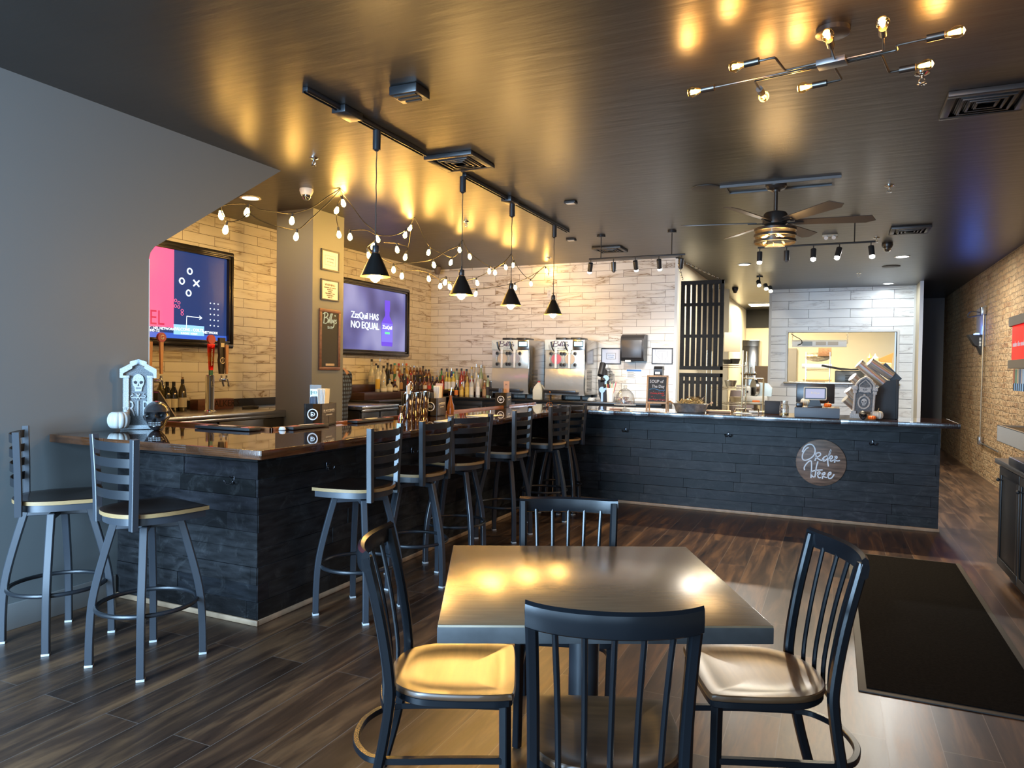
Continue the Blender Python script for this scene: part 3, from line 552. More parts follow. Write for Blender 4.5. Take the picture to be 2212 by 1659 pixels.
rp = nt.nodes.new('ShaderNodeValToRGB'); e = rp.color_ramp.elements; e[0].position = .35; e[0].color = (.04, .04, .14, 1); e[1].position = .68; e[1].color = (.25, .25, .45, 1); k = e.new(.5); k.color = (.11, .11, .29, 1)
nt.links.new(uvn.outputs[0], nz.inputs[0]); nt.links.new(nz.outputs[0], rp.inputs[0]); nt.links.new(rp.outputs[0], nt.nodes['Principled BSDF'].inputs['Emission Color'])
quad(t2, [(o2_[0] - .78, o2_[1] - .44), (o2_[0] + .78, o2_[1] - .44), (o2_[0] + .78, o2_[1] + .44), (o2_[0] - .78, o2_[1] + .44)], .0505, 'screen', m, o2_)
for s_, p, sz in (('ZzzQuil HAS', (789, 683), .125), ('NO EQUAL', (789, 703.5), .135)):
    c = scr(*p); text(s_, sz, SCW, t2, (.054, c[0] - o2_[0], c[1] - o2_[1]), RX, sx=1.0, name='advert_lettering', space=.94, ext=.002)
c = scr(836, 748); cy, cz = c[0] - o2_[0], c[1] - o2_[1]
MB().prism([(cy + x, cz + y) for x, y in ((-.13, 0), (.13, 0), (.14, .03), (.14, .34), (.07, .42), (.055, .44), (.055, .50), (.065, .50), (.065, .66), (-.065, .66), (-.065, .50), (-.055, .50), (-.055, .44), (-.07, .42), (-.14, .34), (-.14, .03))], .0535, FX, .0515).build('bottle_picture', glow('violet bottle', (.09, .04, .42), 1.1), t2)
MB().box((cy - .135, cz + .06, .054), (cy + .135, cz + .33, .055), M=FX).build('bottle_label', glow('blue violet label', (.13, .10, .6), 1.1), t2)
text('ZzzQuil', .075, SCW, t2, (.057, cy, cz + .27), RX); MB().box((cy - .06, cz + .175, .056), (cy + .06, cz + .205, .0565), M=FX).build('green_band', glow('green band', (.1, .6, .25), 1), t2)
def framed(x, y, z, w, h, fw, rot, name, lab, cat, mats, lines, M=None, group=None):
    t = thing(name, lab, cat, (x, y, z)); Mr = rot
    b = MB(); picframe(b, w, h, fw, .016, Mr); b.build('frame', mats[0], t)
    MB().box((-w / 2 + fw * .5, -h / 2 + fw * .5, .002), (w / 2 - fw * .5, h / 2 - fw * .5, .008), M=Mr).build('sheet' if mats[1] is not BLKB else 'board', mats[1], t)
    for s_, sz, dx, dy, m_ in lines:
        p = Mr @ Vector((dx, dy, .009)); text(s_, sz, m_, t, p, Mr.to_euler(), space=1.0)
    return t
BLKB = mat('chalkboard', (.028, .03, .032), .7); CHK = mat('pale blue chalk', (.35, .55, .75), .8)
MX = FX; MY = Matrix.Rotation(PI / 2, 4, 'X')
GF = mat('grey black frame', (.05, .055, .055), .4)
f1 = framed(-4.768, 5.95, 2.572, .285, .215, .016, MX, 'picture_frame', 'small framed notice with blue writing, topmost frame on the grey column', 'frame', (GF, PAPER), [('no smoking', .026, 0, .02, mat('blue ink', (.12, .25, .45), .6)), ('or vaping', .026, 0, -.012, MATS['blue ink'])])
b2 = MB(); picframe(b2, .17, .10, .004, .0095, MX); b2.build('printed_border', MATS['blue ink'], f1)
framed(-4.768, 5.95, 2.268, .285, .215, .014, MX, 'picture_frame', 'small framed warning notice in black capitals, middle of the grey column', 'frame', (GF, PAPER), [('WARNING', .034, 0, .052, INK), ('DRINKING ALCOHOLIC', .018, 0, .024, INK), ('BEVERAGES', .018, 0, .004, INK), ('DURING', .018, 0, -.016, INK), ('PREGNANCY CAN', .018, 0, -.036, INK), ('CAUSE BIRTH', .018, 0, -.056, INK), ('DEFECTS', .018, 0, -.076, INK)])
cbd = framed(-4.768, 5.955, 1.757, .335, .63, .034, MX, 'chalkboard', 'narrow chalkboard with blue chalk name hung low on the grey column', 'chalkboard', (mat('reddish brown wood', (.17, .075, .04), .4, noise=(8, .3, 4, (1, 5, 1))), BLKB), [('BAR', .045, 0, .125, CHK)])
# the chalked name, also on both drink machines: one set of brush lines
BIL = [[(.06, .02), (.14, .95)], [(0, .82), (.18, .98), (.34, .9), (.32, .68), (.12, .52)], [(.12, .52), (.34, .5), (.36, .22), (.2, .04), (.02, .1)], [(.42, .1), (.45, .42)], [(.455, .58), (.46, .6)], [(.53, .08), (.50, .5), (.60, .95)], [(.62, .08), (.60, .5), (.69, .95)], [(.70, .42), (.73, .15), (.82, .42)], [(.82, .45), (.80, -.1), (.70, -.3)], [(.89, .72), (.87, .85)], [(1.0, .42), (.90, .38), (.98, .2), (.9, .08)]]
def billys(parent, M, m, r=.028): strokes(BIL, r, m, parent, M, 'brush_lettering', 4, .3)
billys(cbd, FX @ Matrix.Translation((-.115, .16, .0095)) @ Matrix.Diagonal((.22, .12, .12, 1)), CHK, .035)
MB().box((-.07, -.272, .009), (.07, -.246, .016), M=FX, bev=.004).build('chalk_tag', mat('pale wood tag', (.5, .4, .28), .6), cbd)
# ---------------------------------------------------------------- back bar, tap side
def cooler(name, lab, x0, x1, y0, y1, ztop, doors, face='X'):
    L_ = Vector((x0, y0, 0)); t = thing(name, lab, 'bar cooler', L_); TM = Matrix.Translation(-L_)
    b = MB(); b.M = TM; b.box((x0, y0, .08), (x1 - .03, y1, ztop - .055)).box((x0, y0 + .02, 0), (x1 - .08, y1 - .02, .08)); b.build('body', PLAST, t)
    n = doors; W_ = (y1 - y0) / n
    for k in range(n):
        b = MB(); b.M = TM; b.box((x1 - .03, y0 + k * W_ + .012, .11), (x1 - .005, y0 + (k + 1) * W_ - .012, ztop - .075), bev=.005); d = b.build('door', PLAST, t)
        MB().cyl((x1 - .005 - x0, (k + .12) * W_, ztop - .13), (x1 + .006 - x0, (k + .12) * W_, ztop - .13), .011, n=12).build('lock', CHROME, d)
    b = MB(); b.M = TM; b.box((x0, y0, ztop - .045), (x1 + .012, y1 + .004, ztop), bev=.006).box((x1 - .01, y0, ztop - .07), (x1 + .012, y1 + .004, ztop - .04), bev=.004); b.build('steel_top', STEEL, t); return t
cooler('bar_cooler', 'black bar cooler with steel top under the beer taps', XT + .004, -5.10, 3.1, 5.68, 1.03, 3)
cooler('bar_cooler', 'black bar cooler with steel top between the grey column and the liquor shelf', XT + .004, -4.89, 6.69, 7.44, 1.03, 2)
bs = MB().box((XT + .001, 3.1, 1.032), (XT + .03, 7.44, 1.115)); tag(bs.build('backsplash', mat('dark laminate', (.02, .018, .017), .35)), 'dark upstand strip at the foot of the tile wall behind the steel tops', 'backsplash')
def bench(px, py, z): p = at(px, py, 'Z', z); return p
# beer towers
def tower(p, ztop, lab, handles):
    t = thing('beer_tower', lab, 'beer tap', (p.x, p.y, 1.03)); H = ztop - 1.03
    MB().lathe([(.062, 0), (.062, .008), (.045, .014), (.041, .02), (.041, H), (.036, H + .01), (0, H + .012)], 24).build('column', CHROME, t)
    for dy, dx, hh, kind in handles:
        b = MB(); b.cyl((.03, dy, H - .04), (.085 + dx, dy, H - .04), .013, n=12); b.tube([(.06 + dx, dy, H - .04), (.09 + dx, dy, H - .045), (.108 + dx, dy, H - .10)], .010, 10); b.cyl((.078 + dx, dy, H - .04), (.078 + dx, dy, H + .005), .009, n=10); b.ball((.078 + dx, dy, H - .03), .014, 10, 6)
        b.build('faucet', CHROME, t)
        x = .078 + dx
        if kind == 'red':
            h = MB(); h.tint = (.2, .45, .33, 1); h.box((x - .008, dy - .019, H + .005), (x + .008, dy + .019, H + .055)); h.tint = (.85, .05, .02, 1)
            for k in range(6):
                g = k / 5; h.tint = (1, .10 + .5 * (1 - abs(g - .45) * 2.2 if abs(g - .45) < .45 else 0), .015, 1); a0, a1 = .02 + .016 * g, .02 + .016 * (g + .2); h.prism([(dy - a0, H + .055 + .042 * k), (dy + a0, H + .055 + .042 * k), (dy + a1, H + .055 + .042 * (k + 1)), (dy - a1, H + .055 + .042 * (k + 1))], x + .009, FX, x - .009)
            hd = h.build('tap_handle', mat('painted handle', (1, 1, 1), .3, tint=1), t)
            b = MB(); b.cyl((x - .012, dy, H + .35), (x + .012, dy, H + .35), .044, n=28); b.build('badge', mat('brick red badge', (.5, .04, .02), .3), hd)
            text('TROPICALIA', .024, mat('cream letters', (.9, .8, .6), .5), hd, (x + .0115, dy, H + .18), (FX @ Matrix.Rotation(-PI / 2, 4, 'Z')).to_euler(), sx=1.2)
        elif kind == 'black':
            h = MB(); h.prism([(dy - .022, H + .02), (dy + .022, H + .02), (dy + .038, H + .15), (dy + .03, H + .20), (dy + .036, H + .24), (dy + .036, H + .37), (dy - .036, H + .37), (dy - .036, H + .24), (dy - .03, H + .20), (dy - .038, H + .15)], x + .014, FX, x - .014)
            hd = h.build('tap_handle', mat('black tap handle', (.03, .026, .022), .35), t)
            b = MB(); b.tube([(x + .016, dy + .028 * math.cos(2 * PI * i / 24), H + .15 + .028 * math.sin(2 * PI * i / 24)) for i in range(24)], .003, 6, closed=True); b.build('badge', mat('cream letters', (.9, .8, .6), .5), hd)
            text('3', .05, MATS['cream letters'], hd, (x + .0155, dy, H + .15), RX); MB().box((x + .014, dy - .02, H + .28), (x + .0155, dy + .02, H + .32)).build('label', MATS['cream letters'], hd)
        else:
            h = MB(); h.prism([(dy - .010, H + .02), (dy + .010, H + .02), (dy + .017, H + .30), (dy - .017, H + .30)], x + .009, FX, x - .009); hd = h.build('tap_handle', mat('peach wood', (.62, .33, .18), .5), t)
            if kind == 'G': MB().cyl((x - .012, dy, H + .34), (x + .012, dy, H + .34), .042, n=24).build('badge', mat('crimson badge', (.35, .02, .03), .3), hd); text('G', .055, PAPER, hd, (x + .0135, dy, H + .34), RX)
    return t
pt = bench(453, 889, 1.03); zt = at(453, 812, 'X', pt.x).z
tower(pt, zt, 'chrome beer tower with an orange handle and a black handle', ((-.01, -.055, 0, 'red'), (.095, -.03, 0, 'black'), (.13, .0, 0, 'plain')))
p_ = at(330, 889, 'X', pt.x); tower(Vector((pt.x, p_.y - .09, 1.03)), zt, 'chrome beer tower at the wall opening, mostly hidden, with a crimson G badge', ((.0, .0, 0, 'plain'), (.085, .03, 0, 'G')))
GREENG = mat('green black bottle glass', (.012, .014, .006), .08, spec=.8, coat=.5); AMBG = mat('olive bottle glass', (.07, .055, .012), .08, spec=.8, coat=.4)
CORK = mat('cork', (.45, .27, .12), .8); FOILB = mat('black foil', (.012, .012, .012), .3); LABW = mat('cream label', (.72, .68, .58), .7)
for i, (px, top, glassm, cap, lab) in enumerate(((347, 812, AMBG, CORK, 'olive wine bottle with cork, closest to the wall opening'), (361, 820, GREENG, FOILB, 'slim dark wine bottle second in the row, label half hidden'), (375, 820, GREENG, FOILB, 'dark sloping wine bottle third in the row on the steel top'), (394, 814, AMBG, CORK, 'olive wine bottle with cork, closest to the tall chrome tower'))):
    p = bench(px, 889 - i * .3, 1.03); h = at(px, top, 'X', p.x).z - 1.03; t = thing('wine_bottle', lab, 'bottle', (p.x, p.y, 1.03), 0, 'wine bottles beside the beer tower')
    sh = .6 if i == 0 else .42
    MB().lathe([(.0, .0), (.036, .001), (.038, .01), (.038, h * (sh if i == 0 else .48)), (.033, h * .62), (.017, h * .76), (.0145, h * .80), (.0145, h * .93), (.0, h * .935)], 20).build('glass', glassm, t)
    MB().lathe([(.0155, h * .80), (.0158, h * .935), (.0, h * .937)] if cap is FOILB else [(.0152, h * .80), (.0152, h * .92), (.0155, h * .921)], 16, cap=False).build('foil', FOILB, t)
    if cap is CORK: MB().cyl((0, 0, h * .92), (0, 0, h), .0098, n=12).build('cork', CORK, t)
    b = MB(); b.lathe([(.0386, h * .12), (.0386, h * .40)], 24, cap=False); b.build('label', LABW, t)
bx = thing('wooden_box', 'small reddish brown wooden box with burnt lettering behind the chrome tower', 'box', (-5.74, at(458, 880, 'X', -5.74).y, 1.03))
yb0, yb1 = at(418, 880, 'X', -5.7).y, at(496, 880, 'X', -5.7).y; hw = (yb1 - yb0) / 2; hz = at(460, 862, 'X', -5.7).z - 1.03
RW = mat('reddish stained wood', (.12, .04, .02), .4, noise=(7, .3, 4, (1, 6, 1)))
MB().box((-.05, -hw, 0), (.06, hw, hz), bev=.003).build('body', RW, bx); text("WALKER'S", .095, mat('burnt lettering', (.02, .008, .005), .8), bx, (.0615, .09, hz * .52), RX, name='burnt_lettering')
b = MB(); pa = at(541, 883, 'X', -5.5); b.M = Matrix.Translation((0, 0, 0)); b.lathe([(.07, 0), (.075, .02), (.06, .03), (0, .032)], 16, sx=.8, sy=1.4); o = b.build('rubber_bundle', MATTB, loc=(-5.5, pa.y, 1.03)); tag(o, 'low black bundle lying on the steel top beside the wooden box', 'cloth')
# sloping black screen at the wall end of the steel top
p1 = at(371, 900, 'X', -5.16); p2 = at(337, 846, 'X', -5.16); ps = thing('sloping_screen', 'black touch screen seen edge on, leaning back beside the wine bottles', 'screen', (-5.16, p1.y, 1.032)); dy = p2.y - p1.y; dz = p2.z - 1.032
MB().prism([(0, 0), (dy, dz), (dy - .012, dz - .01), (dy - .012, 0)], .035, FX, -.16).build('case', PLAST, ps)
MB().prism([(.002, .001), (dy, dz + .004), (dy + .004, dz + .012), (.012, .004)], .037, FX, -.162).build('pale_rim', mat('pale rim', (.5, .42, .36), .5), ps)
# ---------------------------------------------------------------- liquor shelf and back cabinets
LS = Vector((XT + .004, 7.50, 0)); lsf = thing('liquor_shelf', 'dark brown stepped bottle shelf running around the tiled corner', 'shelf', LS); TM = Matrix.Translation(-LS)
b = MB(); b.M = TM; b.box((XT + .004, 7.50, 1.056), (-5.44, 9.96, 1.15), bev=.002).box((XT + .004, 7.50, 1.15), (-5.70, 9.96, 1.245), bev=.002).box((-5.44, 9.66, 1.056), (-4.60, 9.96, 1.13), bev=.002).build('step', DBROWN, lsf)
bc = thing('back_cabinet', 'low black cabinet under the liquor bottles and drink machines', 'cabinet', (-5.2, 9.3, 0)); TM = Matrix.Translation((5.2, -9.3, 0))
BC = mat('black painted cabinet', (.014, .015, .016), .42)
b = MB(); b.M = TM; b.box((XT + .004, 7.50, 0), (-5.25, 9.96, 1.02)).box((-5.25, 9.34, 0), (-2.04, 9.96, 1.02)); b.build('body', BC, bc)
b = MB(); b.M = TM; b.box((XT + .004, 7.48, 1.02), (-5.2, 9.96, 1.055), bev=.003).box((-5.2, 9.29, 1.02), (-2.04, 9.96, 1.055), bev=.003); b.build('top', mat('black laminate top', (.02, .02, .02), .25), bc)
for k in range(6):
    x0 = -5.19 + k * .523; b = MB(); b.M = TM; b.box((x0 + .006, 9.318, .12), (x0 + .517, 9.34, 1.005), bev=.003); b.M = TM @ Matrix.Translation((x0 + .2615, 9.318, .56)) @ Matrix.Rotation(PI / 2, 4, 'X'); picframe(b, .505, .86, .055, .006, Matrix()); d = b.build('door', BC, bc)
    kx = x0 + (.47 if k % 2 == 0 else .05); b = MB(); b.M = TM; b.ball((kx, 9.296, .93), .014, 10, 6); b.cyl((kx, 9.318, .93), (kx, 9.296, .93), .006, n=8); b.build('knob', MATTB, d)
CLR = thin_glass('clear bottle glass', (.93, .95, .94), .16)
def liquid(n, c): return mat(n, c, .12, spec=.7, coat=.5, croughn=.04)
LQ = dict(clear=liquid('clear spirit', (.52, .55, .52)), amber=liquid('amber whiskey', (.20, .065, .012)), dark=liquid('dark spirit', (.045, .015, .008)), gold=liquid('golden spirit', (.50, .32, .07)), green=liquid('green bottle', (.04, .22, .04)), blue=liquid('blue bottle', (.01, .03, .22)),
    black=liquid('black bottle', (.012, .012, .013)), red=liquid('red spirit', (.28, .02, .012)), teal=liquid('teal glass', (.12, .42, .36)), yellow=liquid('yellow liqueur', (.62, .48, .08)), pale=liquid('pale green glass', (.35, .45, .25)), rust=liquid('rust brown spirit', (.25, .10, .05)), steel=STEEL)
CP = dict(black=FOILB, gold=mat('gold foil', (.55, .36, .08), .3, .8), white=WHITE_M, red=mat('red cap', (.5, .03, .03), .35), teal=mat('teal cap', (.03, .30, .27), .35), steel=CHROME, orange=mat('orange cap', (.75, .13, .03), .35), cork=CORK, blue=mat('blue cap', (.05, .15, .45), .35))
LB = dict(w=PAPER, c=LABW, r=mat('red label', (.55, .05, .04), .6), k=mat('dark label', (.04, .03, .03), .6), t=mat('tan label', (.45, .28, .14), .6), g=mat('green label', (.06, .20, .08), .6), y=mat('yellow label', (.7, .5, .1), .6), o=mat('orange label', (.7, .2, .03), .6), b=mat('black printed label', (.02, .02, .02), .5))
LBN = dict(w='white', c='cream', r='red', k='dark', t='tan', g='green', y='yellow', o='orange', b='black')
bn = 0
def bottle(x, y, z, h, liq, cap, lab, label, kind=0, group=None):
    r = (.036, .042, .047, .033)[kind]; t = thing('liquor_bottle', label, 'bottle', (x, y, z), 0, group)
    if kind == 0: pf = [(0, 0), (r * .95, 0), (r, .006), (r, h * .60), (r * .8, h * .67), (.0135, h * .76), (.0135, h * .93), (0, h * .931)]
    elif kind == 1: pf = [(0, 0), (r, 0), (r, h * .40), (r * .92, h * .52), (r * .6, h * .62), (.014, h * .68), (.014, h * .9), (0, h * .901)]
    elif kind == 2: pf = [(0, 0), (r * .9, 0), (r, h * .15), (r * .98, h * .35), (r * .75, h * .52), (.014, h * .62), (.014, h * .88), (0, h * .881)]
    else: pf = [(0, 0), (r, 0), (r, h * .52), (r * .85, h * .60), (.012, h * .80), (.012, h * .94), (0, h * .941)]
    MB().lathe(pf, 14).build('glass', LQ[liq], t); MB().lathe([(.0155, h * .9), (.0155, h), (0, h + .001)], 12).build('cap', CP[cap], t)
    a, b_ = (.10, .48) if kind in (0, 3) else (.08, .34); q = MB(); rr = r + .0008; n = 10; f0 = math.atan2(-y, -x) - .95
    pts = [(rr * math.cos(f0 + 1.9 * i / n), rr * math.sin(f0 + 1.9 * i / n), zz) for zz in (h * a, h * b_) for i in range(n + 1)]
    q.raw(pts, [(i, i + 1, n + 2 + i, n + 1 + i) for i in range(n)]).build('label', LB[lab], t)
ORDN = ['first', 'second', 'third', 'fourth', 'fifth', 'sixth', 'seventh', 'eighth', 'ninth', 'tenth', 'eleventh', 'twelfth', 'thirteenth', 'fourteenth', 'fifteenth', 'sixteenth', 'seventeenth', 'eighteenth', 'nineteenth']
def row(lst, ax, val, z, rowname, grp):
    for i, (px, top, liq, cap, lab, kind) in enumerate(lst):
        p = at(px, top, ax, val); bottle(p.x, p.y, z, max(.15, min(p.z - z, .42)), liq, cap, lab, f'{liq} bottle with {LBN[lab]} label and {cap} cap, {ORDN[i]} from TV in {rowname}', kind, grp)
row([(816.5, 789, 'clear', 'black', 'y', 0), (829, 790, 'clear', 'black', 'c', 0), (858, 801, 'clear', 'white', 'w', 0), (866, 806, 'dark', 'cork', 't', 0), (873.5, 795, 'black', 'black', 'k', 0), (880, 813, 'red', 'gold', 'r', 1), (888, 806, 'amber', 'red', 't', 1), (897.5, 811, 'dark', 'black', 'k', 1), (907.5, 814, 'dark', 'gold', 'k', 2), (917, 812, 'amber', 'gold', 'c', 2), (926, 814, 'rust', 'gold', 'r', 2), (934.5, 813, 'dark', 'black', 'g', 1), (944, 811, 'dark', 'cork', 't', 1)],
    'X', -5.57, 1.151, 'lower step row', 'bottles on the lower step of the shelf')
row([(803, 776, 'clear', 'black', 'c', 2), (812.5, 785, 'clear', 'black', 'c', 0), (821, 775, 'clear', 'steel', 'w', 3), (828.5, 790, 'amber', 'black', 'o', 0), (837, 784, 'black', 'black', 'b', 0), (845, 787, 'dark', 'black', 'c', 0), (852.5, 784.5, 'gold', 'teal', 'g', 0), (861.5, 785, 'amber', 'red', 'r', 0), (870, 785, 'clear', 'steel', 'r', 0), (878, 785, 'gold', 'orange', 'w', 0), (887, 789, 'amber', 'white', 'c', 0), (894.5, 790, 'amber', 'steel', 'k', 0), (901, 790, 'dark', 'white', 'b', 0), (908, 790, 'amber', 'white', 'b', 0), (914, 790.5, 'dark', 'black', 'k', 0), (920, 798, 'amber', 'black', 'b', 0), (926.5, 798, 'amber', 'black', 'k', 0)],
    'X', -5.82, 1.246, 'upper step row', 'bottles on the upper step of the shelf')
row([(829, 824, 'clear', 'steel', 'w', 2), (842, 818, 'clear', 'blue', 'w', 2), (853, 820, 'dark', 'orange', 'c', 2)], 'X', -5.485, 1.151, 'squat front row', 'squat bottles at the front of the step')
row([(946, 800, 'clear', 'white', 'c', 0), (954, 796, 'green', 'black', 'y', 0), (965.5, 796, 'blue', 'black', 'k', 0), (975.5, 796, 'blue', 'steel', 'w', 0), (986.5, 796, 'pale', 'black', 'w', 0), (997, 796, 'red', 'black', 'r', 0), (1002.5, 802, 'red', 'red', 'w', 3), (1008, 797, 'amber', 'black', 'k', 0), (1019, 792.5, 'clear', 'gold', 'r', 0), (1029, 786, 'clear', 'steel', 'w', 0), (1039.5, 789, 'pale', 'steel', 'c', 0)],
    'Y', 9.80, 1.131, 'back wall row', 'bottles standing along the back wall')
row([(956, 811, 'red', 'red', 'r', 0), (964.5, 803, 'yellow', 'gold', 'w', 3), (970.5, 804, 'yellow', 'gold', 'w', 0), (979.5, 803, 'yellow', 'teal', 'w', 0)], 'Y', 9.71, 1.131, 'corner middle row', 'yellow and red bottles in the corner')
row([(986, 827, 'black', 'steel', 'o', 0), (997.5, 826, 'gold', 'steel', 'y', 0), (1009.5, 813, 'gold', 'gold', 'y', 0), (1019, 812, 'clear', 'gold', 'c', 0), (1033, 810, 'clear', 'steel', 'w', 0), (1047, 822, 'rust', 'white', 't', 0), (1054.5, 811, 'pale', 'black', 'k', 3)], 'Y', 9.50, 1.056, 'cabinet top row', 'bottles on the black cabinet top')
p = at(1060.5, 824, 'Y', 9.5); tag(MB().lathe([(.026, 0), (.033, p.z - 1.056), (.030, p.z - 1.056), (.024, .006)], 18, cap=False).build('shaker_cup', CHROME, loc=(p.x, p.y, 1.056)), 'steel mixing cup at the machine end of the cabinet bottles', 'cup')
# ---------------------------------------------------------------- frozen drink machines
MSS = mat('polished steel sheet', (.66, .68, .68), .18, .7, bump=(3.2, .25, .03, (1, 1, 1))); MSIDE = mat('steel side panel', (.48, .47, .45), .2, 1.)
PURP = mat('purple black print', (.06, .03, .08), .5); HEADP = mat('pale header panel', (.62, .70, .70), .3)
def machine(xl, lab, cols, W=.575, D=.60, Y0=9.335, z0=1.056):
    t = thing('frozen_drink_machine', lab, 'drink machine', (xl, Y0, z0)); H0 = .075; H = .845
    b = MB(); b.box((.004, .012, H0), (W - .004, D, H), bev=.006); b.build('cabinet', MSIDE, t)
    b = MB()
    for x, y in ((.06, .05), (W - .06, .05), (.06, D - .06), (W - .06, D - .06)): b.cyl((x, y, 0), (x, y, H0), .016, n=10)
    b.build('feet', PLAST, t)
    n = 10; pts = []; 
    for i in range(n + 1):
        z = H0 + (.44 - H0) * i / n; pts.append((z, -.012 - .022 * math.sin(PI * i / n)))
    b = MB(); q = [(0, y, z) for z, y in pts] + [(W, y, z) for z, y in pts]; m = n + 1
    b.raw(q, [(i, i + 1, m + i + 1, m + i) for i in range(n)] ); b.box((0, -.012, H0), (W, .012, H0 + .01)).box((0, -.01, .43), (W, .012, .44)); b.build('splash_panel', MSS, t)
    MB().box((0, -.014, .443), (W - .01, .012, .70), bev=.003).build('door_panel', mat('satin steel door', (.66, .70, .67), .3, .55), t)
    hp = MB().box((-.01, -.022, .702), (W * .70, .012, H), bev=.003).build('header_panel', HEADP, t)
    billys(hp, Matrix.Translation((.10, -.0235, .745)) @ Matrix.Rotation(PI / 2, 4, 'X') @ Matrix.Diagonal((.25, .085, .1, 1)), PURP, .03)
    text('BAR & GRILL', .014, INK, hp, (.225, -.0235, .727), (PI / 2, 0, 0), space=1.2)
    MB().box((W * .70, -.02, .702), (W, .012, H), bev=.003).build('control_panel', STEEL, t)
    d = MB().box((W * .72, -.024, .742), (W * .97, -.018, .825), bev=.004).build('display', PLAST, t); MB().box((W * .74, -.0255, .755), (W * .95, -.0235, .815)).build('screen', glow('cyan white screen', (.35, .8, 1), 1.5), d)
    for k, cc in enumerate(cols):
        cx = .165 + k * .2; cz = .575
        bz = MB().cyl((cx, -.03, cz), (cx, -.012, cz), .098, n=28).build('barrel_door', thin_glass('clear acrylic', (.9, .9, .9), .1), t)
        MB().cyl((cx, -.026, cz), (cx, -.0145, cz), .072, n=28).build('frozen_drink', cc, t)
        s = MB().box((cx - .016, -.055, cz - .13), (cx + .016, -.028, cz + .11), bev=.006); s.cyl((cx, -.045, cz + .08), (cx, -.045, cz + .13), .024, n=14); s.build('spout', mat('white acrylic', (.72, .72, .7), .3), t)
        h = MB().tube(smooth([(cx - .01, -.05, cz + .10), (cx - .04, -.075, cz + .15), (cx - .055, -.09, cz + .24)], 4), [.009] * 4 + [.012] * 5, 8); h.build('pull_handle', PLAST, t)
        for sx in (-1, 1):
            for sz in (-1, 1):
                s = MB(); M = Matrix.Translation((cx + sx * .078, -.036, cz + sz * .078))
                for a in range(4): s.box((-.026, -.005, -.006), (.026, .005, .006), M=M @ Matrix.Rotation(a * PI / 4, 4, 'Y'), bev=.003)
                s.build('star_knob', PLAST, t)
    b = MB().box((.03, -.16, .105), (W - .07, -.02, .125), bev=.004); b.box((.03, -.165, .115), (W - .07, -.155, .150), bev=.003); b.build('drip_tray', PLAST, t)
    b = MB()
    for x in (.12, .34): b.box((x, .06, H), (x + .15, .38, H + .035), bev=.01)
    b.build('hopper_lid', PLAST, t)
    b = MB()
    for i in range(5):
        for j in range(15): b.box((W - .005, .12 + i * .045, .13 + j * .02), (W - .002, .15 + i * .045, .139 + j * .02))
    b.build('vent_slots', MATTB, t)
    return t
FD = lambda n, c: mat(n, c, .5, emit=c, estr=.15)
machine(-4.52, 'steel frozen drink machine with cream and grey barrels beside the bottles', (FD('cream slush', (.55, .42, .30)), FD('grey slush', (.36, .33, .34))))
machine(-3.69, 'steel frozen drink machine with a pink barrel beside the milk jug', (FD('pink slush', (.62, .14, .17)), FD('cream slush', (.55, .42, .30))))
j = thing('milk_jug', 'translucent gallon jug with red cap between the drink machines', 'jug', (-3.82, 9.41, 1.056))
b = MB(); JS = [(.072, 0), (.076, .01), (.076, .135), (.070, .16), (.045, .205), (.02, .232), (.018, .245)]
b.lathe(JS, 4, M=Matrix.Rotation(PI / 4, 4, 'Z'), sx=1.3, sy=1.3); bmesh.ops.bevel(b.bm, geom=b.bm.edges[:], offset=.012, segments=2, affect='EDGES'); b.build('jug_body', mat('milky plastic', (.62, .62, .52), .35, trans=.15), j)
MB().cyl((0, 0, .245), (0, 0, .262), .02, n=16).build('cap', CP['red'], j); MB().tube(smooth([(.075, 0, .10), (.085, 0, .15), (.05, 0, .20)], 4), .012, 8).build('handle', MATS['milky plastic'], j)
# ---------------------------------------------------------------- on the back wall
def wallbox(px0, py0, px1, py1, Y): a = at(px0, py0, 'Y', Y); c = at(px1, py1, 'Y', Y); return min(a.x, c.x), max(a.x, c.x), min(a.z, c.z), max(a.z, c.z)
x0, x1, z0, z1 = wallbox(1341, 722, 1390, 780, 9.76); td_ = thing('paper_towel_dispenser', 'large black paper towel dispenser on the marble tile wall', 'dispenser', ((x0 + x1) / 2, YT, z0)); w2 = (x1 - x0) / 2; hh = z1 - z0
MB().prism([(0, .0), (-.19, .0), (-.225, .05), (-.225, hh * .72), (-.205, hh * .9), (-.14, hh), (0, hh)], w2, FX, -w2).build('body', PLAST, td_)
MB().box((-w2 * .86, -.232, hh * .12), (w2 * .86, -.224, hh * .78), bev=.004).build('front_cover', mat('dark grey plastic', (.045, .045, .05), .35), td_); MB().box((-.1, -.2, -.012), (-.02, -.17, .02)).build('paper_end', PAPER, td_)
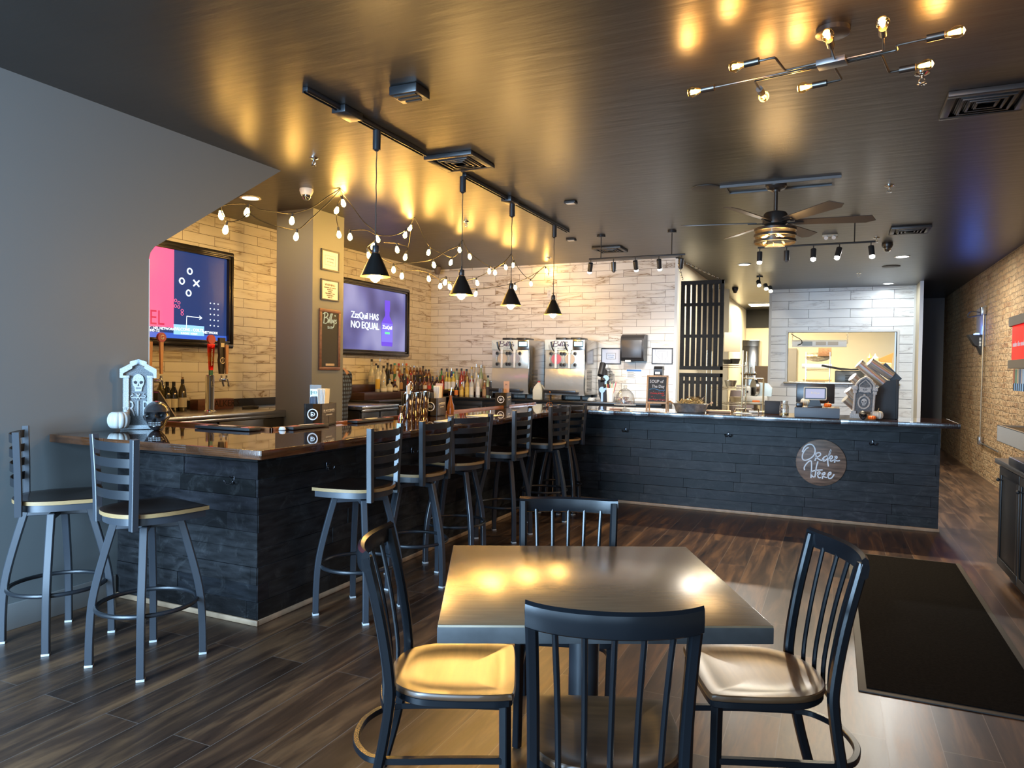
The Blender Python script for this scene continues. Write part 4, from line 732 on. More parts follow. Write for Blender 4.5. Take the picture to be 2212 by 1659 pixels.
for px0, px1, lab in ((1299, 1341, 'framed notice with a printed box on the tile wall, beside the towel dispenser'), (1408, 1453, 'framed sheet of line drawings on the tile wall, near its white end trim')):
    x0, x1, z0, z1 = wallbox(px0, 752, px1, 787, YT - .01); t = thing('picture_frame', lab, 'frame', ((x0 + x1) / 2, YT - .001, (z0 + z1) / 2)); w_, h_ = x1 - x0, z1 - z0
    b = MB(); picframe(b, w_, h_, .014, .014, MY); b.build('frame', mat('black blue frame', (.03, .035, .045), .4), t); MB().box((-w_ / 2 + .01, -.007, -h_ / 2 + .01), (w_ / 2 - .01, -.001, h_ / 2 - .01)).build('sheet', mat('bluish paper', (.62, .65, .74), .5), t)
    if px0 == 1299: b = MB(); picframe(b, .14, .09, .004, .009, MY); b.build('printed_border', INK, t); text('no smoking', .02, MATS['blue ink'], t, (0, -.009, .015), (PI / 2, 0, 0)); text('or vaping', .02, MATS['blue ink'], t, (0, -.009, -.015), (PI / 2, 0, 0))
    else:
        b = MB()
        for ln in ([(-.10, .09), (-.09, .02), (-.03, -.04), (-.02, -.09)], [(-.06, .07), (.05, .07)], [(-.06, .07), (-.06, .03), (-.03, .03), (-.03, -.01)], [(.0, .05), (.0, -.08)], [(.07, .07), (.07, -.01), (.04, -.04), (.09, -.08)], [(.05, -.02), (.02, -.05), (.06, -.09)]): b.tube([(x, -.0075, z) for x, z in ln], .0010, 4)
        b.build('line_drawing', INK, t)
x0, x1, z0, z1 = wallbox(1413, 791, 1431, 826, 9.90); t = thing('soap_dispenser', 'narrow black soap dispenser on the tile wall behind the soup board', 'dispenser', ((x0 + x1) / 2, YT, z0)); w2 = (x1 - x0) / 2; hh = z1 - z0
MB().prism([(0, 0), (-.07, .01), (-.10, .06), (-.10, hh - .04), (-.07, hh), (0, hh)], w2, FX, -w2).build('body', PLAST, t); MB().box((-w2 * .6, -.105, hh * .5), (w2 * .5, -.099, hh * .65)).build('label', PAPER, t)
x0, x1, z0, z1 = wallbox(1353, 797, 1386, 820, YT - .003); t = thing('notice_sheet', 'white notice with a blue band taped to the tile wall', 'notice', ((x0 + x1) / 2, YT - .002, (z0 + z1) / 2)); w2, h2 = (x1 - x0) / 2, (z1 - z0) / 2
MB().box((-w2, -.002, -h2), (w2, 0, h2)).build('paper', PAPER, t); MB().box((-w2 * .95, -.003, h2 * .55), (w2 * .95, -.0015, h2 * .9)).build('blue_band', mat('strong blue print', (.03, .17, .5), .5), t)
b = MB()
for i in range(6): b.box((-w2 * .85, -.003, h2 * (.35 - i * .2)), (w2 * (.2 if i % 2 else .0), -.0015, h2 * (.28 - i * .2)))
b.build('printed_lines', INK, t)
def outlet(x, z, lab, y=YT, rot=0):
    t = thing('wall_outlet', lab, 'outlet', (x, y, z), rot); MB().box((-.036, -.006, -.058), (.036, 0, .058), bev=.003).build('plate', WHITE_M, t)
    b = MB()
    for s in (-1, 1): b.box((-.017, -.0085, s * .024 - .015), (.017, -.005, s * .024 + .015), bev=.003)
    b.build('socket', mat('grey white plastic', (.6, .6, .58), .4), t); return t
p = at(1187, 633, 'Y', YT); outlet(p.x, p.z, 'white wall outlet high on the back tile wall among the string lights')
# lid and cup rack, straws
p = at(1308, 866, 'Y', 9.48); lr = thing('lid_rack', 'black tilted lid and cup rack beside the colourful straws', 'rack', (p.x, 9.48, 1.056))
b = MB(); b.prism([(-.05, 0), (.10, 0), (.10, .05), (-.03, .30), (-.10, .30), (-.09, .1)], .13, FY @ Matrix.Translation((0, 0, -.02)), -.02)
for k in range(4): b.cyl((.07 - k * .045, -.04, .10 + k * .085), (-.0 - k * .02, .05, .22 + k * .10), .044, n=20)
b.build('holder', PLAST, lr)
b = MB()
for k in range(2): b.cyl((-.035 + k * .05, -.055, .16 + k * .16), (-.035 + k * .05, -.047, .16 + k * .16), .042, n=20); b.box((-.05 + k * .05, -.056, -.0 + k * .16), (-.02 + k * .05, -.048, .15 + k * .16))
b.build('blue_lids', mat('pale blue lid', (.30, .48, .80), .3), lr)
b = MB()
for k in range(3): b.cyl((.03 + k * .03, .0, .34 - k * .04), (.01 + k * .03, .05, .45 - k * .04), .038, n=18)
b.build('clear_cups', thin_glass('clear cup plastic', (.95, .95, .95), .2), lr)
p = at(1318, 864, 'Y', 9.42); sc_ = thing('straw_cup', 'white diamond patterned cup full of colourful straws', 'cup', (p.x, 9.42, 1.056)); MB().lathe([(.045, 0), (.058, .19), (.054, .19), (.042, .01)], 8, cap=False).lathe([(0, .004), (.045, .004)], 8, cap=False).build('cup', mat('white ceramic', (.74, .74, .72), .3), sc_)
cl = [(.8, .1, .08), (.85, .55, .1), (.25, .6, .25), (.9, .3, .1), (.2, .45, .4), (.85, .8, .4), (.6, .1, .3)]
for i in range(14):
    a = i * 2.4; b = MB().cyl((.025 * math.cos(a), .025 * math.sin(a), .02), (.07 * math.cos(a) + .01, .05 * math.sin(a), .25 + .02 * math.cos(i * 3)), .0042, n=6); b.build('straw', mat('straw %d' % (i % 7), cl[i % 7], .4), sc_)
# black cups stack etc. beyond: coiled clear tubing on the cabinet
p = at(1275, 867, 'Y', 9.36); b = MB()
for k in range(3): b.tube([(.05 * math.cos(2 * PI * i / 16) + .01 * k, .045 * math.sin(2 * PI * i / 16), .012 + k * .015) for i in range(16)], .008, 6, closed=True)
tag(b.build('coiled_tubing', mat('cloudy tubing', (.6, .6, .58), .3), loc=(p.x, 9.40, 1.056)), 'coil of cloudy tubing lying between the second drink machine and the lid rack', 'tubing')
# ---------------------------------------------------------------- pallet screen hung by the tile wall
PY = 9.90; xa, xb_ = at(1470, 700, 'Y', PY).x, at(1563, 700, 'Y', PY).x; W_ = xb_ - xa
pn = thing('slatted_screen', 'tall black slatted wooden screen hanging from chains beside the tile wall', 'screen', (xa, PY, 0)); BW = mat('black painted wood', (.010, .0105, .011), .65, spec=.2, noise=(8, .3, 4, (1, 6, 1)))
zt_ = at(1515, 606, 'Y', PY).z; zm1 = at(1515, 799, 'Y', PY).z; zm2 = at(1515, 806, 'Y', PY).z
for zlo, zhi, nmn in ((zm1, zt_, 'upper_panel'), (.02, zm2, 'lower_panel')):
    b = MB(); n = 8; g = .021; sw = (W_ - g * (n - 1)) / n
    for k in range(n): b.box((k * (sw + g), -.012, zlo), (k * (sw + g) + sw, .006, zhi), bev=.002)
    zz = [zlo + .03, zhi - .03]; q = zlo + .03
    while q < zhi - .5: q += .43; zz.append(q)
    if nmn == 'lower_panel': zz += [.80, 1.0]
    for z in zz: b.box((0, .007, z - .022), (W_, .025, z + .022)); b.box((0, -.011, z - .018), (W_, .005, z + .018))
    b.box((0, -.016, zhi - .05), (W_, .006, zhi)).box((0, -.016, zlo), (W_, .006, zlo + .05)).box((W_ - .03, -.016, zlo), (W_, .01, zhi)); b.build(nmn, BW, pn)
def chain(parent, p, q, name='chain', r=.0035, M=None, m=CHROME):
    p, q = Vector(p), Vector(q); L_ = (q - p).length; n = max(3, int(L_ / .032)); b = MB(); d = (q - p).normalized(); s = d.orthogonal().normalized(); s2 = d.cross(s)
    for i in range(n):
        c = p.lerp(q, (i + .5) / n); a_, bb = (s, d) if i % 2 else (s2, d); b.tube([c + a_ * .010 * math.cos(2 * PI * k / 8) + bb * .022 * math.sin(2 * PI * k / 8) for k in range(8)], r, 5, closed=True)
    return b.build(name, m, parent)
ct = at(1478, 566, 'Y', PY); chain(pn, (ct.x - xa, 0, ct.z), (W_ - .02, -.005, zt_ - .01)); chain(pn, (.02, -.0, zt_ + .02), (-.045, -.005, zt_ + .24))
# ---------------------------------------------------------------- things on the bar
def cad(px, py, lab, kind, rz=0, s=1):
    p = at(px, py, 'Z', T); t = thing('napkin_caddy', lab, 'caddy', (p.x, p.y, T + .0005), rz)
    w_, d_, h_ = .13, .24, .155; m = mat('dark grey stained wood', (.075, .068, .062), .45, noise=(7, .4, 5, (1, 7, 1)))
    b = MB()
    b.box((-w_ / 2, -d_ / 2, 0), (w_ / 2, d_ / 2, .01)).box((-w_ / 2, -d_ / 2, 0), (w_ / 2, -d_ / 2 + .009, h_)).box((-w_ / 2, d_ / 2 - .009, 0), (w_ / 2, d_ / 2, h_)).box((-w_ / 2, -d_ / 2, 0), (-w_ / 2 + .009, d_ / 2, h_)).box((w_ / 2 - .009, -d_ / 2, 0), (w_ / 2, d_ / 2, h_)).box((-w_ / 2, -.01, 0), (w_ / 2, 0, h_ - .02))
    b.build('box', m, t)
    y = -d_ / 2 - .001; wp = mat('white print', (.85, .85, .84), .5); e = MB(); e.tube([(.036 * math.cos(2 * PI * i / 32), y, h_ / 2 + .004 + .036 * math.sin(2 * PI * i / 32)) for i in range(32)], .0042, 6, closed=True)
    lg = e.build('ring_emblem', wp, t); text('D', .042, wp, t, (.001, y, h_ / 2 + .004), (PI / 2, 0, 0), name='emblem_letter', sx=1.2); MB().box((-.013, y - .0015, h_ / 2 + .001), (.004, y, h_ / 2 + .007)).build('emblem_bar', wp, t)
    text('BLACKENED', .028, wp, t, (w_ / 2 + .001, .0, h_ / 2 + .025), (PI / 2, 0, PI / 2), sx=1.15); MB().box((w_ / 2, -.085, h_ / 2 + .021), (w_ / 2 + .0022, .085, h_ / 2 + .0245)).build('slit_line', m, t); text('AMERICAN WHISKEY', .011, wp, t, (w_ / 2 + .001, 0, h_ / 2 - .003), (PI / 2, 0, PI / 2))
    b = MB()
    for k in range(9): b.box((-.03 + k * .0045, -.105 + (k % 3) * .004, .012), (-.0275 + k * .0045, -.06, h_ + .045 + (k % 2) * .004))
    b.build('sweetener_packets', mat('blue black packets', (.10, .13, .20) if kind == 0 else (.28, .38, .52), .5), t)
    b = MB()
    for k in range(6):
        b.box((.026 + k * .0048, -.09 + k * .006, .02), (.0285 + k * .0048, -.02 + k * .008, h_ + .105), M=Matrix.Translation((.02, 0, .1)) @ Matrix.Rotation(.022 * k - .06, 4, 'Y') @ Matrix.Translation((-.02, 0, -.1)))
    if kind < 2: b.build('white_napkins', mat('napkin white', (.82, .85, .85), .8), t)
    if kind == 0:
        c = MB().box((-.058, -.05, .02), (.028, -.047, h_ + .13)).build('menu_holder', thin_glass('clear acrylic', (.9, .9, .9), .1), t); MB().box((-.053, -.0525, .06), (.023, -.0505, h_ + .10)).build('menu_card', PAPER, t); text('MENU', .026, mat('green grey print', (.15, .25, .2), .6), t, (-.008, -.0535, h_ + .075), (PI / 2, 0, 0)); b = MB(); b.box((-.050, -.0532, h_ + .06), (-.038, -.0526, h_ + .088)).box((-.03, -.0532, h_ + .045), (.015, -.0526, h_ + .048)).box((-.025, -.0532, h_ + .036), (.01, -.0526, h_ + .039)); b.build('printed_lines', MATS['green grey print'], t)
    else:
        c = MB().box((-.01, .05, .02), (.055, .053, h_ + .125)).build('kraft_card', mat('kraft card', (.46, .28, .19), .7), t); text('M', .03, INK, t, (.02, .0485, h_ + .085), (PI / 2, 0, 0), name='printed_mark')
    return t
cad(692, 918, 'dark wooden napkin caddy with a white menu card, on the bar nearest its corner', 0, R_(14))
cad(939, 897, 'dark wooden napkin caddy with white napkins and a kraft card beside the shaker tins', 1, R_(12))
cad(1087, 878, 'small looking dark napkin caddy with blue packets, last along the bar', 2, R_(12))
# shaker tins and jigger on the inner edge of the bar
for i, (px, h, r) in enumerate(((881, .20, .044), (889, .215, .046), (899, .21, .046), (908, .205, .045), (916, .215, .045), (925, .205, .045))):
    p = at(px, 903, 'X', -3.17); tag(MB().lathe([(.030, 0), (.033, .004), (r, h), (r - .003, h), (.028, .008), (0, .008)], 24, cap=False).build('shaker_tin', CHROME, loc=(-3.17 - .05 * (i % 2), p.y, T)), 'stainless cocktail shaker tin, %s in the cluster beside the second napkin caddy' % ORDN[i], 'shaker tin', 'shaker tins on the bar')
p = at(881, 903, 'X', -3.17); tt = thing('bar_spoons', 'white straws and a looped strainer standing in the first shaker tin', 'bar tools', (-3.17, p.y, T + .02)); b = MB()
for k in range(3): b.cyl((0, .01 * k - .01, 0), (.02, -.05 + .02 * k, .25 + .01 * k), .0045, n=7)
b.build('straw', PAPER, tt); MB().tube([(.01, .02 + .03 * math.cos(2 * PI * i / 20), .245 + .035 * math.sin(2 * PI * i / 20)) for i in range(20)], .005, 7, closed=True).tube([(0, 0, .0), (.01, .02, .21)], .004, 6).build('strainer', CHROME, tt)
p = at(866, 899, 'X', -3.2); tag(MB().lathe([(.024, 0), (.008, .045), (.026, .105), (.024, .105), (.006, .047), (.022, .001)], 20, cap=False).build('jigger', CHROME, loc=(-3.2, p.y, T)), 'small double ended steel jigger beside the shaker tins', 'jigger')
p = at(973, 893, 'X', -3.16); t = thing('oil_bottle', 'amber bottle with a pourer standing behind the second napkin caddy', 'bottle', (-3.16, p.y, T)); MB().lathe([(0, 0), (.034, 0), (.036, .03), (.03, .08), (.014, .13), (.012, .17), (0, .171)], 16).build('glass', mat('orange amber glass', (.28, .095, .015), .15, coat=.4), t); MB().cyl((0, 0, .17), (.01, 0, .24), .006, .004, n=10).build('pourer', CHROME, t)
# bar mats
RUB = mat('black rubber bar mat', (.014, .016, .018), .45, bump=(160, .6, .003, (2, 2, 1)))
def barmat(x0, y0, x1, y1, lab):
    t = thing('bar_mat', lab, 'bar mat', (x0, y0, T + .001)); b = MB(); b.box((0, 0, 0), (x1 - x0, y1 - y0, .018), bev=.003).build('rubber', RUB, t)
    lx = x1 - x0 > y1 - y0; L_ = (x1 - x0) if lx else (y1 - y0); b = MB(); q = MB()
    n = int(L_ / .011)
    for k in range(n):
        s = .006 + k * .011
        if abs(s - L_ / 2) < .09 or s < .1 or s > L_ - .1: continue
        if lx: b.box((s, .012, .018), (s + .005, y1 - y0 - .012, .022))
        else: b.box((.012, s, .018), (x1 - x0 - .012, s + .005, .022))
    b.build('rubber_nibs', RUB, t)
    if lx: q.lathe([(.0, .0215), (.075, .0215)], 24, (L_ / 2, (y1 - y0) / 2, 0), cap=False, sy=.4)
    else: q.lathe([(.0, .0215), (.075, .0215)], 24, ((x1 - x0) / 2, L_ / 2, 0), cap=False, sx=.4)
    q.build('white_logo_oval', mat('white oval print', (.7, .74, .74), .5), t)
    q = MB()
    for s in (.03, L_ - .09):
        if lx: q.box((s, .02, .018), (s + .06, y1 - y0 - .02, .0205))
        else: q.box((.02, s, .018), (x1 - x0 - .02, s + .06, .0205))
    q.build('red_print', mat('faded red print', (.5, .16, .14), .5), t)
barmat(-3.80, 3.39, -3.33, 3.49, 'long black rubber bar mat on the short end of the bar')
barmat(-3.27 + .0, 3.62, -3.18, 3.98, 'black rubber bar mat on the inner edge of the bar behind the first caddy')
barmat(-3.27, 4.30, -3.18, 4.78, 'black rubber bar mat on the inner edge of the bar beside the jigger')
p = at(613, 927, 'X', -3.26); tag(MB().lathe([(.018, 0), (.02, .004), (.014, .02), (0, .023)], 10, sx=1.3).build('crumpled_receipt', PAPER, loc=(-3.31 + .04, p.y, T + .045) if False else (-3.24, 3.585, T)), 'small white crumpled paper at the inner edge of the bar', 'paper')
t = thing('menu_sheet', 'white printed place mat lying on the bar behind the third stool', 'menu', (-2.72, 4.95, T + .001), R_(4)); MB().box((-.11, -.15, 0), (.11, .15, .0015)).build('sheet', PAPER, t)
b = MB()
for i in range(9): b.box((-.08, -.12 + i * .028, .0016), (.08 - .02 * (i % 3), -.115 + i * .028, .002))
b.build('printed_lines', mat('grey print', (.3, .3, .3), .6), t)
t = dup(note(t), (-2.80, 5.65, T + .001), R_(-3), 'white printed place mat lying on the bar behind the fourth stool')
p = at(1187, 880, 'Z', T); t = thing('gold_ornament', 'small copper wire pumpkin ornament with a tall pin at the far end of the bar', 'ornament', (p.x, p.y, T)); GW = mat('copper wire', (.6, .3, .14), .2, 1.)
b = MB()
for k in range(6):
    a = k * PI / 3; b.tube([((.005 + .032 * math.sin(PI * i / 12)) * math.cos(a), (.005 + .032 * math.sin(PI * i / 12)) * math.sin(a), .028 - .026 * math.cos(PI * i / 12)) for i in range(13)], .0028, 5)
b.build('wire_body', GW, t); MB().cyl((0, 0, .0), (.003, 0, .17), .0026, n=6).ball((.003, 0, .17), .008, 8, 6).build('pin', GW, t)
# Halloween decorations
def pumpkin(loc, r, h, m, lab, ribs=10, stem=None, name='pumpkin'):
    t = thing(name, lab, 'pumpkin', loc); n = ribs * 6; prof = []; pts = []; K = 12
    for k in range(K + 1):
        ph = PI * k / K; z = h / 2 - math.cos(ph) * h / 2 * (1 - .0); z -= .10 * h * (math.cos(ph) ** 8) * (-1 if k < K / 2 else 1)
        for i in range(n):
            a = 2 * PI * i / n; rr = (math.sin(ph) ** .75 if math.sin(ph) > 0 else 0) * r * (1 - .13 * abs(math.cos(a * ribs / 2)) ** 8); rr = max(rr, .0006); pts.append((rr * math.cos(a), rr * math.sin(a), z))
    fs = [(k * n + i, k * n + (i + 1) % n, (k + 1) * n + (i + 1) % n, (k + 1) * n + i) for k in range(K) for i in range(n)] + [tuple(range(n - 1, -1, -1)), tuple(K * n + i for i in range(n))]
    MB().raw(pts, fs).build('ribbed_body', m, t)
    if stem: MB().tube([(0, 0, h * .85), (.002, 0, h * 1.0), (r * .18, 0, h * 1.22)], [r * .11, r * .08, r * .06], 8).build('stem', stem, t)
    return t
PW = mat('white pumpkin', (.74, .76, .72), .45); PO = mat('orange pumpkin', (.85, .15, .01), .4); PC = mat('cream pumpkin', (.50, .42, .28), .4); STM = mat('tan stem', (.4, .3, .15), .7)
pumpkin((-4.045, 3.03, T), .064, .125, PW, 'white ribbed pumpkin in front of the tombstone at the wall end of the bar')
pumpkin((-4.33, 3.45, T), .066, .13, PC, 'cream ribbed pumpkin half hidden behind the black skull', stem=STM)
STONE = mat('speckled grey foam stone', (.20, .215, .225), .8, noise=(180, .5, 2, E1), bump=(70, .5, .003, E1)); STL = mat('dry brushed pale stone', (.56, .60, .62), .75, noise=(200, .35, 2, E1), bump=(90, .6, .003, E1)); STD = mat('dark recess paint', (.045, .045, .05), .8)
def skullface(b, M, s, m2=None):
    """front relief of a skull: cranium and jaw outline, local xy, z outwards"""
    b.prism([(x * s, y * s) for x, y in ((-.28, -.62), (.28, -.62), (.34, -.30), (.50, -.02), (.54, .28), (.42, .62), (.2, .78), (0, .82), (-.2, .78), (-.42, .62), (-.54, .28), (-.50, -.02), (-.34, -.30))], .011, M, 0)
def eyes(b, M, s, z=.0122):
    for sx in (-1, 1): b.prism([(sx * x * s, y * s) for x, y in ((.10, .08), (.20, -.02), (.38, .04), (.44, .18), (.28, .26), (.12, .20))], z, M, .0085)
    b.prism([(x * s, y * s) for x, y in ((-.08, -.16), (.08, -.16), (0, .06))], z, M, .0085)
    for k in range(5): b.box(((-.20 + k * .09) * s, -.42 * s, .0085), ((-.165 + k * .09) * s, -.28 * s, z), M=M)
A_T = R_(51)
tm = thing('tombstone', 'tall grey foam RIP tombstone with skull and columns at the wall end of the bar', 'decoration', (-4.024, 3.15, T), A_T); tm.scale = (.76, 1, .94)
MV = MY  # local xy -> xz, z -> -y (towards the front)
MB().prism([(-.115, 0), (.115, 0), (.115, .385), (.0, .44), (-.115, .385)], 0, MV, -.025).build('slab', STONE, tm)
b = MB()
b.box((-.132, 0, -.02), (.132, .028, .035), M=MV, bev=.004)
for sx in (-1, 1):
    b.box((sx * .088 - .020, .028, 0), (sx * .088 + .020, .05, .03), M=MV, bev=.003)
    for k in range(4): b.cyl((sx * .088 - .014 + k * .0093, 0, .0), (sx * .088 - .014 + k * .0093, 0, .25), .0065, n=8, M=Matrix.Translation((0, -.013, .10)))
    b.box((sx * .088 - .024, .345, 0), (sx * .088 + .024, .362, .03), M=MV, bev=.003)
for sx in (-1, 1):
    b.prism([(sx * .136, .345), (sx * .136, .405), (sx * .062, .44), (sx * .062, .455), (0, .472), (0, .44), (sx * .045, .425), (sx * .045, .41), (sx * .112, .375), (sx * .112, .345)], .028, MV, -.012)
skullface(b, MV @ Matrix.Translation((0, .305, .0)), .082)
for sx in (-1, 1): b.tube([(sx * x, -.006, z) for x, z in ((.01, .215), (.05, .212), (.058, .222), (.035, .232), (.045, .24))], .0035, 6); b.tube([(sx * .0, -.006, .222), (sx * .014, -.006, .238)], .005, 6); b.tube([(0, -.006, .218), (sx * .012, -.006, .204)], .005, 6)
b.build('carved_relief', STL, tm); b = MB(); eyes(b, MV @ Matrix.Translation((0, .305, .0)), .082); b.build('dark_recesses', STD, tm)
for k, ch in enumerate('RIP'): text(ch, .148, STL, tm, (-.05 + k * .048 + (.006 if k == 2 else 0), -.004, .135), (PI / 2, 0, 0), sx=.62, ext=.004)
b = MB(); G = Matrix.Translation((-.088, -.034, .052))    # gargoyle on the left foot
b.ball((0, 0, .03), .018, 10, 8, (1, .8, 1.5), M=G); b.ball((0, -.008, .068), .015, 10, 8, (1.1, .9, 1), M=G)
for sx in (-1, 1): b.cyl((sx * .009, -.006, .076), (sx * .024, -.004, .10), .006, .001, n=8, M=G); b.tube([(sx * .012, 0, .045), (sx * .028, 0, .035), (sx * .024, -.01, .0)], [.007, .006, .004], 7, M=G); b.cyl((sx * .008, -.012, .03), (sx * .006, -.018, -.018), .006, n=7, M=G)
b.build('gargoyle', STL, tm)
def skull(loc, s, rz, m, lab, ms=None):
    t = thing('skull', lab, 'decoration', loc, rz); b = MB(); n, K = 48, 36; pts = []
    g = lambda a, c, w: math.exp(-((a - c) / w) ** 2)
    for k in range(K + 1):
        ph = PI * k / K
        for i in range(n):
            a = 2 * PI * i / n; x, y, z = math.sin(ph) * math.cos(a), math.sin(ph) * math.sin(a), -math.cos(ph)
            if z < 0: q_ = max(math.sin(ph), 1e-4); e_ = q_ ** .62 / q_; x *= e_; y *= e_
            X, Y, Z = x * .76, y * .95, z * .97
            if z < 0: f = min(1, -z); X *= 1 - .38 * f ** 1.3; Y = Y * (1 - .28 * f) - .16 * f; Z *= 1.12
            if y < .1:
                X *= 1 - .10 * g(Z, .10, .10) + .06 * g(Z, -.18, .12)
                for ex in (-.31, .31): Y += .62 * math.exp(-(((X - ex) / .19) ** 4 + ((Z + .02) / .18) ** 4))
                Y += .40 * math.exp(-((X / .10) ** 4 + ((Z + .33) / .14) ** 4)); Y -= .12 * g(Z, .24, .09) * math.exp(-(X / .6) ** 4)
                Y -= .10 * math.exp(-(((abs(X) - .5) / .16) ** 2 + ((Z + .27) / .10) ** 2)); Y -= .12 * g(Z, -.68, .12) * math.exp(-(X / .38) ** 4)
                Y += .10 * g(Z, -.69, .022) * math.exp(-(X / .36) ** 4)
            else: Y *= 1.14
            pts.append((X * s, Y * s, (Z + 1.06) * s * .90))
    b.raw(pts, [(k * n + i, k * n + (i + 1) % n, (k + 1) * n + (i + 1) % n, (k + 1) * n + i) for k in range(K) for i in range(n)]).build('skull_body', m, t)
    b = MB()
    for r_ in (0, 1):
        for q in range(-4, 4): x = (q + .5) * .085; b.box(((x - .036) * s, (-1.02 + .25 * abs(x)) * s, (.455 - .13 * r_) * s), ((x + .036) * s, (-.80) * s, (.56 - .13 * r_) * s), bev=.012 * s)
    b.build('teeth', m, t); return t
skull((-3.875, 3.165, T), .100, R_(44), mat('black mirror glass', (.035, .035, .038), .22, spec=1, coat=.5, croughn=.05), 'glossy black glass skull beside the white pumpkin on the bar')
# ---------------------------------------------------------------- things on the order counter
def on(px, py): p = at(px, py, 'Z', T); return p
GLS = thin_glass('clear glass', (.95, .96, .96), .16)
p = on(1346, 886); dm = thing('cake_dome', 'clear glass cake dome on a short stand at the bar end of the order counter', 'cake dome', (p.x, 7.42, T))
MB().lathe([(.055, 0), (.05, .006), (.015, .015), (.013, .035), (.04, .045), (.115, .05), (.118, .056), (0, .052)], 28).build('stand', GLS, dm)
MB().lathe([(.10, .058), (.103, .10), (.092, .16), (.055, .21), (.018, .228), (.014, .24), (.02, .25), (.016, .262), (0, .265)], 28, cap=False).build('dome', GLS, dm)
rn = random.Random(3); b = MB()
for i in range(16):
    a = rn.uniform(0, 6.28); r = rn.uniform(0, .06); M = Matrix.Translation((r * math.cos(a), r * math.sin(a), .062 + .02 * (i // 4))) @ Matrix.Rotation(a, 4, 'Z'); b.box((-.026, -.018, 0), (.026, .018, .016), M=M, bev=.004)
b.build('wrapped_treats', mat('pink white wrappers', (.55, .42, .38), .5, noise=(60, .6, 2, E1)), dm)
p0, p1 = on(1377, 893), on(1422, 895); ex = (p0.x + p1.x) / 2; ew = (p1.x - p0.x) + .012; ez = at(1400, 810, 'Y', 7.27).z - T
es = thing('easel_board', 'small wooden easel chalkboard reading soup of the day on the order counter', 'chalkboard', (ex, 7.24, T)); EW = mat('pale pine', (.52, .31, .15), .5, noise=(10, .2, 3, (6, 1, 1)))
TL = Matrix.Rotation(-.10, 4, 'X')
b = MB()
for s in (-1, 1): b.box((s * (ew / 2 - .009) - .009, -.006, 0), (s * (ew / 2 - .009) + .009, .006, ez), M=TL, bev=.0015)
b.box((-ew / 2, -.006, ez - .018), (ew / 2, .006, ez), M=TL, bev=.0015).box((-ew / 2, -.006, .085), (ew / 2, .006, .105), M=TL, bev=.0015); b.build('frame', EW, es)
b = MB()
for s in (-1, 1): b.tube([(s * (ew / 2 - .012), .04, ez - .05), (s * (ew / 2 - .012), .11, .003)], .007, sect=SQ)
b.build('rear_leg', EW, es); MB().box((-ew / 2 + .015, -.002, .10), (ew / 2 - .015, .004, ez - .015), M=TL).build('board', BLKB, es)
def bt(s_, sz, x, z, m, sx=1): q = TL @ Vector((x, -.0035, z)); text(s_, sz, m, es, q, (PI / 2 - .10, 0, 0), sx=sx, name='chalk_lettering', ext=.0006)
CW = mat('white chalk', (.85, .85, .85), .8); CR = mat('red chalk', (.75, .05, .04), .8)
bt('SOUP of', .046, -.01, ez - .065, CW, .85); bt('The Day', .044, .008, ez - .115, CW, .85); bt('Chicken & wild', .023, .0, ez - .185, CR); bt('rice', .018, .06, ez - .203, CR); bt('or', .022, -.05, ez - .218, CR); bt('Red Pepper Gouda', .0215, .0, ez - .250, CR)
b = MB(); b.tube([TL @ Vector((-.08 + .16 * i / 16, -.0045, ez - .148 + .008 * math.sin(i / 16 * 6.0))) for i in range(17)], .0024, 6); b.build('blue_wave', mat('blue chalk', (.1, .35, .7), .8), es)
b = MB()
for i in range(26): q = TL @ Vector((rn.uniform(-.085, .085), -.0035, ez - .16 - rn.uniform(0, .1))); b.ball(q, .0016, 5, 4)
b.build('chalk_dots', CW, es)
p = on(1483, 893); tb_ = thing('galvanised_tub', 'oval galvanised tub heaped with wrapped cutlery and snacks on the order counter', 'tub', (p.x, 7.42, T)); GAL = mat('galvanised steel', (.42, .45, .47), .38, .8, noise=(25, .25, 2, E1))
MB().lathe([(.14, 0), (.15, .01), (.175, .085), (.182, .09), (.175, .092), (.145, .012), (0, .01)], 32, cap=False, sy=.62).build('tub_body', GAL, tb_)
for s in (-1, 1): b = MB(); b.tube(smooth([(s * .15, -.03, .07), (s * .205, -.025, .10), (s * .215, 0, .105), (s * .205, .025, .10), (s * .15, .03, .07)], 4), .004, 6); b.cyl((s * .21, -.02, .104), (s * .21, .02, .104), .011, n=10); b.build('wooden_handle', EW, tb_)
b = MB()
for i in range(150):
    a = rn.uniform(0, 6.28); r = math.sqrt(rn.uniform(0, 1)) * .155; x, y = r * math.cos(a), r * .6 * math.sin(a); z = .075 + .045 * (1 - (r / .16) ** 2) + rn.uniform(-.01, .02)
    q = Matrix.Translation((x, y, z)) @ Matrix.Rotation(rn.uniform(0, 6.3), 4, 'Z') @ Matrix.Rotation(rn.uniform(-.5, .9), 4, 'X'); g = rn.uniform(.7, 1.25); b.tint = (g, g * .95, g * .8, 1); b.box((-.004, -.025, -.002), (.004, .025, .002), M=q); 
o = b.build('heaped_snacks', mat('straw coloured sticks', (.56, .43, .24), .6, tint=1), tb_); o['kind'] = 'stuff'
b = MB()
for i in range(34):
    a = rn.uniform(0, 6.28); r = rn.uniform(.02, .12); x, y = .055 + .1 * rn.uniform(-1, 1), .05 * rn.uniform(-1, 1); q = Matrix.Translation((x, y, .135 + rn.uniform(-.01, .02))) @ Matrix.Rotation(a, 4, 'Z') @ Matrix.Rotation(rn.uniform(.2, 1.3), 4, 'Y'); b.raw([(-.02, -.018, 0), (.025, -.01, .006), (.02, .02, -.004), (-.015, .014, .008)], [(0, 1, 2, 3)], q)
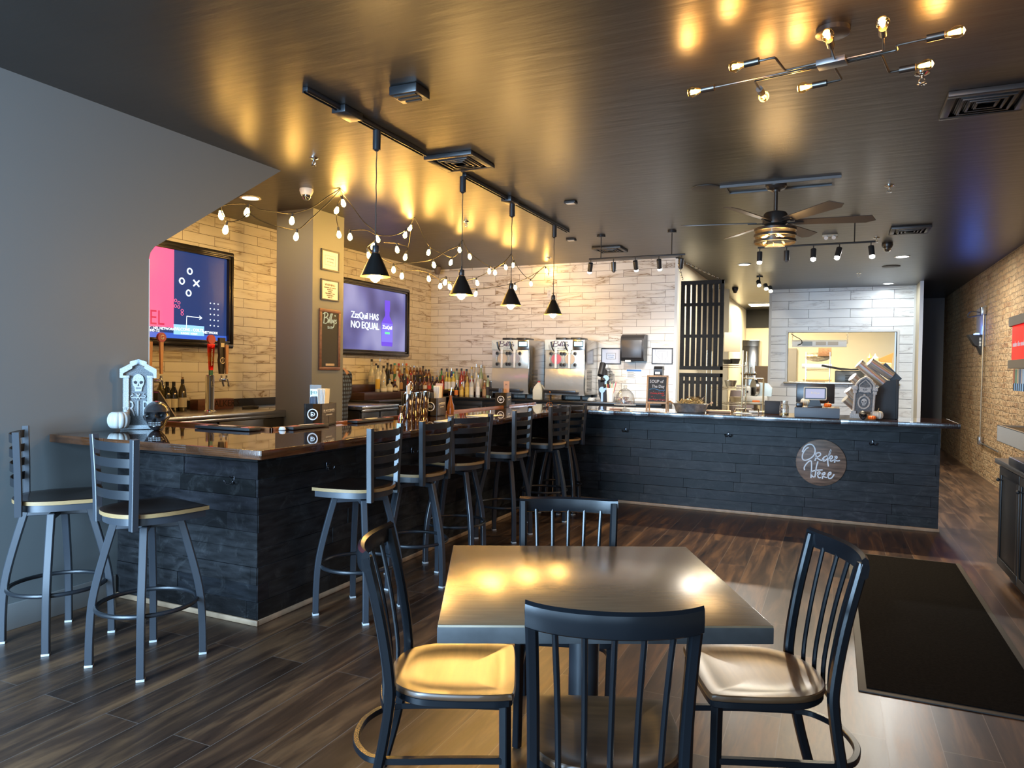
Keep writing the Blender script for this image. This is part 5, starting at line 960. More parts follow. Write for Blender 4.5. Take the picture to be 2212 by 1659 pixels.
o = b.build('clear_wrappers', thin_glass('crinkled wrapper', (.93, .9, .85), .3), tb_); o['kind'] = 'stuff'
def flat(px, py, w_, d_, h_, rz, m, name, lab, cat, bev=.001): p = on(px, py); return tag(MB().box((-w_ / 2, -d_ / 2, 0), (w_ / 2, d_ / 2, h_), bev=bev).build(name, m, loc=(p.x, max(7.24 + d_ / 2, min(p.y, 7.9)), T + .0005), rot=(0, 0, rz)), lab, cat)
flat(1552, 891, .24, .16, .022, .08, mat('tan paper', (.50, .32, .20), .7), 'paper_bag_stack', 'tan paper bags lying flat beside the galvanised tub', 'paper bags', .004)
flat(1604, 893, .16, .12, .004, -.15, PAPER, 'loose_paper', 'loose white papers lying between the paper bags and the yellow pad', 'paper'); flat(1632, 892, .13, .14, .018, .1, mat('off white pad', (.62, .58, .5), .6), 'order_pad', 'off white pad with a clipped edge beside the loose papers', 'pad')
flat(1666, 893, .17, .13, .020, .12, mat('manila yellow', (.75, .58, .28), .6), 'folder_stack', 'manila yellow folders beside the glass tip jar', 'folders'); flat(1330, 884, .13, .06, .006, .2, mat('orange brown leaflet', (.45, .2, .1), .5), 'leaflet', 'orange brown leaflet beside the cake dome', 'leaflet')
flat(1392, 893, .12, .10, .003, -.3, mat('floral paper', (.55, .5, .48), .6, noise=(25, .4, 2, E1)), 'printed_paper', 'printed paper lying under the easel chalkboard', 'paper')
b = MB(); p = on(1585, 893)
for x in (0, .1, .23): b.cyl((x, 0, 0), (x, 0, .05), .006, n=8)
b.tube([(0, 0, .05), (.23, 0, .05)], .004, 6).tube([(0, .06, .0), (.0, 0, .05)], .004, 6); tag(b.build('chrome_rail', CHROME, loc=(p.x, 7.62, T)), 'little chrome wire rail standing behind the loose papers', 'rail')
p = on(1694, 899); tj = thing('tip_jar', 'clear glass mason jar with loose change beside the grey box', 'jar', (p.x, 7.33, T)); MB().lathe([(.0, .001), (.038, .001), (.043, .01), (.043, .10), (.034, .118), (.034, .142), (.036, .143), (.036, .15), (.033, .15), (.031, .118), (.040, .10), (.040, .012), (0, .006)], 24, cap=False).build('glass', GLS, tj)
MB().lathe([(0, .008), (.038, .009), (.038, .03), (0, .036)], 20).build('coins', mat('coins and notes', (.45, .38, .18), .35, .6, noise=(80, .6, 2, E1)), tj); text('tips', .03, PAPER, tj, (0, -.0435, .065), (PI / 2, 0, 0))
p = on(1684, 884); tag(MB().prism([(-.08, 0), (.08, 0), (.08, .005), (-.08, .005)], .14, MY, .0).build('card_display', MATTB, loc=(p.x, 7.62, T)) if False else MB().box((-.085, 0, 0), (.085, .02, .135), bev=.004).build('card_display', MATTB, loc=(p.x + .01, 7.66, T)), 'small black screen standing behind the tip jar', 'screen')
# riser box with till
rx0, rx1 = at(1716, 890, 'Y', 7.30).x, at(1814, 890, 'Y', 7.30).x; rw = rx1 - rx0; rh = at(1766, 882, 'Y', 7.30).z - T
rb = tag(MB().box((0, 0, 0), (rw, .42, rh), bev=.003).build('riser_box', [mat('blue grey painted box', (.12, .16, .20), .5)], loc=(rx0, 7.30, T + .0005)), 'blue grey box carrying the till and the small tablet on the order counter', 'box'); ZR = T + rh + .001
MB().box((.002, .002, 0), (rw - .002, .418, .004)).build('wooden_top', WOODD, rb, loc=(0, 0, rh))
m0, m1 = at(1720, 850, 'Y', 7.62).x, at(1803, 850, 'Y', 7.62).x; mzt = at(1762, 829, 'Y', 7.62).z; mw = m1 - m0
mo = thing('till_monitor', 'black till monitor seen from behind on the blue grey box', 'monitor', ((m0 + m1) / 2, 7.62, ZR + .004)); mh = mzt - ZR
MB().box((-mw / 2, -.012, .03), (mw / 2, .02, mh), bev=.008).build('housing', PLAST, mo); MB().box((-.05, -.03, 0), (.05, .08, .012)).box((-.03, -.02, .01), (.03, .0, .1)).build('stand', PLAST, mo)
t0x, t1x = at(1736, 850, 'Y', 7.42), at(1786, 850, 'Y', 7.42); tw_ = t1x.x - t0x.x; tzc = at(1761, 850, 'Y', 7.42).z
ts = thing('customer_tablet', 'white framed customer tablet on a black stand in front of the till monitor', 'tablet', ((t0x.x + t1x.x) / 2, 7.42, ZR + .004)); zc = tzc - ZR - .004; hh = .062
MB().prism(rrect(-tw_ / 2, -hh, tw_ / 2, hh, .012), .012, Matrix.Translation((0, 0, zc)) @ MY, -.002).build('rim', mat('cream tablet rim', (.75, .62, .42), .35), ts)
MB().prism(rrect(-tw_ / 2 + .008, -hh + .008, tw_ / 2 - .008, hh - .008, .006), .0135, Matrix.Translation((0, 0, zc)) @ MY, .005).build('bezel', PLAST, ts)
MB().box((-tw_ / 2 + .018, -.015, zc - hh + .018), (tw_ / 2 - .018, -.0137, zc + hh - .018)).build('screen', glow('dim lavender screen', (.32, .32, .45), .8), ts); text('Billys', .03, mat('cream letters', (.9, .8, .6), .5), ts, (0, -.016, zc + .006), (PI / 2, 0, 0), sx=1.3)
MB().prism([(-.06, 0), (.06, 0), (.04, zc - hh), (-.04, zc - hh)], .03, MY, -.05).box((-.065, -.05, 0), (.065, .06, .012), bev=.004).build('stand', PLAST, ts)
p = at(1727, 874, 'Y', 7.36); tag(MB().box((-.03, -.025, 0), (.03, .025, .045), bev=.008).build('card_reader', PLAST, loc=(p.x, 7.36, ZR + .004)), 'small black card reader at the tip jar end of the blue grey box', 'card reader')
p = at(1739, 872, 'Y', 7.50); pumpkin((p.x, 7.50, ZR + .004), .042, .085, mat('cream white pumpkin', (.68, .64, .52), .45), 'cream white pumpkin half hidden behind the customer tablet', 12)
p = at(1788, 873, 'Y', 7.40); pumpkin((p.x, 7.40, ZR + .004), .036, .046, PO, 'little orange pumpkin on the blue grey box beside the tablet', 10, mat('orange stem', (.75, .2, .03), .6))
p = at(1883, 905, 'Z', T); pumpkin((at(1883, 900, 'Y', 7.27).x, 7.27, T), .035, .044, PO, 'little orange pumpkin at the foot of the small tombstone', 10)
pumpkin((at(1896, 898, 'Y', 7.36).x, 7.36, T), .048, .088, mat('warm white pumpkin', (.62, .58, .48), .45), 'warm white pumpkin with curved stem beside the small tombstone', 10, STM)
skull((at(1864, 900, 'Y', 7.28).x, 7.28, T), .046, .15, mat('matt black skull', (.015, .014, .015), .4, bump=(60, .6, .004, E1)), 'small matt black skull at the foot of the small tombstone')
# small tombstone, arched, leaning
tx0 = at(1840, 905, 'Y', 7.40).x; tx1 = at(1886, 900, 'Y', 7.40).x; tht = at(1871, 812, 'Y', 7.40).z - T
ts2 = thing('tombstone', 'arched grey RIP tombstone with an oval skull, leaning beside the cup dispenser', 'decoration', ((tx0 + tx1) / 2 + .002, 7.42, T), 0); sc2 = tht / .43
LN = Matrix.Rotation(.055, 4, 'Y'); Q = LN @ Matrix.Scale(sc2, 4) @ MV
arch = [(-.095, .03), (.095, .03), (.095, .30), (.085, .35), (.05, .40), (0, .43), (-.05, .40), (-.085, .35), (-.095, .30)]
MB().prism(arch, 0, Q, -.025).build('slab', mat('grey resin stone', (.12, .12, .12), .7, noise=(60, .3, 2, E1)), ts2)
LG = mat('pale resin stone', (.42, .41, .39), .6, noise=(120, .3, 2, E1)); b = MB(); b.box((-.118, 0, -.025), (.118, .05, .03), M=Q, bev=.004); b.box((-.11, .05, -.02), (-.065, .075, .028), M=Q); b.box((.065, .05, -.02), (.11, .075, .028), M=Q)
b.tube([Q @ Vector((x, y, .008)) for x, y in ((-.086, .30), (-.078, .345), (-.045, .39), (0, .418), (.045, .39), (.078, .345), (.086, .30))], .012 * sc2, 8); b.tube([Q @ Vector((x, y, .006)) for x, y in ((-.055, .30), (-.05, .34), (0, .39), (.05, .34), (.055, .30))], .006 * sc2, 8)
for s in (-1, 1): b.cyl(Q @ Vector((s * .088, .075, .006)), Q @ Vector((s * .088, .28, .006)), .011 * sc2, n=10); b.box((s * .09 - .024, .285, -.01), (s * .09 + .024, .325, .024), M=Q, bev=.003); b.box((s * .09 - .018, .25, -.01), (s * .09 + .018, .283, .018), M=Q, bev=.003)
b.prism([(-.055, .262), (-.04, .27), (0, .262), (.04, .27), (.055, .262), (.05, .305), (.055, .32), (0, .312), (-.055, .32), (-.05, .305)], .014, Q, 0)
b.tube([Q @ Vector((.050 * math.cos(2 * PI * i / 28), .165 + .062 * math.sin(2 * PI * i / 28), .006)) for i in range(28)], .0085 * sc2, 8, closed=True); b.ball(Q @ Vector((0, .237, .008)), .014 * sc2, 8, 6)
skullface(b, Q @ Matrix.Translation((0, .165, 0)), .048); b.build('carved_relief', LG, ts2)
b = MB(); eyes(b, Q @ Matrix.Translation((0, .165, 0)), .048, .013); b.build('dark_recesses', STD, ts2); q = Q @ Vector((0, .29, .0145)); text('RIP', .036 * sc2 * .95, STD, ts2, q, (Matrix.Rotation(.055, 4, 'Y') @ MY).to_euler(), sx=.9)
# cup dispenser
dx0 = at(1868, 850, 'Y', 7.60).x; dx1 = at(1941, 850, 'Y', 7.60).x; zt2 = at(1938, 822, 'Y', 7.60).z - T
cdn = thing('cup_dispenser', 'tall black slanted dispenser with steel tubes of cups at the end of the order counter', 'dispenser', (dx1, 7.60, T)); wD = dx1 - dx0
MB().prism([(-wD, 0), (0, 0), (0, zt2), (-.09, zt2), (-wD * .93, .20)], .24, FY @ Matrix.Identity(4), 0).build('body', mat('black gloss board', (.012, .012, .013), .55), cdn)
MB().box((-.022, -.035, 0), (0, 0, zt2 + .01), bev=.002).build('front_edge', MATTB, cdn)
for (ax_, ay_, bx_, by_, r) in ((1912, 832, 1856, 786, .045), (1926, 813, 1880, 782, .042), (1868, 838, 1842, 815, .043), (1856, 868, 1832, 843, .036), (1852, 884, 1826, 862, .038)):
    a = at(ax_, ay_, 'Y', 7.66) - Vector((dx1, 7.60, T)); c_ = at(bx_, by_, 'Y', 7.62) - Vector((dx1, 7.60, T)); MB().cyl(a, c_, r, n=24).cyl(c_, c_ + (c_ - a).normalized() * .006, r + .004, n=24).build('cup_tube', mat('bright cup steel', (.80, .79, .76), .28, .9), cdn)
b = MB(); a = at(1850, 870, 'Y', 7.70) - Vector((dx1, 7.60, T)); b.tube([a, a + Vector((.09, 0, -.08))], .02, sect=SQ); a = at(1905, 790, 'Y', 7.72) - Vector((dx1, 7.60, T)); b.tube([a, a + Vector((.14, 0, -.15))], .045, sect=SQ); b.build('black_arm', PLAST, cdn)
# ---------------------------------------------------------------- kitchen glimpsed to the left of the hatch wall
WIRE = mat('chrome wire', (.75, .68, .52), .2, 1.)
def shelf_unit(name, lab, x, y, w_, d_, zs, h, rz=0, wires=9, m=WIRE):
    t = thing(name, lab, 'wire shelf', (x, y, 0), rz)
    b = MB()
    for sx in (0, w_):
        for sy in (0, d_): b.cyl((sx, sy, 0), (sx, sy, h), .013, n=10)
    b.build('post', m, t)
    for z in zs:
        b = MB()
        for sy in (0, d_): b.tube([(0, sy, z), (w_, sy, z)], .006, 6).tube([(0, sy, z - .03), (w_, sy, z - .03)], .004, 5)
        for sx in (0, w_): b.tube([(sx, 0, z), (sx, d_, z)], .006, 6)
        for k in range(1, wires): b.tube([(w_ * k / wires, 0, z), (w_ * k / wires, d_, z)], .003, 5)
        b.build('shelf', m, t)
    return t
g = lambda px, py, Y: at(px, py, 'Y', Y)
a = g(1562, 800, 11.6); c_ = g(1600, 800, 11.6); shelf_unit('wire_shelving', 'chrome wire shelving with pans beside the hanging cutting board', a.x - .25, 11.6, c_.x - a.x + .28, .5, [g(1580, 872, 11.6).z, g(1580, 838, 11.6).z, g(1580, 789, 11.6).z], g(1580, 757, 11.6).z)
a, c_ = g(1564, 760, 11.58), g(1600, 718, 11.58); tag(MB().box((0, 0, 0), (c_.x - a.x, .015, c_.z - a.z), bev=.006).build('cutting_board', mat('ivory cutting board', (.62, .53, .36), .5), loc=(a.x, 11.56, a.z)), 'ivory cutting board standing on top of the wire shelving', 'cutting board')
for i, (px, py, r, h, cc, lab) in enumerate(((1572, 787, .09, .07, 'd', 'dark pan on the upper wire shelf, beside the screen'), (1588, 787, .08, .08, 'd', 'dark pan on the upper wire shelf, next to the shelf post'), (1578, 837, .10, .10, 's', 'steel bowl on the middle wire shelf'), (1590, 871, .11, .08, 'c', 'cream bag on the lower wire shelf'))):
    p = g(px, py, 11.85); tag(MB().lathe([(r * .7, 0), (r, h), (r * .93, h), (r * .65, .01), (0, .01)], 20, cap=False).build('pan' if cc != 'c' else 'flour_bag', {'d': mat('dark pan', (.05, .05, .045), .35), 's': STEEL, 'c': mat('cream bag', (.55, .45, .28), .7)}[cc], loc=(p.x, 11.85, at(px, py, 'Y', 11.6).z + .01)), lab, 'pan' if cc != 'c' else 'bag')
b = MB(); p = g(1605, 790, 11.9)
for k in range(6): b.tube([(k * .035, 0, .0), (k * .035, -.01, -.18)], .006, 6).lathe([(.0, -.22), (.035, -.19), (.037, -.17), (.01, -.18)], 10, (k * .035, -.01, 0), cap=False)
tag(b.build('hanging_utensils', WIRE, loc=(p.x, 11.9, p.z + .06)), 'row of ladles and measuring cups hanging from the wire shelving', 'utensils', kind='stuff')
a, c_ = g(1602, 800, 15.2), g(1640, 735, 15.2); fz = c_.z; fr_ = thing('kitchen_fridge', 'tall stainless kitchen fridge behind the prep table', 'fridge', (a.x, 15.2, 0)); fw = c_.x - a.x
MB().box((0, 0, .12), (fw, .7, fz), bev=.01).build('body', STEEL, fr_); d = MB().box((.01, -.05, .15), (fw - .01, -.005, fz - .12), bev=.006).build('door', MSIDE, fr_); MB().cyl((fw - .06, -.08, 1.0), (fw - .06, -.08, 1.5), .013, n=10).build('handle', CHROME, d)
MB().box((.25, -.056, 1.18), (.62, -.05, 1.62)).build('notice_sheet', mat('peach notice', (.62, .45, .30), .6), fr_); MB().box((.08, -.055, 1.4), (.22, -.05, 1.6)).build('paper_sheet', PAPER, fr_)
a, c_ = g(1596, 868, 12.6), g(1650, 869, 12.6); pt_ = thing('prep_table', 'steel prep table carrying the slicer', 'table', (a.x, 12.6, 0)); pw = c_.x - a.x; pz = a.z
KSS = mat('warm kitchen steel', (.60, .54, .42), .3, .9)
MB().box((-.05, 0, pz - .045), (pw, .75, pz), bev=.004).build('top', KSS, pt_); b = MB()
for x in (-.02, pw - .04):
    for y in (.05, .7): b.cyl((x, y, 0), (x, y, pz - .04), .02, n=10)
b.build('table_legs', KSS, pt_); MB().box((-.02, .05, pz - .28), (pw - .03, .7, pz - .25)).build('undershelf', KSS, pt_)
p = g(1618, 868, 12.8); sl = thing('meat_slicer', 'white and steel meat slicer on the prep table', 'slicer', (p.x, 12.85, pz)); MB().box((-.10, -.1, 0), (.30, .12, .10), bev=.02).box((-.09, -.08, .08), (.03, .06, .26), bev=.03).build('base', mat('white enamel', (.66, .66, .60), .3), sl)
MB().cyl((.06, -.02, .24), (.10, .0, .24), .15, n=32).build('blade', STEEL, sl); MB().prism([(.06, .1), (.36, .1), (.37, .24), (.30, .32), (.08, .34)], .02, MY, -.06).build('carriage', KSS, sl); MB().ball((-.03, -.09, .17), .02, 10, 6).build('knob', MATTB, sl)
p = g(1633, 870, 12.65); tag(MB().box((-.06, -.03, 0), (.06, .03, .03), bev=.008).build('sponge', mat('orange sponge', (.8, .2, .05), .8), loc=(p.x, 12.66, pz)), 'orange sponge on the edge of the prep table', 'sponge')
p = g(1600, 848, 13.6); tag(MB().lathe([(.15, 0), (.20, .05), (.21, .38), (.20, .42), (0, .44)], 24).build('grey_bin', mat('grey translucent bin', (.35, .33, .32), .4), loc=(p.x, 13.62, p.z - .22)) if False else MB().lathe([(.17, 0), (.20, .05), (.22, .95), (.20, 1.15), (0, 1.16)], 24).build('storage_drum', mat('grey pink drum', (.42, .34, .33), .45), loc=(p.x, 13.75, 0)), 'grey and pink storage drum behind the prep table', 'drum')
p = g(1608, 814, 13.9); tag(MB().box((-.12, 0, 0), (.06, .12, .09)).box((.07, 0, 0), (.16, .12, .085)).build('small_boxes', [mat('white box', (.6, .56, .5), .6)], loc=(p.x, 13.7, 1.162)), 'white packet standing on the storage drum', 'box')
b = MB(); p = g(1608, 882, 12.0)
b.cyl((0, 0, 0), (0, 0, 1.4), .014, n=8).cyl((.33, 0, 0), (.33, 0, 1.4), .014, n=8).tube([(0, 0, 1.39), (.33, 0, 1.39)], .012, 8); tag(b.build('rack_rail', WIRE, loc=(p.x - .05, 12.05, 0)), 'chrome rack posts standing before the prep table', 'rack')
# ---------------------------------------------------------------- inside the serving hatch
hl0, hl1 = g(1711, 742, 14.75), g(1829, 742, 14.75); HZ = g(1770, 749, 14.75).z; hw_ = hl1.x - hl0.x
hl = thing('heat_lamp', 'white strip heat lamp hanging on chains in the serving hatch', 'lamp', (hl0.x, 14.75, HZ)); MB().prism([(0, .0), (.0, .10), (.04, .13), (.12, .13), (.16, .0)], hw_, FX, 0).build('hood', mat('white steel hood', (.72, .74, .75), .35), hl)
b = MB(); b.box((.18, -.004, .02), (.36, .0, .10)); b.build('control_plate', mat('grey control plate', (.28, .32, .35), .4), hl); b = MB().box((.42, -.003, .03), (.60, .0, .095)).box((.63, -.003, .03), (.81, .0, .095)); b.build('vent_panel', mat('pale vent', (.5, .46, .4), .5), hl)
for x in (.0, hw_ + .01): chain(hl, (x, .05, .06), (x, .05, 2.262 - HZ + .0), r=.004)
MB().tube(smooth([(.10, -.02, .03), (.17, -.05, .06), (.16, -.05, .13), (.05, -.03, .2), (-.02, 0, .25)], 5), .008, 6).build('power_cord', MATTB, hl)
MB().box((.02, .03, .005), (hw_ - .02, .13, .012)).build('element', glow('warm heating element', (1, .6, .25), 3), hl)
YR = 17.4; a, c_ = g(1741, 770, YR), g(1793, 770, YR); us = shelf_unit('wire_rack', 'chrome wire rack with wrapped loaves against the kitchen end', a.x, YR, c_.x - a.x, .5, [g(1765, 824, YR).z, g(1765, 798, YR).z, g(1765, 770, YR).z], g(1765, 766, YR).z + .06, m=CHROME)
p = g(1781, 769, YR); tag(MB().box((-.13, 0, 0), (.14, .22, .19), bev=.006).build('wooden_crate', mat('brown slatted crate', (.20, .10, .05), .6, noise=(20, .5, 3, (1, 6, 1))), loc=(p.x, YR + .1, p.z)), 'brown wooden crate on top of the wire rack', 'crate')
p = g(1765, 796, YR); tag(MB().ball((0, 0, .13), .13, 16, 8, (2.1, 1, .8)).build('wrapped_bag', mat('foil wrap', (.32, .27, .19), .25, .5, bump=(14, 1, .04, E1)), loc=(p.x, YR + .25, p.z + .13)), 'dark foil wrapped bundle on the upper rack shelf', 'bundle')
tag(MB().box((-.32, 0, 0), (.30, .3, .10), bev=.01).build('paper_packets', mat('blue white packets', (.45, .48, .6), .5), loc=(p.x, YR + .08, p.z + .005)), 'blue and white packets under the foil bundle', 'packets')
p = g(1765, 823, YR); tag(MB().box((-.3, 0, 0), (.3, .35, .035), bev=.01).build('bread_tray', mat('tan tray', (.5, .32, .13), .5), loc=(p.x, YR + .06, p.z + .005)), 'flat tan tray on the lowest visible rack shelf', 'tray')
a, c_ = g(1803, 822, 15.4), g(1868, 801, 15.4); ov = thing('toaster_oven', 'dark grey toaster oven with a curved lid behind the serving ledge', 'oven', (a.x, 15.4, 1.20)); ow = c_.x - a.x; ohh = c_.z - 1.20
MB().box((0, 0, 0), (ow, .5, ohh), bev=.02).build('body', mat('dark grey enamel', (.085, .09, .085), .3), ov); b = MB()
for k in range(5): b.box((ow * .35, -.006, ohh * (.35 + .09 * k)), (ow * .55, .0, ohh * (.39 + .09 * k)))
b.build('vent_slots', MATTB, ov); MB().prism([(ow * .2, ohh + .01), (ow * .95, ohh + .01), (ow * .95, ohh + .05), (ow * .55, ohh + .035), (ow * .2, ohh + .05)], .03, MY, -.03).build('curved_handle', MATTB, ov)
tag(MB().box((-.9, 14.9, 0), (1.28, 16.1, 1.20)).build('kitchen_worktop', KSS), 'steel kitchen worktop behind the serving hatch', 'worktop')
p = g(1795, 794, 15.3); b = MB().tube([(-.17, 0, .04), (.19, 0, -.03)], .022, sect=SQ); tag(b.build('skillet', MATTB, loc=(p.x, 15.3, p.z)), 'black skillet handle sticking out beside the wire rack', 'skillet')
p = g(1727, 822, 14.85); tag(MB().lathe([(.13, 0), (.14, .05), (.10, .12), (0, .15)], 18, sx=1.2).build('folded_towels', mat('grey towels', (.42, .39, .38), .9), loc=(p.x + .03, 14.95, 1.20 + .0)), 'heap of grey towels at the near corner inside the serving hatch', 'towels')
SX0, SX1 = g(1868, 795, 16.2).x, g(1931, 795, 16.2).x; SZ = g(1900, 796, 16.2).z; sh = tag(MB().box((0, 0, 0), (SX1 - SX0, .4, .05)).box((0, 0, -.12), (SX1 - SX0, .4, -.07)).box((0, .37, -.12), (SX1 - SX0, .4, .0)).build('steel_shelf', KSS, loc=(SX0, 16.2, SZ - .05)), 'long steel shelf of jars and bottles seen through the hatch', 'shelf')
for i, (px, top, cc, r, lab) in enumerate(((1880, 763, (.75, .25, .10), .06, 'orange red squeeze bottle on the steel shelf'), (1891, 764, (.72, .66, .50), .065, 'cream squeeze bottle on the steel shelf beside the orange one'), (1880, 782, (.75, .48, .22), .07, 'short amber tub in front of the orange squeeze bottle'), (1893, 781, (.8, .62, .42), .08, 'short clear tub in the middle of the steel shelf'), (1906, 783, (.7, .45, .2), .07, 'small amber jar beside the kraft bag'), (1918, 784, (.85, .78, .6), .07, 'small white jar at the wall end of the steel shelf'), (1868, 788, (.8, .65, .4), .07, 'low pale dish at the oven end of the steel shelf'))):
    Y = 16.45 if i < 2 else 16.28; p = g(px, top, Y); h = max(.08, p.z - SZ); tag(MB().lathe([(r * .9, 0), (r, .01), (r, h * .7), (r * .3, h * .88), (r * .15, h), (0, h)] if i < 2 else [(r * .9, 0), (r, h * .9), (r * .8, h), (0, h)], 14).build('squeeze_bottle' if i < 2 else 'food_jar', mat('jar colour %d' % i, cc, .35), loc=(p.x, Y, SZ)), lab, 'bottle' if i < 2 else 'jar')
p = g(1912, 778, 16.45); bg = tag(MB().prism([(-.14, 0), (.12, 0), (.13, .20), (.15, .33), (-.12, .20)], .12, FY, 0).build('kraft_bag', mat('kraft bag', (.50, .27, .10), .7), loc=(p.x, 16.45, SZ)), 'kraft paper bag standing open on the steel shelf', 'bag')
struct('door_1', MB().box((at(1702, 790, 'Y', 18.85).x, 18.85, 0), (at(1720, 790, 'Y', 18.85).x, 18.94, 2.1)), mat('grey door', (.20, .19, .18), .5))
# ---------------------------------------------------------------- right hand side: brick wall things
p = at(2131, 672, 'X', XB); cdt = thing('conduit', 'thin steel conduit with junction boxes running down the brick wall', 'conduit', (XB - .03, p.y, 0)); zb = .53
MB().cyl((0, 0, zb + .02), (0, 0, p.z), .012, n=10).tube(smooth([(0, 0, zb + .02), (0, -.04, zb - .03), (0, -.3, zb - .035), (0, -1.3, zb - .04)], 4), .012, 8).build('pipe', STEEL, cdt)
MB().box((-.04, -.05, p.z - .05), (.028, .06, p.z + .06), bev=.004).build('junction_box', STEEL, cdt); MB().box((-.03, -.06, zb - .06), (.028, .06, zb + .06), bev=.004).build('junction_box', STEEL, cdt); MB().tube(smooth([(-.02, .05, p.z - .02), (-.12, .3, p.z + .02), (-.15, .32, p.z - .06), (-.03, .08, p.z - .05)], 5), .008, 6).build('looped_cable', MATTB, cdt)
Yt = p.y + .02; tr = thing('wedge_uplight', 'black wedge shaped fixture with a blue light on top, on the brick wall', 'light fixture', (XB - .002, Yt + .1, 0)); q0 = at(2094, 722, 'Y', Yt); zt3 = q0.z; dp = XB - .002 - q0.x
MB().prism([(0, zt3), (-dp, zt3), (-dp * .55, zt3 - .16), (-dp * .35, zt3 - .18), (-.02, zt3 - .30), (0, zt3 - .28)], .2, FY @ Matrix.Identity(4), 0).build('housing', MATTB, tr); MB().box((-dp * .55, .05, zt3), (-dp * .25, .15, zt3 + .02), bev=.006).build('blue_lamp', glow('blue lamp', (.08, .25, 1), 30), tr)
b = MB()
for k in range(6): b.box((-.06, -.004, zt3 - .05 - k * .022), (-.035, .0, zt3 - .06 - k * .022))
b.build('vent_slots', PAPER, tr)
ep = tag(MB().box((-.012, -.35, -.30), (0, .35, .30)).build('grey_panel', mat('bare cement patch', (.22, .20, .17), .8), loc=(XB - .001, p.y + .35, zt3 + .12)), 'flat grey cement patch on the brick behind the wedge fixture', 'patch')
light('POINT', 'blue_glow', (XB - .2, Yt + .1 + .1, zt3 + .10), 2.0, (.06, .18, 1), .05)
sk = thing('wall_sink', 'stainless steel box sink fixed to the brick wall', 'sink', (1.62, 7.9, .79)); b = MB(); b.box((0, 0, 0), (.004, 1.22, .17)).box((0, 1.216, 0), (.408, 1.22, .17)).box((0, 0, 0), (.408, .004, .17)).box((0, 0, 0), (.408, 1.22, .004)).box((.0, 0, .165), (.03, 1.22, .172)).box((0, 1.19, .165), (.408, 1.22, .172)); b.build('basin', STEEL, sk)
b = MB()
for k in range(9): b.tube([(.03, .1 + k * .13, .15), (.40, .1 + k * .13, .15)], .006, 6)
b.build('rack_bars', CHROME, sk); MB().tube([(.37, .5, .17), (.37, .5, .34), (.28, .5, .36), (.2, .5, .30)], .012, 10).build('tap', CHROME, sk)
CXF, CY1, CY0 = 1.14, 6.28, 2.6; cbn = thing('drinks_cabinet', 'black shaker cabinet beside the brick wall carrying the drinks dispenser', 'cabinet', (CXF, CY0, 0)); TM = Matrix.Translation((-CXF, -CY0, 0))
b = MB(); b.M = TM; b.box((CXF + .02, CY0, .09), (1.98, CY1 - .02, .835)).box((CXF + .07, CY0, 0), (1.98, CY1 - .05, .09)); b.build('body', BC, cbn); b = MB(); b.M = TM; b.box((CXF - .03, CY0, .84), (1.99, CY1 + .02, .875), bev=.003).build('top', mat('black laminate top', (.02, .02, .02), .25), cbn)
for k in range(6):
    y1 = CY1 - .03 - k * .61; b = MB(); b.M = TM; b.box((CXF, y1 - .60, .10), (CXF + .02, y1, .825), bev=.002); b.M = TM @ Matrix.Translation((CXF, y1 - .30, .4625)) @ Matrix.Rotation(-PI / 2, 4, 'Z') @ MY; picframe(b, .60, .725, .06, .008, Matrix()); d = b.build('door', BC, cbn)
    b = MB(); b.M = TM; b.ball((CXF - .03, y1 - .08, .73), .013, 10, 6).cyl((CXF, y1 - .08, .73), (CXF - .03, y1 - .08, .73), .005, n=8); b.build('knob', MATTB, d)
dd = at(2176, 742, 'Y', 5.9); DZ0, DZ1 = at(2178, 790, 'Y', 5.9).z, at(2178, 697, 'Y', 5.9).z; ds = thing('drinks_dispenser', 'soda dispenser with a curved red illuminated panel on the black cabinet', 'drinks dispenser', (dd.x + .33, 5.6, .875))
def drum(b, z0, z1, o=0): 
    poly = [(-.33 - o, -.30 - o), (-.33 - o, .15)] + [(-.33 - o + .14 * (1 - math.cos(t)) + 0, .15 + (.14 + o) * math.sin(t)) for t in [PI / 2 * i / 6 for i in range(1, 7)]] + [(.30, .29 + o), (.30, -.30 - o)]
    b.prism([(x, y) for x, y in poly], z1 - .875, None, z0 - .875)
b = MB(); drum(b, DZ0 + .03, DZ1 - .03); b.build('red_panel', mat('red illuminated panel', (.32, .003, .004), .4, spec=.1, emit=(1, .001, .004), estr=.5), ds)
b = MB(); drum(b, DZ1 - .035, DZ1 + .025, .02); drum(b, DZ0 - .02, DZ0 + .035, .02); b.build('trim_band', mat('grey brown plastic', (.09, .085, .075), .4), ds); MB().box((-.16, -.28, .0), (.28, .25, DZ0 - .875 - .02), bev=.01).build('body', mat('blue grey body', (.16, .20, .25), .35), ds)
MB().box((-.32, -.28, 0), (-.1, .22, .06), bev=.01).build('drip_tray', PLAST, ds); b = MB()
for k in range(5): hb = MB().box((-.31, .17 - k * .055, DZ0 - .875 - .12), (-.29, .205 - k * .055, DZ0 - .875 - .025)).build('flavour_label', mat('flavour %d' % k, ((.55, .2, .1), (.2, .35, .2), (.65, .5, .3), (.15, .18, .25), (.6, .55, .5))[k], .5), ds); b.tube([(-.30, .187 - k * .055, DZ0 - .875 - .12), (-.30, .187 - k * .055, DZ0 - .875 - .17)], .012, 8)
b.build('nozzles', PLAST, ds); text('makes the meal', .05, PAPER, ds, (-.3315, -.03, (DZ0 + DZ1) / 2 - .885), (PI / 2, 0, -PI / 2), ext=.001)
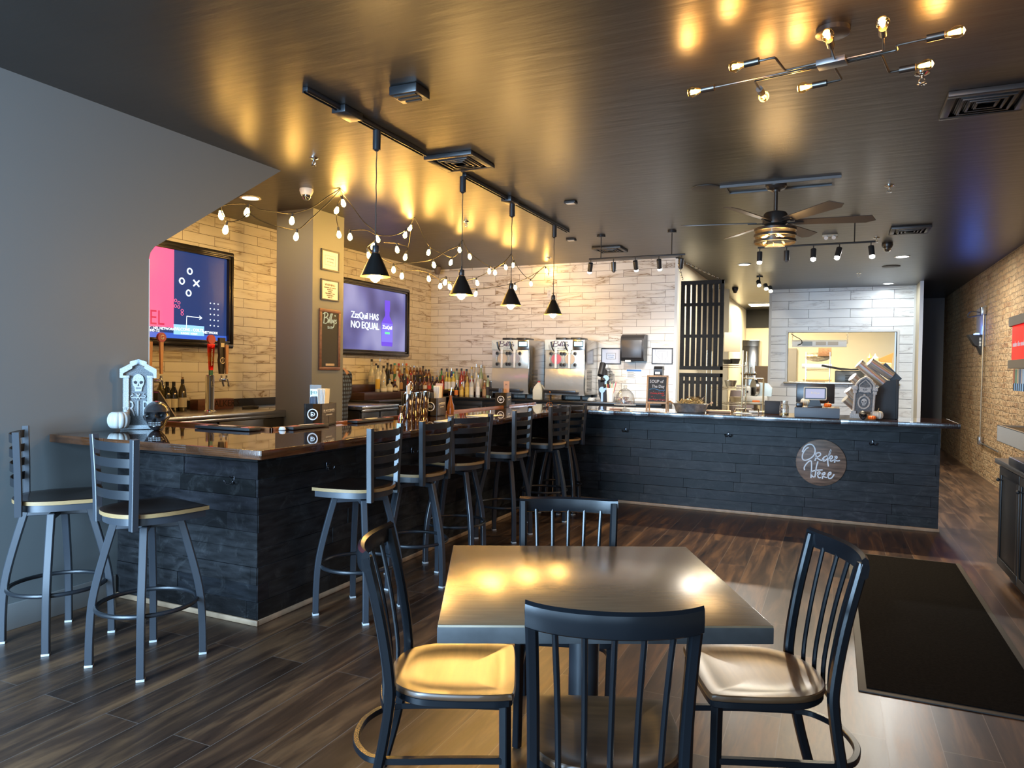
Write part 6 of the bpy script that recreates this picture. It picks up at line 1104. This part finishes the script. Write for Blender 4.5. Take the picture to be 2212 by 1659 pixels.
# ---------------------------------------------------------------- ceiling fixtures
TRK = mat('black track metal', (.03, .032, .036), .32, .3); AMB = (1.0, .50, .12)
def clearbulb(t, c, axis, L_=.10, r=.030, s=30, col=AMB, tex='amber filament'):
    """clear bulb: glowing filament in a thin glass envelope, base at c, pointing along axis"""
    M = Matrix.Translation(c) @ Vector(axis).to_track_quat('Z', 'Y').to_matrix().to_4x4()
    e = MB().lathe([(r * .42, 0), (r * .5, L_ * .2), (r * .95, L_ * .52), (r, L_ * .68), (r * .75, L_ * .9), (0, L_)], 16, M=M, cap=False).build('glass_bulb', thin_glass('amber glass', (1, .86, .55), .14), t)
    b = MB()
    for k in range(4): a = k * PI / 2; b.tube([M @ Vector((r * .16 * math.cos(a), r * .16 * math.sin(a), L_ * .2)), M @ Vector((r * .34 * math.cos(a), r * .34 * math.sin(a), L_ * .78))], .0034, 5)
    b.build('filament', glow(tex, col, s), e); return e
def track(y0, y1, boxy, pend, lab, x=-2.76):
    t = thing('ceiling_track', lab, 'lighting track', (x, y0, CE)); b = MB(); 
    b.box((-.018, 0, -.022), (.018, y1 - y0, -.0005), bev=.002).box((-.018, 0, -.034), (-.011, y1 - y0, -.022)).box((.011, 0, -.034), (.018, y1 - y0, -.022)); b.build('rail', TRK, t)
    b = MB(); b.box((-.05, boxy - y0 - .09, -.045), (.05, boxy - y0 + .09, -.001), bev=.004); b.build('feed_box', TRK, t)
    return t
track(3.213, 4.507, 3.6, (), 'black ceiling track holding the single pendant closest to the viewer'); track(5.12, 7.60, 6.02, (), 'long black ceiling track holding three pendants')
SHD = mat('black pendant shade', (.02, .019, .018), .3, .4); SHI = mat('brass shade lining', (.50, .38, .16), .35, .7)
pz = [(813, 3.91, 'first pendant lamp with black cone shade, alone on the short track'), (998, 5.10, 'second pendant lamp with black cone shade, beside the big ceiling vent'), (1104, 6.07, 'third pendant lamp with black cone shade, middle of the long track'), (1195, 7.17, 'fourth pendant lamp with black cone shade, furthest along the long track')]
pz[3] = (1195, 7.17, 'fourth pendant lamp with black cone shade, at the far end of the long track')
for px, y, lab in pz:
    t = thing('pendant_lamp', lab, 'pendant lamp', (-2.76, y, CE - .034), 0, 'cone pendants over the bar'); H = CE - .034
    MB().cyl((0, 0, 0), (0, 0, -.125), .026, n=20).cyl((0, 0, -.125), (0, 0, -.135), .02, .008, n=16).build('adapter', TRK, t)
    zs = 2.075 - H; MB().tube([(.0012 * math.sin(k * .9), .0012 * math.cos(k * .9), -.13 + (zs + .215 + .13) * k / 30) for k in range(31)], .0038, 6).build('cord', mat('dark twisted cord', (.05, .04, .03), .7), t)
    MB().lathe([(.019, zs + .205), (.022, zs + .20), (.024, zs + .165), (.020, zs + .155), (.026, zs + .150)], 20).lathe([(.006, zs + .235), (.008, zs + .205)], 10).build('socket', TRK, t)
    pr_ = [(.028, .152), (.034, .135), (.050, .105), (.078, .045), (.092, .012), (.100, .0)]
    s_ = MB().lathe([(r, zs + z) for r, z in pr_], 36, cap=False); s_.mi = 1; s_.lathe([(r - .0015, zs + z) for r, z in reversed(pr_)], 36, cap=False); o = s_.build('lamp_shade', [SHD, SHI], t)
    e = MB().lathe([(.012, zs + .10), (.018, zs + .07), (.034, zs + .02), (.036, zs + .0), (.028, zs - .022), (.010, zs - .036), (0, zs - .038)], 20, cap=False).build('light_bulb', glow('gold bulb', (1, .50, .09), 60), t)
    light('POINT', 'pendant_light', (-2.76, y, 2.075 - .12), 11, (1, .58, .18), .08)
# string lights: bulbs hang in the air of the bar corner; wires droop between ceiling hooks and bulbs
WR = mat('black light string wire', (.02, .018, .012), .5)
def P3(px, py, X): return at(px, py, 'X', X)
def hookpt(px, py): p = at(px, py, 'Z', CE); return p
strands = [
 ('string light strand over the beer taps, running past the grey column', -4.22, [(475, 446), 'b', (497, 441), (537, 441), 'b', (560, 452), (598, 458), (632, 461), 'b', (676, 447), (706, 426), (733, 409)]),
 ('second strand over the taps, dipping low in front of the column', -4.20, [(476, 450), (490, 478), 'b', (520, 474), (537, 462), (560, 475), (598, 489), (642, 495), 'b', (668, 476), (713, 434), (733, 411)]),
 ('strand dropping straight down from the hook beside the column', -4.30, [(733, 409), (738, 424), 'b', (731, 441), 'b', (727, 470), (731, 492), 'b']),
 ('strand curving from the column hook down over the second television', -4.20, [(733, 409), (760, 444), (785, 478), (812, 503), 'b', (810, 519), 'b', (793, 538), 'b', (830, 562), (850, 570), 'b', (868, 583), 'b', (905, 585), (925, 590), 'b', (952, 606), 'b']),
 ('strand rising from the first pendant to the middle ceiling hook', -4.18, [(756, 498), 'b', (790, 497), (816, 508), (852, 508), (878, 495), 'b', (896, 470)]),
 ('short strand from the low bulbs up to the middle hook', -4.16, [(830, 524), (856, 526), 'b', (880, 534), (878, 543), 'b', (885, 520), (889, 480), 'b', (896, 470)]),
 ('strand sagging from the middle hook towards the second pendant', -4.14, [(896, 470), (910, 500), (928, 533), 'b', (955, 548), (977, 556), 'b', (990, 545), (992, 528), 'b', (1000, 518)]),
 ('long low strand against the tile wall in the corner', -4.10, [(850, 571), (905, 566), (935, 560), 'b', (965, 542), (992, 530), (1000, 518)]),
 ('strand from the second pendant hook sagging to the third', -4.02, [(1000, 518), (1012, 543), 'b', (1040, 565), (1057, 575), 'b', (1069, 578), 'b', (1080, 572), (1090, 567), 'b', (1105, 547)]),
 ('low strand crossing in front of the back tile wall', -4.02, [(951, 605), (964, 598), 'b', (969, 608), 'b', (1000, 606), (1029, 600), 'b', (1060, 585), (1085, 570), (1105, 549)]),
 ('lowest strand with one hanging bulb under the second pendant', -3.98, [(969, 608), (1000, 620), (1030, 624), 'b', (1075, 619), (1112, 611), 'b', (1140, 600), (1165, 585), (1178, 575)]),
 ('last strand reaching towards the outlet on the back wall', -3.92, [(1105, 547), (1110, 563), 'b', (1128, 590), (1146, 603), 'b', (1160, 590), (1178, 576), 'b', (1186, 600), (1187, 622)])]
BL = glow('gold string bulb', (1, .53, .11), 88); SOCK = mat('black bulb socket', (.02, .02, .018), .5); nb = 0
for lab, X, pts in strands:
    wp = []; bulbs = []
    for q in pts:
        if q == 'b': bulbs.append(len(wp) - 1); continue
        p = P3(q[0], q[1], X)
        if p.z > CE - .01: p = at(q[0], q[1], 'Z', CE - .008)
        wp.append(p)
    L_ = wp[0].copy(); L_.z = wp[0].z; t = thing('string_lights', lab, 'string lights', L_, 0, None)
    MB().tube([p - L_ for p in smooth(wp, 4)], .0045, 6).build('wire', WR, t)
    for i in bulbs:
        p = wp[i] - L_; tl = Vector((math.sin(i * 2.1 + nb) * .22, math.cos(i * 1.7 + nb) * .22, -1)).normalized(); nb += 1; M = Matrix.Translation(p) @ tl.to_track_quat('Z', 'Y').to_matrix().to_4x4()
        e = MB().lathe([(.009, .028), (.012, .036), (.021, .062), (.022, .074), (.016, .090), (.006, .098), (0, .099)], 12, M=M, cap=False).build('light_bulb', BL, t); MB().cyl(M @ Vector((0, 0, -.004)), M @ Vector((0, 0, .031)), .0105, n=10).build('bulb_socket', SOCK, e)
# ceiling vents
VM = mat('black diffuser steel', (.035, .036, .038), .4, .3)
def vent(x, y, s, lab, n=4):
    t = thing('ceiling_vent', lab, 'ceiling vent', (x, y, CE)); b = MB(); h = s / 2; picframe(b, s, s, .045, .03, Matrix.Rotation(PI, 4, 'X')); b.build('frame', VM, t)
    MB().box((-h + .02, -h + .02, -.004), (h - .02, h - .02, -.001)).build('backing', MATTB, t); b = MB()
    for k in range(1, n):
        r = h - .045 - k * (h - .06) / n
        if r < .02: break
        for dz, rr in ((.0, r + .018), (.009, r + .010), (.018, r + .002)): picframe(b, 2 * rr, 2 * rr, .012, .009, Matrix.Translation((0, 0, -.006 - dz + .0)) @ Matrix.Rotation(PI, 4, 'X'))
    b.build('louvre', VM, t)
vent(-2.62, 4.79, .40, 'large black square ceiling vent between the two lighting tracks'); vent(.76, 4.84, .42, 'black square ceiling vent over the floor mat, cut by the frame edge'); vent(.72, 8.80, .38, 'small looking black ceiling vent over the order counter end'); vent(-2.67, 8.95, .38, 'black ceiling vent above the first spotlight bar')
for px, py, lab in ((1233, 435, 'flat white and black alarm unit on the ceiling between the vent and the fan'), (1234, 516, 'flat black alarm unit on the ceiling near the end of the long track')):
    p = at(px, py, 'Z', CE); t = thing('ceiling_sensor', lab, 'sensor', (p.x, p.y, CE)); MB().box((-.055, -.04, -.022), (.055, .04, -.0005), bev=.005).build('housing', MATTB, t); MB().box((-.04, -.028, -.025), (.04, .028, -.021)).build('lens', WHITE_M, t)
p = at(885, 192, 'Z', CE); t = thing('ceiling_speaker_box', 'small black square box on the ceiling near the short track', 'ceiling box', (p.x, p.y, CE)); MB().box((-.09, -.075, -.05), (.09, .075, -.0005), bev=.006).build('housing', PLAST, t); b = MB().box((-.07, -.055, -.056), (.07, -.03, -.049)).box((-.07, -.01, -.056), (.07, .015, -.049)).box((-.05, .035, -.056), (.05, .055, -.049)); b.build('grille', MATTB, t)
p = at(1793, 507, 'Z', CE); t = thing('emergency_light', 'small two headed emergency light on the ceiling between fan and vent', 'emergency light', (p.x, p.y, CE)); MB().box((-.08, -.04, -.03), (.08, .04, -.0005), bev=.005).build('housing', mat('beige plastic', (.4, .35, .26), .5), t)
for s in (-1, 1): MB().cyl((s * .04, -.03, -.03), (s * .04, -.05, -.045), .022, n=14).build('lamp_head', WHITE_M, t)
SPN = ['over the bar between track and column', 'behind the cord of the second pendant', 'above the back tile wall', 'beside the round blank plate', 'under the chandelier bulb, near its outer end', 'between the fan and the round camera', 'far back above the kitchen passage']
for (px, py), s_ in zip(((678, 341), (1007, 478), (1186, 556), (1921, 401), (1992, 158), (1893, 513), (1855, 590)), SPN):
    p = at(px, py, 'Z', CE); t = thing('fire_sprinkler', 'small fire sprinkler head ' + s_, 'sprinkler', (p.x, p.y, CE)); s5 = 1
    MB().lathe([(.036, -.0005), (.036, -.004), (.02, -.012), (.009, -.014), (.009, -.03), (.005, -.03)], 18, cap=False).build('escutcheon', CHROME, t); b = MB().tube([(-.012, 0, -.03), (-.014, 0, -.045), (0, 0, -.055)], .003, 6).tube([(.012, 0, -.03), (.014, 0, -.045), (0, 0, -.055)], .003, 6)
    for k in range(8): b.box((-.004, 0, -.058), (.004, .022, -.056), M=Matrix.Rotation(k * PI / 4, 4, 'Z'))
    b.build('deflector', CHROME, t)
for px, py, r, lab, mm, wallm in ((662, 408, .058, 'white domed security camera on the ceiling beside the column', WHITE_M, 0), (1917, 526, .06, 'black domed security camera on the ceiling over the order counter end', PLAST, 0), (1588, 622, .055, 'black domed security camera over the kitchen passage', PLAST, 0)):
    p = at(px, py, 'Z', CE); t = thing('dome_camera', lab, 'security camera', (p.x, p.y, CE)); MB().lathe([(r, -.0005), (r * 1.05, -.02), (r * .82, -.055), (r * .7, -.058)], 24).build('housing', mm, t); MB().lathe([(r * .72, -.056), (r * .66, -.078), (r * .42, -.098), (0, -.106)], 20, cap=False).build('dome', mat('smoked dome', (.03, .03, .03), .05, spec=1, coat=1), t)
p = at(945, 577, 'Z', CE); tag(MB().lathe([(.05, -.0005), (.055, -.03), (.04, -.10), (.025, -.115), (0, -.117)], 20).build('corner_camera', mat('taupe plastic', (.16, .13, .11), .5), loc=(p.x, min(p.y, YT - .07), CE)), 'taupe cone shaped camera at the ceiling in the tiled corner', 'security camera')
for px, py, r, lab in ((1525, 406, .12, 'round ceiling speaker grille beside the fan frame'), (1925, 575, .12, 'round dark ceiling grille at the back near the hatch wall')):
    p = at(px, py, 'Z', CE); tag(MB().lathe([(r, -.0005), (r, -.006), (r * .93, -.010), (0, -.010)], 32).build('round_grille', mat('dark perforated grille', (.045, .042, .038), .5, bump=(400, .8, .002, E1)), loc=(p.x, p.y, CE)), lab, 'speaker')
# recessed lights
for px, py, pw_, c_, lab in ((1608, 571, 34, WHITE, 'round lit recessed light in the ceiling over the passage'), (1949, 554, 60, (1, .97, .92), 'round lit recessed light over the end of the order counter'), (1919, 612, 4, (.9, .97, 1), 'round lit recessed light just before the hatch wall'), (541, 427, 5, (1, .66, .28), 'round lit recessed light over the beer taps')):
    p = at(px, py, 'Z', CE); t = thing('recessed_light', lab, 'recessed light', (p.x, p.y, CE)); MB().lathe([(.095, -.0005), (.098, -.006), (.078, -.008), (.075, -.003)], 28, cap=False).build('trim_ring', TRIMW, t); MB().lathe([(0, -.004), (.076, -.004)], 28, cap=False).build('diffuser', glow('lit diffuser %.2f' % c_[2], c_, 9), t)
    light('AREA', 'recessed_lamp', (p.x, p.y, CE - .03), pw_, c_, .14, to=(p.x, p.y, 0))
# spotlight bars
def spotbar(xs, Y, zb, zh, cans, lab, tilts, lit, col, aim):
    t = thing('spotlight_bar', lab, 'spotlight bar', (xs[0], Y, CE)); b = MB().tube([(-.02, 0, zb - CE), (xs[-1] - xs[0] + .04, 0, zb - CE)], .010, 10); b.build('bar', TRK, t)
    for cx in cans: MB().lathe([(.048, -.0005), (.05, -.022), (.03, -.026), (.0, -.027)], 22, (cx - xs[0], 0, 0)).cyl((cx - xs[0], 0, -.02), (cx - xs[0], 0, zb - CE), .006, n=8).build('canopy', TRK, t)
    for i, x in enumerate(xs):
        dx = x - xs[0]; tl = tilts[i]; M = Matrix.Translation((dx, 0, zb - CE - .045)) @ Matrix.Rotation(tl[0], 4, 'Y') @ Matrix.Rotation(tl[1], 4, 'X')
        h = MB().cyl((dx, 0, zb - CE), (dx, 0, zb - CE - .05), .005, n=8); h.lathe([(.0, .0), (.027, .0), (.028, -.004), (.028, -.105), (.0255, -.105), (.0255, -.03), (0, -.03)], 22, M=M, cap=False); hd = h.build('spotlight_head', TRK, t)
        e = MB().lathe([(.018, -.05), (.025, -.085), (.024, -.105 - .018 * lit[i]), (.012, -.122 - .01 * lit[i]), (0, -.125 - .01 * lit[i])], 18, M=M, cap=False).build('spot_bulb', glow('lit spot bulb', col, 14) if lit[i] else mat('dark spot bulb', (.1, .1, .1), .3), hd)
        if lit[i]: q = Vector((xs[0], Y, CE)) + M @ Vector((0, 0, -.145)); d = (M.to_3x3() @ Vector((0, 0, -1))); light('SPOT', 'spot_lamp', q, 62, col, .02, to=q + d, spot=R_(105), blend=.8)
    return t
sx = [at(x, 575, 'Y', 8.05).x for x in (1276, 1325, 1372, 1423, 1472)]
spotbar(sx, 8.05, 2.79, 2.7, (at(1301, 510, 'Z', CE).x, at(1450, 497, 'Z', CE).x), 'black spotlight bar with five heads in front of the back tile wall', [(.28, .45), (0, .2), (-.0, .55), (.0, .5), (.15, .3)], (1, 0, 1, 1, 0), (1, .95, .88), None)
sx = [at(x, 553, 'Y', 7.97).x for x in (1641, 1699, 1757, 1813, 1881)]
spotbar(sx, 7.97, 2.805, 2.7, (at(1847, 469, 'Z', CE).x, at(1662, 492, 'Z', CE).x), 'black spotlight bar with five heads over the till end of the order counter', [(.0, -.1), (0, 0), (-.0, -.3), (.2, -.35), (-.1, -.3)], (1, 0, 1, 1, 1), (1, .86, .62), None)
p = at(1641, 597, 'Z', CE); t = thing('spotlight_cluster', 'distant three headed spotlight cluster over the kitchen passage', 'spotlight', (p.x, p.y, CE)); MB().lathe([(.05, -.0005), (.05, -.02), (0, -.022)], 16).cyl((0, 0, 0), (0, 0, -.08), .012, n=8).build('canopy', TRK, t)
for k, (dx, dz) in enumerate(((-.02, -.12), (.09, -.18), (.16, -.22))):
    hd = MB().cyl((dx, 0, dz + .04), (dx + .02, -.06, dz - .03), .035, n=16).build('spotlight_head', TRK, t); MB().cyl((dx + .02, -.062, dz - .032), (dx + .022, -.068, dz - .040), .03, n=16).build('spot_lens', glow('warm lit lens', (1, .85, .55), 10), hd)
# panels added on the kitchen ceiling to light the kitchen
for x, y, lab in ((.2, 16.3, 'added panel light on the kitchen ceiling behind the hatch wall'), (-1.5, 17.2, 'added panel light on the kitchen ceiling at the end of the passage')):
    t = thing('added_panel_light', lab, 'ceiling light', (x, y, CE)); MB().box((-.3, -.3, -.03), (.3, .3, -.0005)).build('housing', WHITE_M, t); MB().box((-.28, -.28, -.034), (.28, .28, -.031)).build('diffuser', glow('kitchen diffuser', (1, .88, .62), 6), t); light('AREA', 'added_kitchen_lamp', (x, y, CE - .05), 85, (1, .84, .56), .55, to=(x, y, 0))
# raised ceiling frame by the fan
a, c_ = at(1555, 401, 'Z', CE), at(1818, 375, 'Z', CE); t = thing('ceiling_frame', 'thin raised metal access frame on the ceiling behind the fan rod', 'frame', (a.x, a.y, CE)); w_ = c_.x - a.x
b = MB().box((0, -.0, -.022), (w_, .02, -.0005)).box((.04, .27, -.014), (w_ - .05, .29, -.0005)).box((.03, .03, -.012), (.05, .28, -.0005)).box((w_ - .07, .03, -.012), (w_ - .05, .28, -.0005)); b.build('metal_frame', mat('grey metal frame', (.09, .095, .10), .5), t)
# ceiling fan
fx, fy = -.468, 6.33; fn = thing('ceiling_fan', 'bronze ceiling fan with long blades and a caged light kit', 'ceiling fan', (fx, fy, CE)); D = lambda z: z - CE
MB().lathe([(.085, -.0005), (.085, -.03), (.07, -.05), (.035, -.06), (.03, -.075), (0, -.078)], 28).build('canopy', BRONZE, fn); MB().cyl((0, 0, -.07), (0, 0, D(2.82)), .0155, n=14).build('downrod', BRONZE, fn)
MB().lathe([(.03, D(2.83)), (.085, D(2.815)), (.095, D(2.80)), (.095, D(2.72)), (.06, D(2.70)), (0, D(2.70))], 32).build('motor', BRONZE, fn)
BLD = mat('brown bronze fan blade', (.075, .060, .050), .42, .2)
for k in range(6):
    a = R_(8 + 60 * k + (2 if k % 2 else 0)); M = Matrix.Rotation(a, 4, 'Z') @ Matrix.Translation((0, 0, D(2.735))) @ Matrix.Rotation(R_(-13), 4, 'X')
    bl = MB().prism([(.15, -.045), (.72, -.068), (.765, .028), (.70, .066), (.15, .05)], .003, M, -.003).build('blade', BLD, fn); MB().box((.07, -.014, -.012), (.22, .014, -.004), M=M, bev=.003).build('blade_arm', BRONZE, bl)
for z in (2.672, 2.625, 2.575): MB().tube([(.165 * math.cos(2 * PI * i / 40), .165 * math.sin(2 * PI * i / 40), D(z)) for i in range(40)], .008, closed=True, sect=[(.5, 1.3), (-.5, 1.3), (-.5, -1.3), (.5, -1.3)]).build('cage_ring', BRONZE, fn)
MB().lathe([(.158, D(2.675)), (.158, D(2.555))], 36, cap=False).build('glass_drum', thin_glass('amber tinted drum glass', (1, .93, .8), .10), fn); MB().lathe([(.0, D(2.70)), (.165, D(2.683)), (.165, D(2.675)), (0, D(2.68))], 30, cap=False).build('light_plate', BRONZE, fn)
for k in range(3):
    a = R_(-70 + k * 120); MB().cyl((0, 0, D(2.66)), (.05 * math.cos(a), .05 * math.sin(a), D(2.64)), .011, n=8).build('lamp_holder', BRONZE, fn); clearbulb(fn, (.05 * math.cos(a), .05 * math.sin(a), D(2.64)), (math.cos(a), math.sin(a), -.5), .075, .022, 60, (1, .62, .22), 'fan filament')
light('POINT', 'fan_light', (fx, fy, 2.5), 9, (1, .64, .28), .15)
# sputnik chandelier
cx, cy = -.037, 3.604; sp = thing('chandelier', 'black and bronze linear chandelier with eight amber bulbs on the ceiling', 'chandelier', (cx, cy, CE)); GM = mat('gunmetal arms', (.10, .09, .08), .28, .85)
MB().lathe([(.075, -.0005), (.075, -.022), (.068, -.026), (0, -.026)], 32).build('canopy', BRONZE, sp); MB().cyl((0, 0, -.02), (0, 0, -.14), .007, n=12).build('stem', GM, sp)
ax_ = R_(-11); MA = Matrix.Rotation(ax_, 4, 'Z'); MB().box((-.062, -.038, -.165), (.062, .038, -.14), M=MA, bev=.002).build('hub', mat('brushed gunmetal hub', (.22, .22, .22), .35, .8), sp)
zc = -.152
def arm(pts, bd): 
    P = []; 
    for p in pts: P.append(MA @ Vector((p[0], p[1], p[2] if len(p) > 2 else zc)))
    Q = [P[0]]
    for i in range(1, len(P) - 1): Q += [P[i] + (P[i - 1] - P[i]).normalized() * .014, P[i] + ((P[i - 1] - P[i]).normalized() + (P[i + 1] - P[i]).normalized()) * .003, P[i] + (P[i + 1] - P[i]).normalized() * .014]
    Q.append(P[-1]); MB().tube(Q, .0052, 8, up=(.3, .2, 1)).build('arm', GM, sp)
    d = (P[-1] - P[-2]).normalized(); MB().cyl(P[-1] - d * .004, P[-1] + d * .062, .0165, n=18).build('lamp_socket', GM, sp); clearbulb(sp, P[-1] + d * .060, d, .076, .027, 60, (1, .46, .10))
    light('POINT', 'bulb_light', Vector((cx, cy, CE)) + P[-1] + d * .14, 2.6, (1, .5, .14), .03)
arm([(-.06, .0), (-.55, -.012)], 0); arm([(-.06, -.028), (-.20, -.028), (-.20, -.20), (-.275, -.20)], 0); arm([(-.06, .014), (-.355, .014), (-.365, .13)], 0); arm([(.0, .04), (.0, .23), (-.072, .23)], 0)
arm([(.06, .02), (.265, .02), (.265, -.035), (.385, -.035)], 0); arm([(.06, -.01), (.215, -.01), (.235, -.18)], 0); arm([(.06, .034), (.20, .034), (.20, .26), (.248, .26)], 0); arm([(.02, -.04), (.032, -.19)], 0)
# added downlights out of frame, put in to wash the brick with warm light
for y in (3.2, 6.4): t = thing('recessed_light', 'unseen downlight added to wash the brick wall, %s' % ('outside the frame near the shop front' if y < 4 else 'over the black drinks cabinet'), 'recessed light', (1.72, y, CE)); MB().lathe([(.07, -.0005), (.07, -.006), (.055, -.007), (0, -.004)], 24, cap=False).build('diffuser', glow('added warm downlight', (1, .7, .36), 5), t); light('SPOT', 'added_wall_wash', (1.72, y, CE - .02), 30, (1, .68, .34), .05, to=(1.9, y + .2, 0), spot=R_(120), blend=.7)
# ---------------------------------------------------------------- the bartender half hidden behind the column
def figure():
    px = at(752, 880, 'Y', 6.44); t = thing('person', 'person in a blue plaid flannel shirt standing mostly hidden behind the grey column', 'person', (px.x - .185, 6.44, 0), R_(-90))
    def skin(name, pts, edges, rad, m, parent, sub=2):
        me = bpy.data.meshes.new(name); me.from_pydata(pts, edges, []); o = bpy.data.objects.new(name, me); COL.objects.link(o); md = o.modifiers.new('skin', 'SKIN'); md.use_smooth_shade = True; ms = o.modifiers.new('sub', 'SUBSURF'); ms.levels = sub; ms.render_levels = sub
        for i, r in enumerate(rad): me.skin_vertices[0].data[i].radius = (r if isinstance(r, tuple) else (r, r)); me.skin_vertices[0].data[i].use_root = (i == 0)
        bpy.context.view_layer.update(); dg = bpy.context.evaluated_depsgraph_get(); m2 = bpy.data.meshes.new_from_object(o.evaluated_get(dg)); bpy.data.objects.remove(o); m2.name = name; m2.materials.clear(); m2.materials.append(m); n = bpy.data.objects.new(name, m2); COL.objects.link(n); n.parent = parent; return n
    pts = [(0, 0, .95), (0, .01, 1.15), (0, .02, 1.36), (0, -.01, 1.47), (0, -.08, 1.51), (0, -.15, 1.58), (0, -.19, 1.64)]; ed = [(0, 1), (1, 2), (2, 3), (3, 4), (4, 5), (5, 6)]; rad = [(.15, .10), (.135, .095), (.155, .095), (.055, .055), (.05, .05), (.082, .095), (.07, .085)]
    for s in (-1, 1):
        k = len(pts); pts += [(s * .17, .02, 1.40), (s * .21, .0, 1.15), (s * .20, -.14, .98), (s * .19, -.19, .94), (s * .185, -.25, .91)]; ed += [(2, k), (k, k + 1), (k + 1, k + 2), (k + 2, k + 3), (k + 3, k + 4)]; rad += [.055, .045, .034, .026, (.036, .018)]
        k0 = k + 4
        for f in range(4): k = len(pts); x = s * (.185 + (f - 1.5) * .018 * s * s); pts += [(x, -.285, .895), (x, -.31 + abs(f - 1.3) * .008, .875)]; ed += [(k0, k), (k, k + 1)]; rad += [.009, .008]
        k = len(pts); pts += [(s * .15, -.245, .895), (s * .135, -.27, .885)]; ed += [(k0, k), (k, k + 1)]; rad += [.010, .009]
        k = len(pts); pts += [(s * .09, 0, .85), (s * .10, -.01, .48), (s * .10, .02, .10), (s * .10, -.05, .045), (s * .105, -.14, .035)]; ed += [(0, k), (k, k + 1), (k + 1, k + 2), (k + 2, k + 3), (k + 3, k + 4)]; rad += [.085, .06, .042, .045, .035]
    skin('body', pts, ed, rad, mat('skin', (.45, .26, .18), .5), t)
    sp_ = [(0, .01, .80), (0, .01, 1.12), (0, .02, 1.34), (0, .015, 1.45)]; se = [(0, 1), (1, 2), (2, 3)]; sr = [(.185, .135), (.165, .125), (.18, .12), (.085, .08)]
    for s in (-1, 1): k = len(sp_); sp_ += [(s * .175, .02, 1.39), (s * .215, .0, 1.15), (s * .205, -.11, 1.0), (s * .19, -.20, .94)]; se += [(2, k), (k, k + 1), (k + 1, k + 2), (k + 2, k + 3)]; sr += [.075, .065, .055, .045]
    skin('shirt', sp_, se, sr, plaid_mat(), t)
    tp = [(0, 0, .93)]; te = []; tr_ = [(.17, .12)]
    for s in (-1, 1): k = len(tp); tp += [(s * .09, 0, .82), (s * .10, -.01, .48), (s * .10, .01, .12)]; te += [(0, k), (k, k + 1), (k + 1, k + 2)]; tr_ += [.105, .085, .075]
    skin('trousers', tp, te, tr_, mat('dark denim', (.02, .025, .04), .8), t)
    MB().ball((0, -.15, 1.65), .108, 18, 12, (.86, 1, .98)).build('hair', mat('dark brown hair', (.03, .018, .012), .6), t)
    f = MB(); f.M = Matrix.Translation((0, -.155, -.05)); f.ball((0, -.128, 1.645), .014, 8, 6, (.8, 1, 1.4)); f.ball((-.082, -.02, 1.645), .02, 8, 6, (.5, .8, 1.3)).ball((.082, -.02, 1.645), .02, 8, 6, (.5, .8, 1.3)); f.build('nose_and_ears', MATS['skin'], t)
    f = MB(); f.M = Matrix.Translation((0, -.155, -.05)); f.ball((-.03, -.112, 1.675), .009, 8, 6).ball((.03, -.112, 1.675), .009, 8, 6).ball((0, -.115, 1.605), .014, 8, 6, (1.5, .5, .35)); f.build('eyes_and_mouth', mat('dark features', (.08, .03, .03), .4), t)
figure()
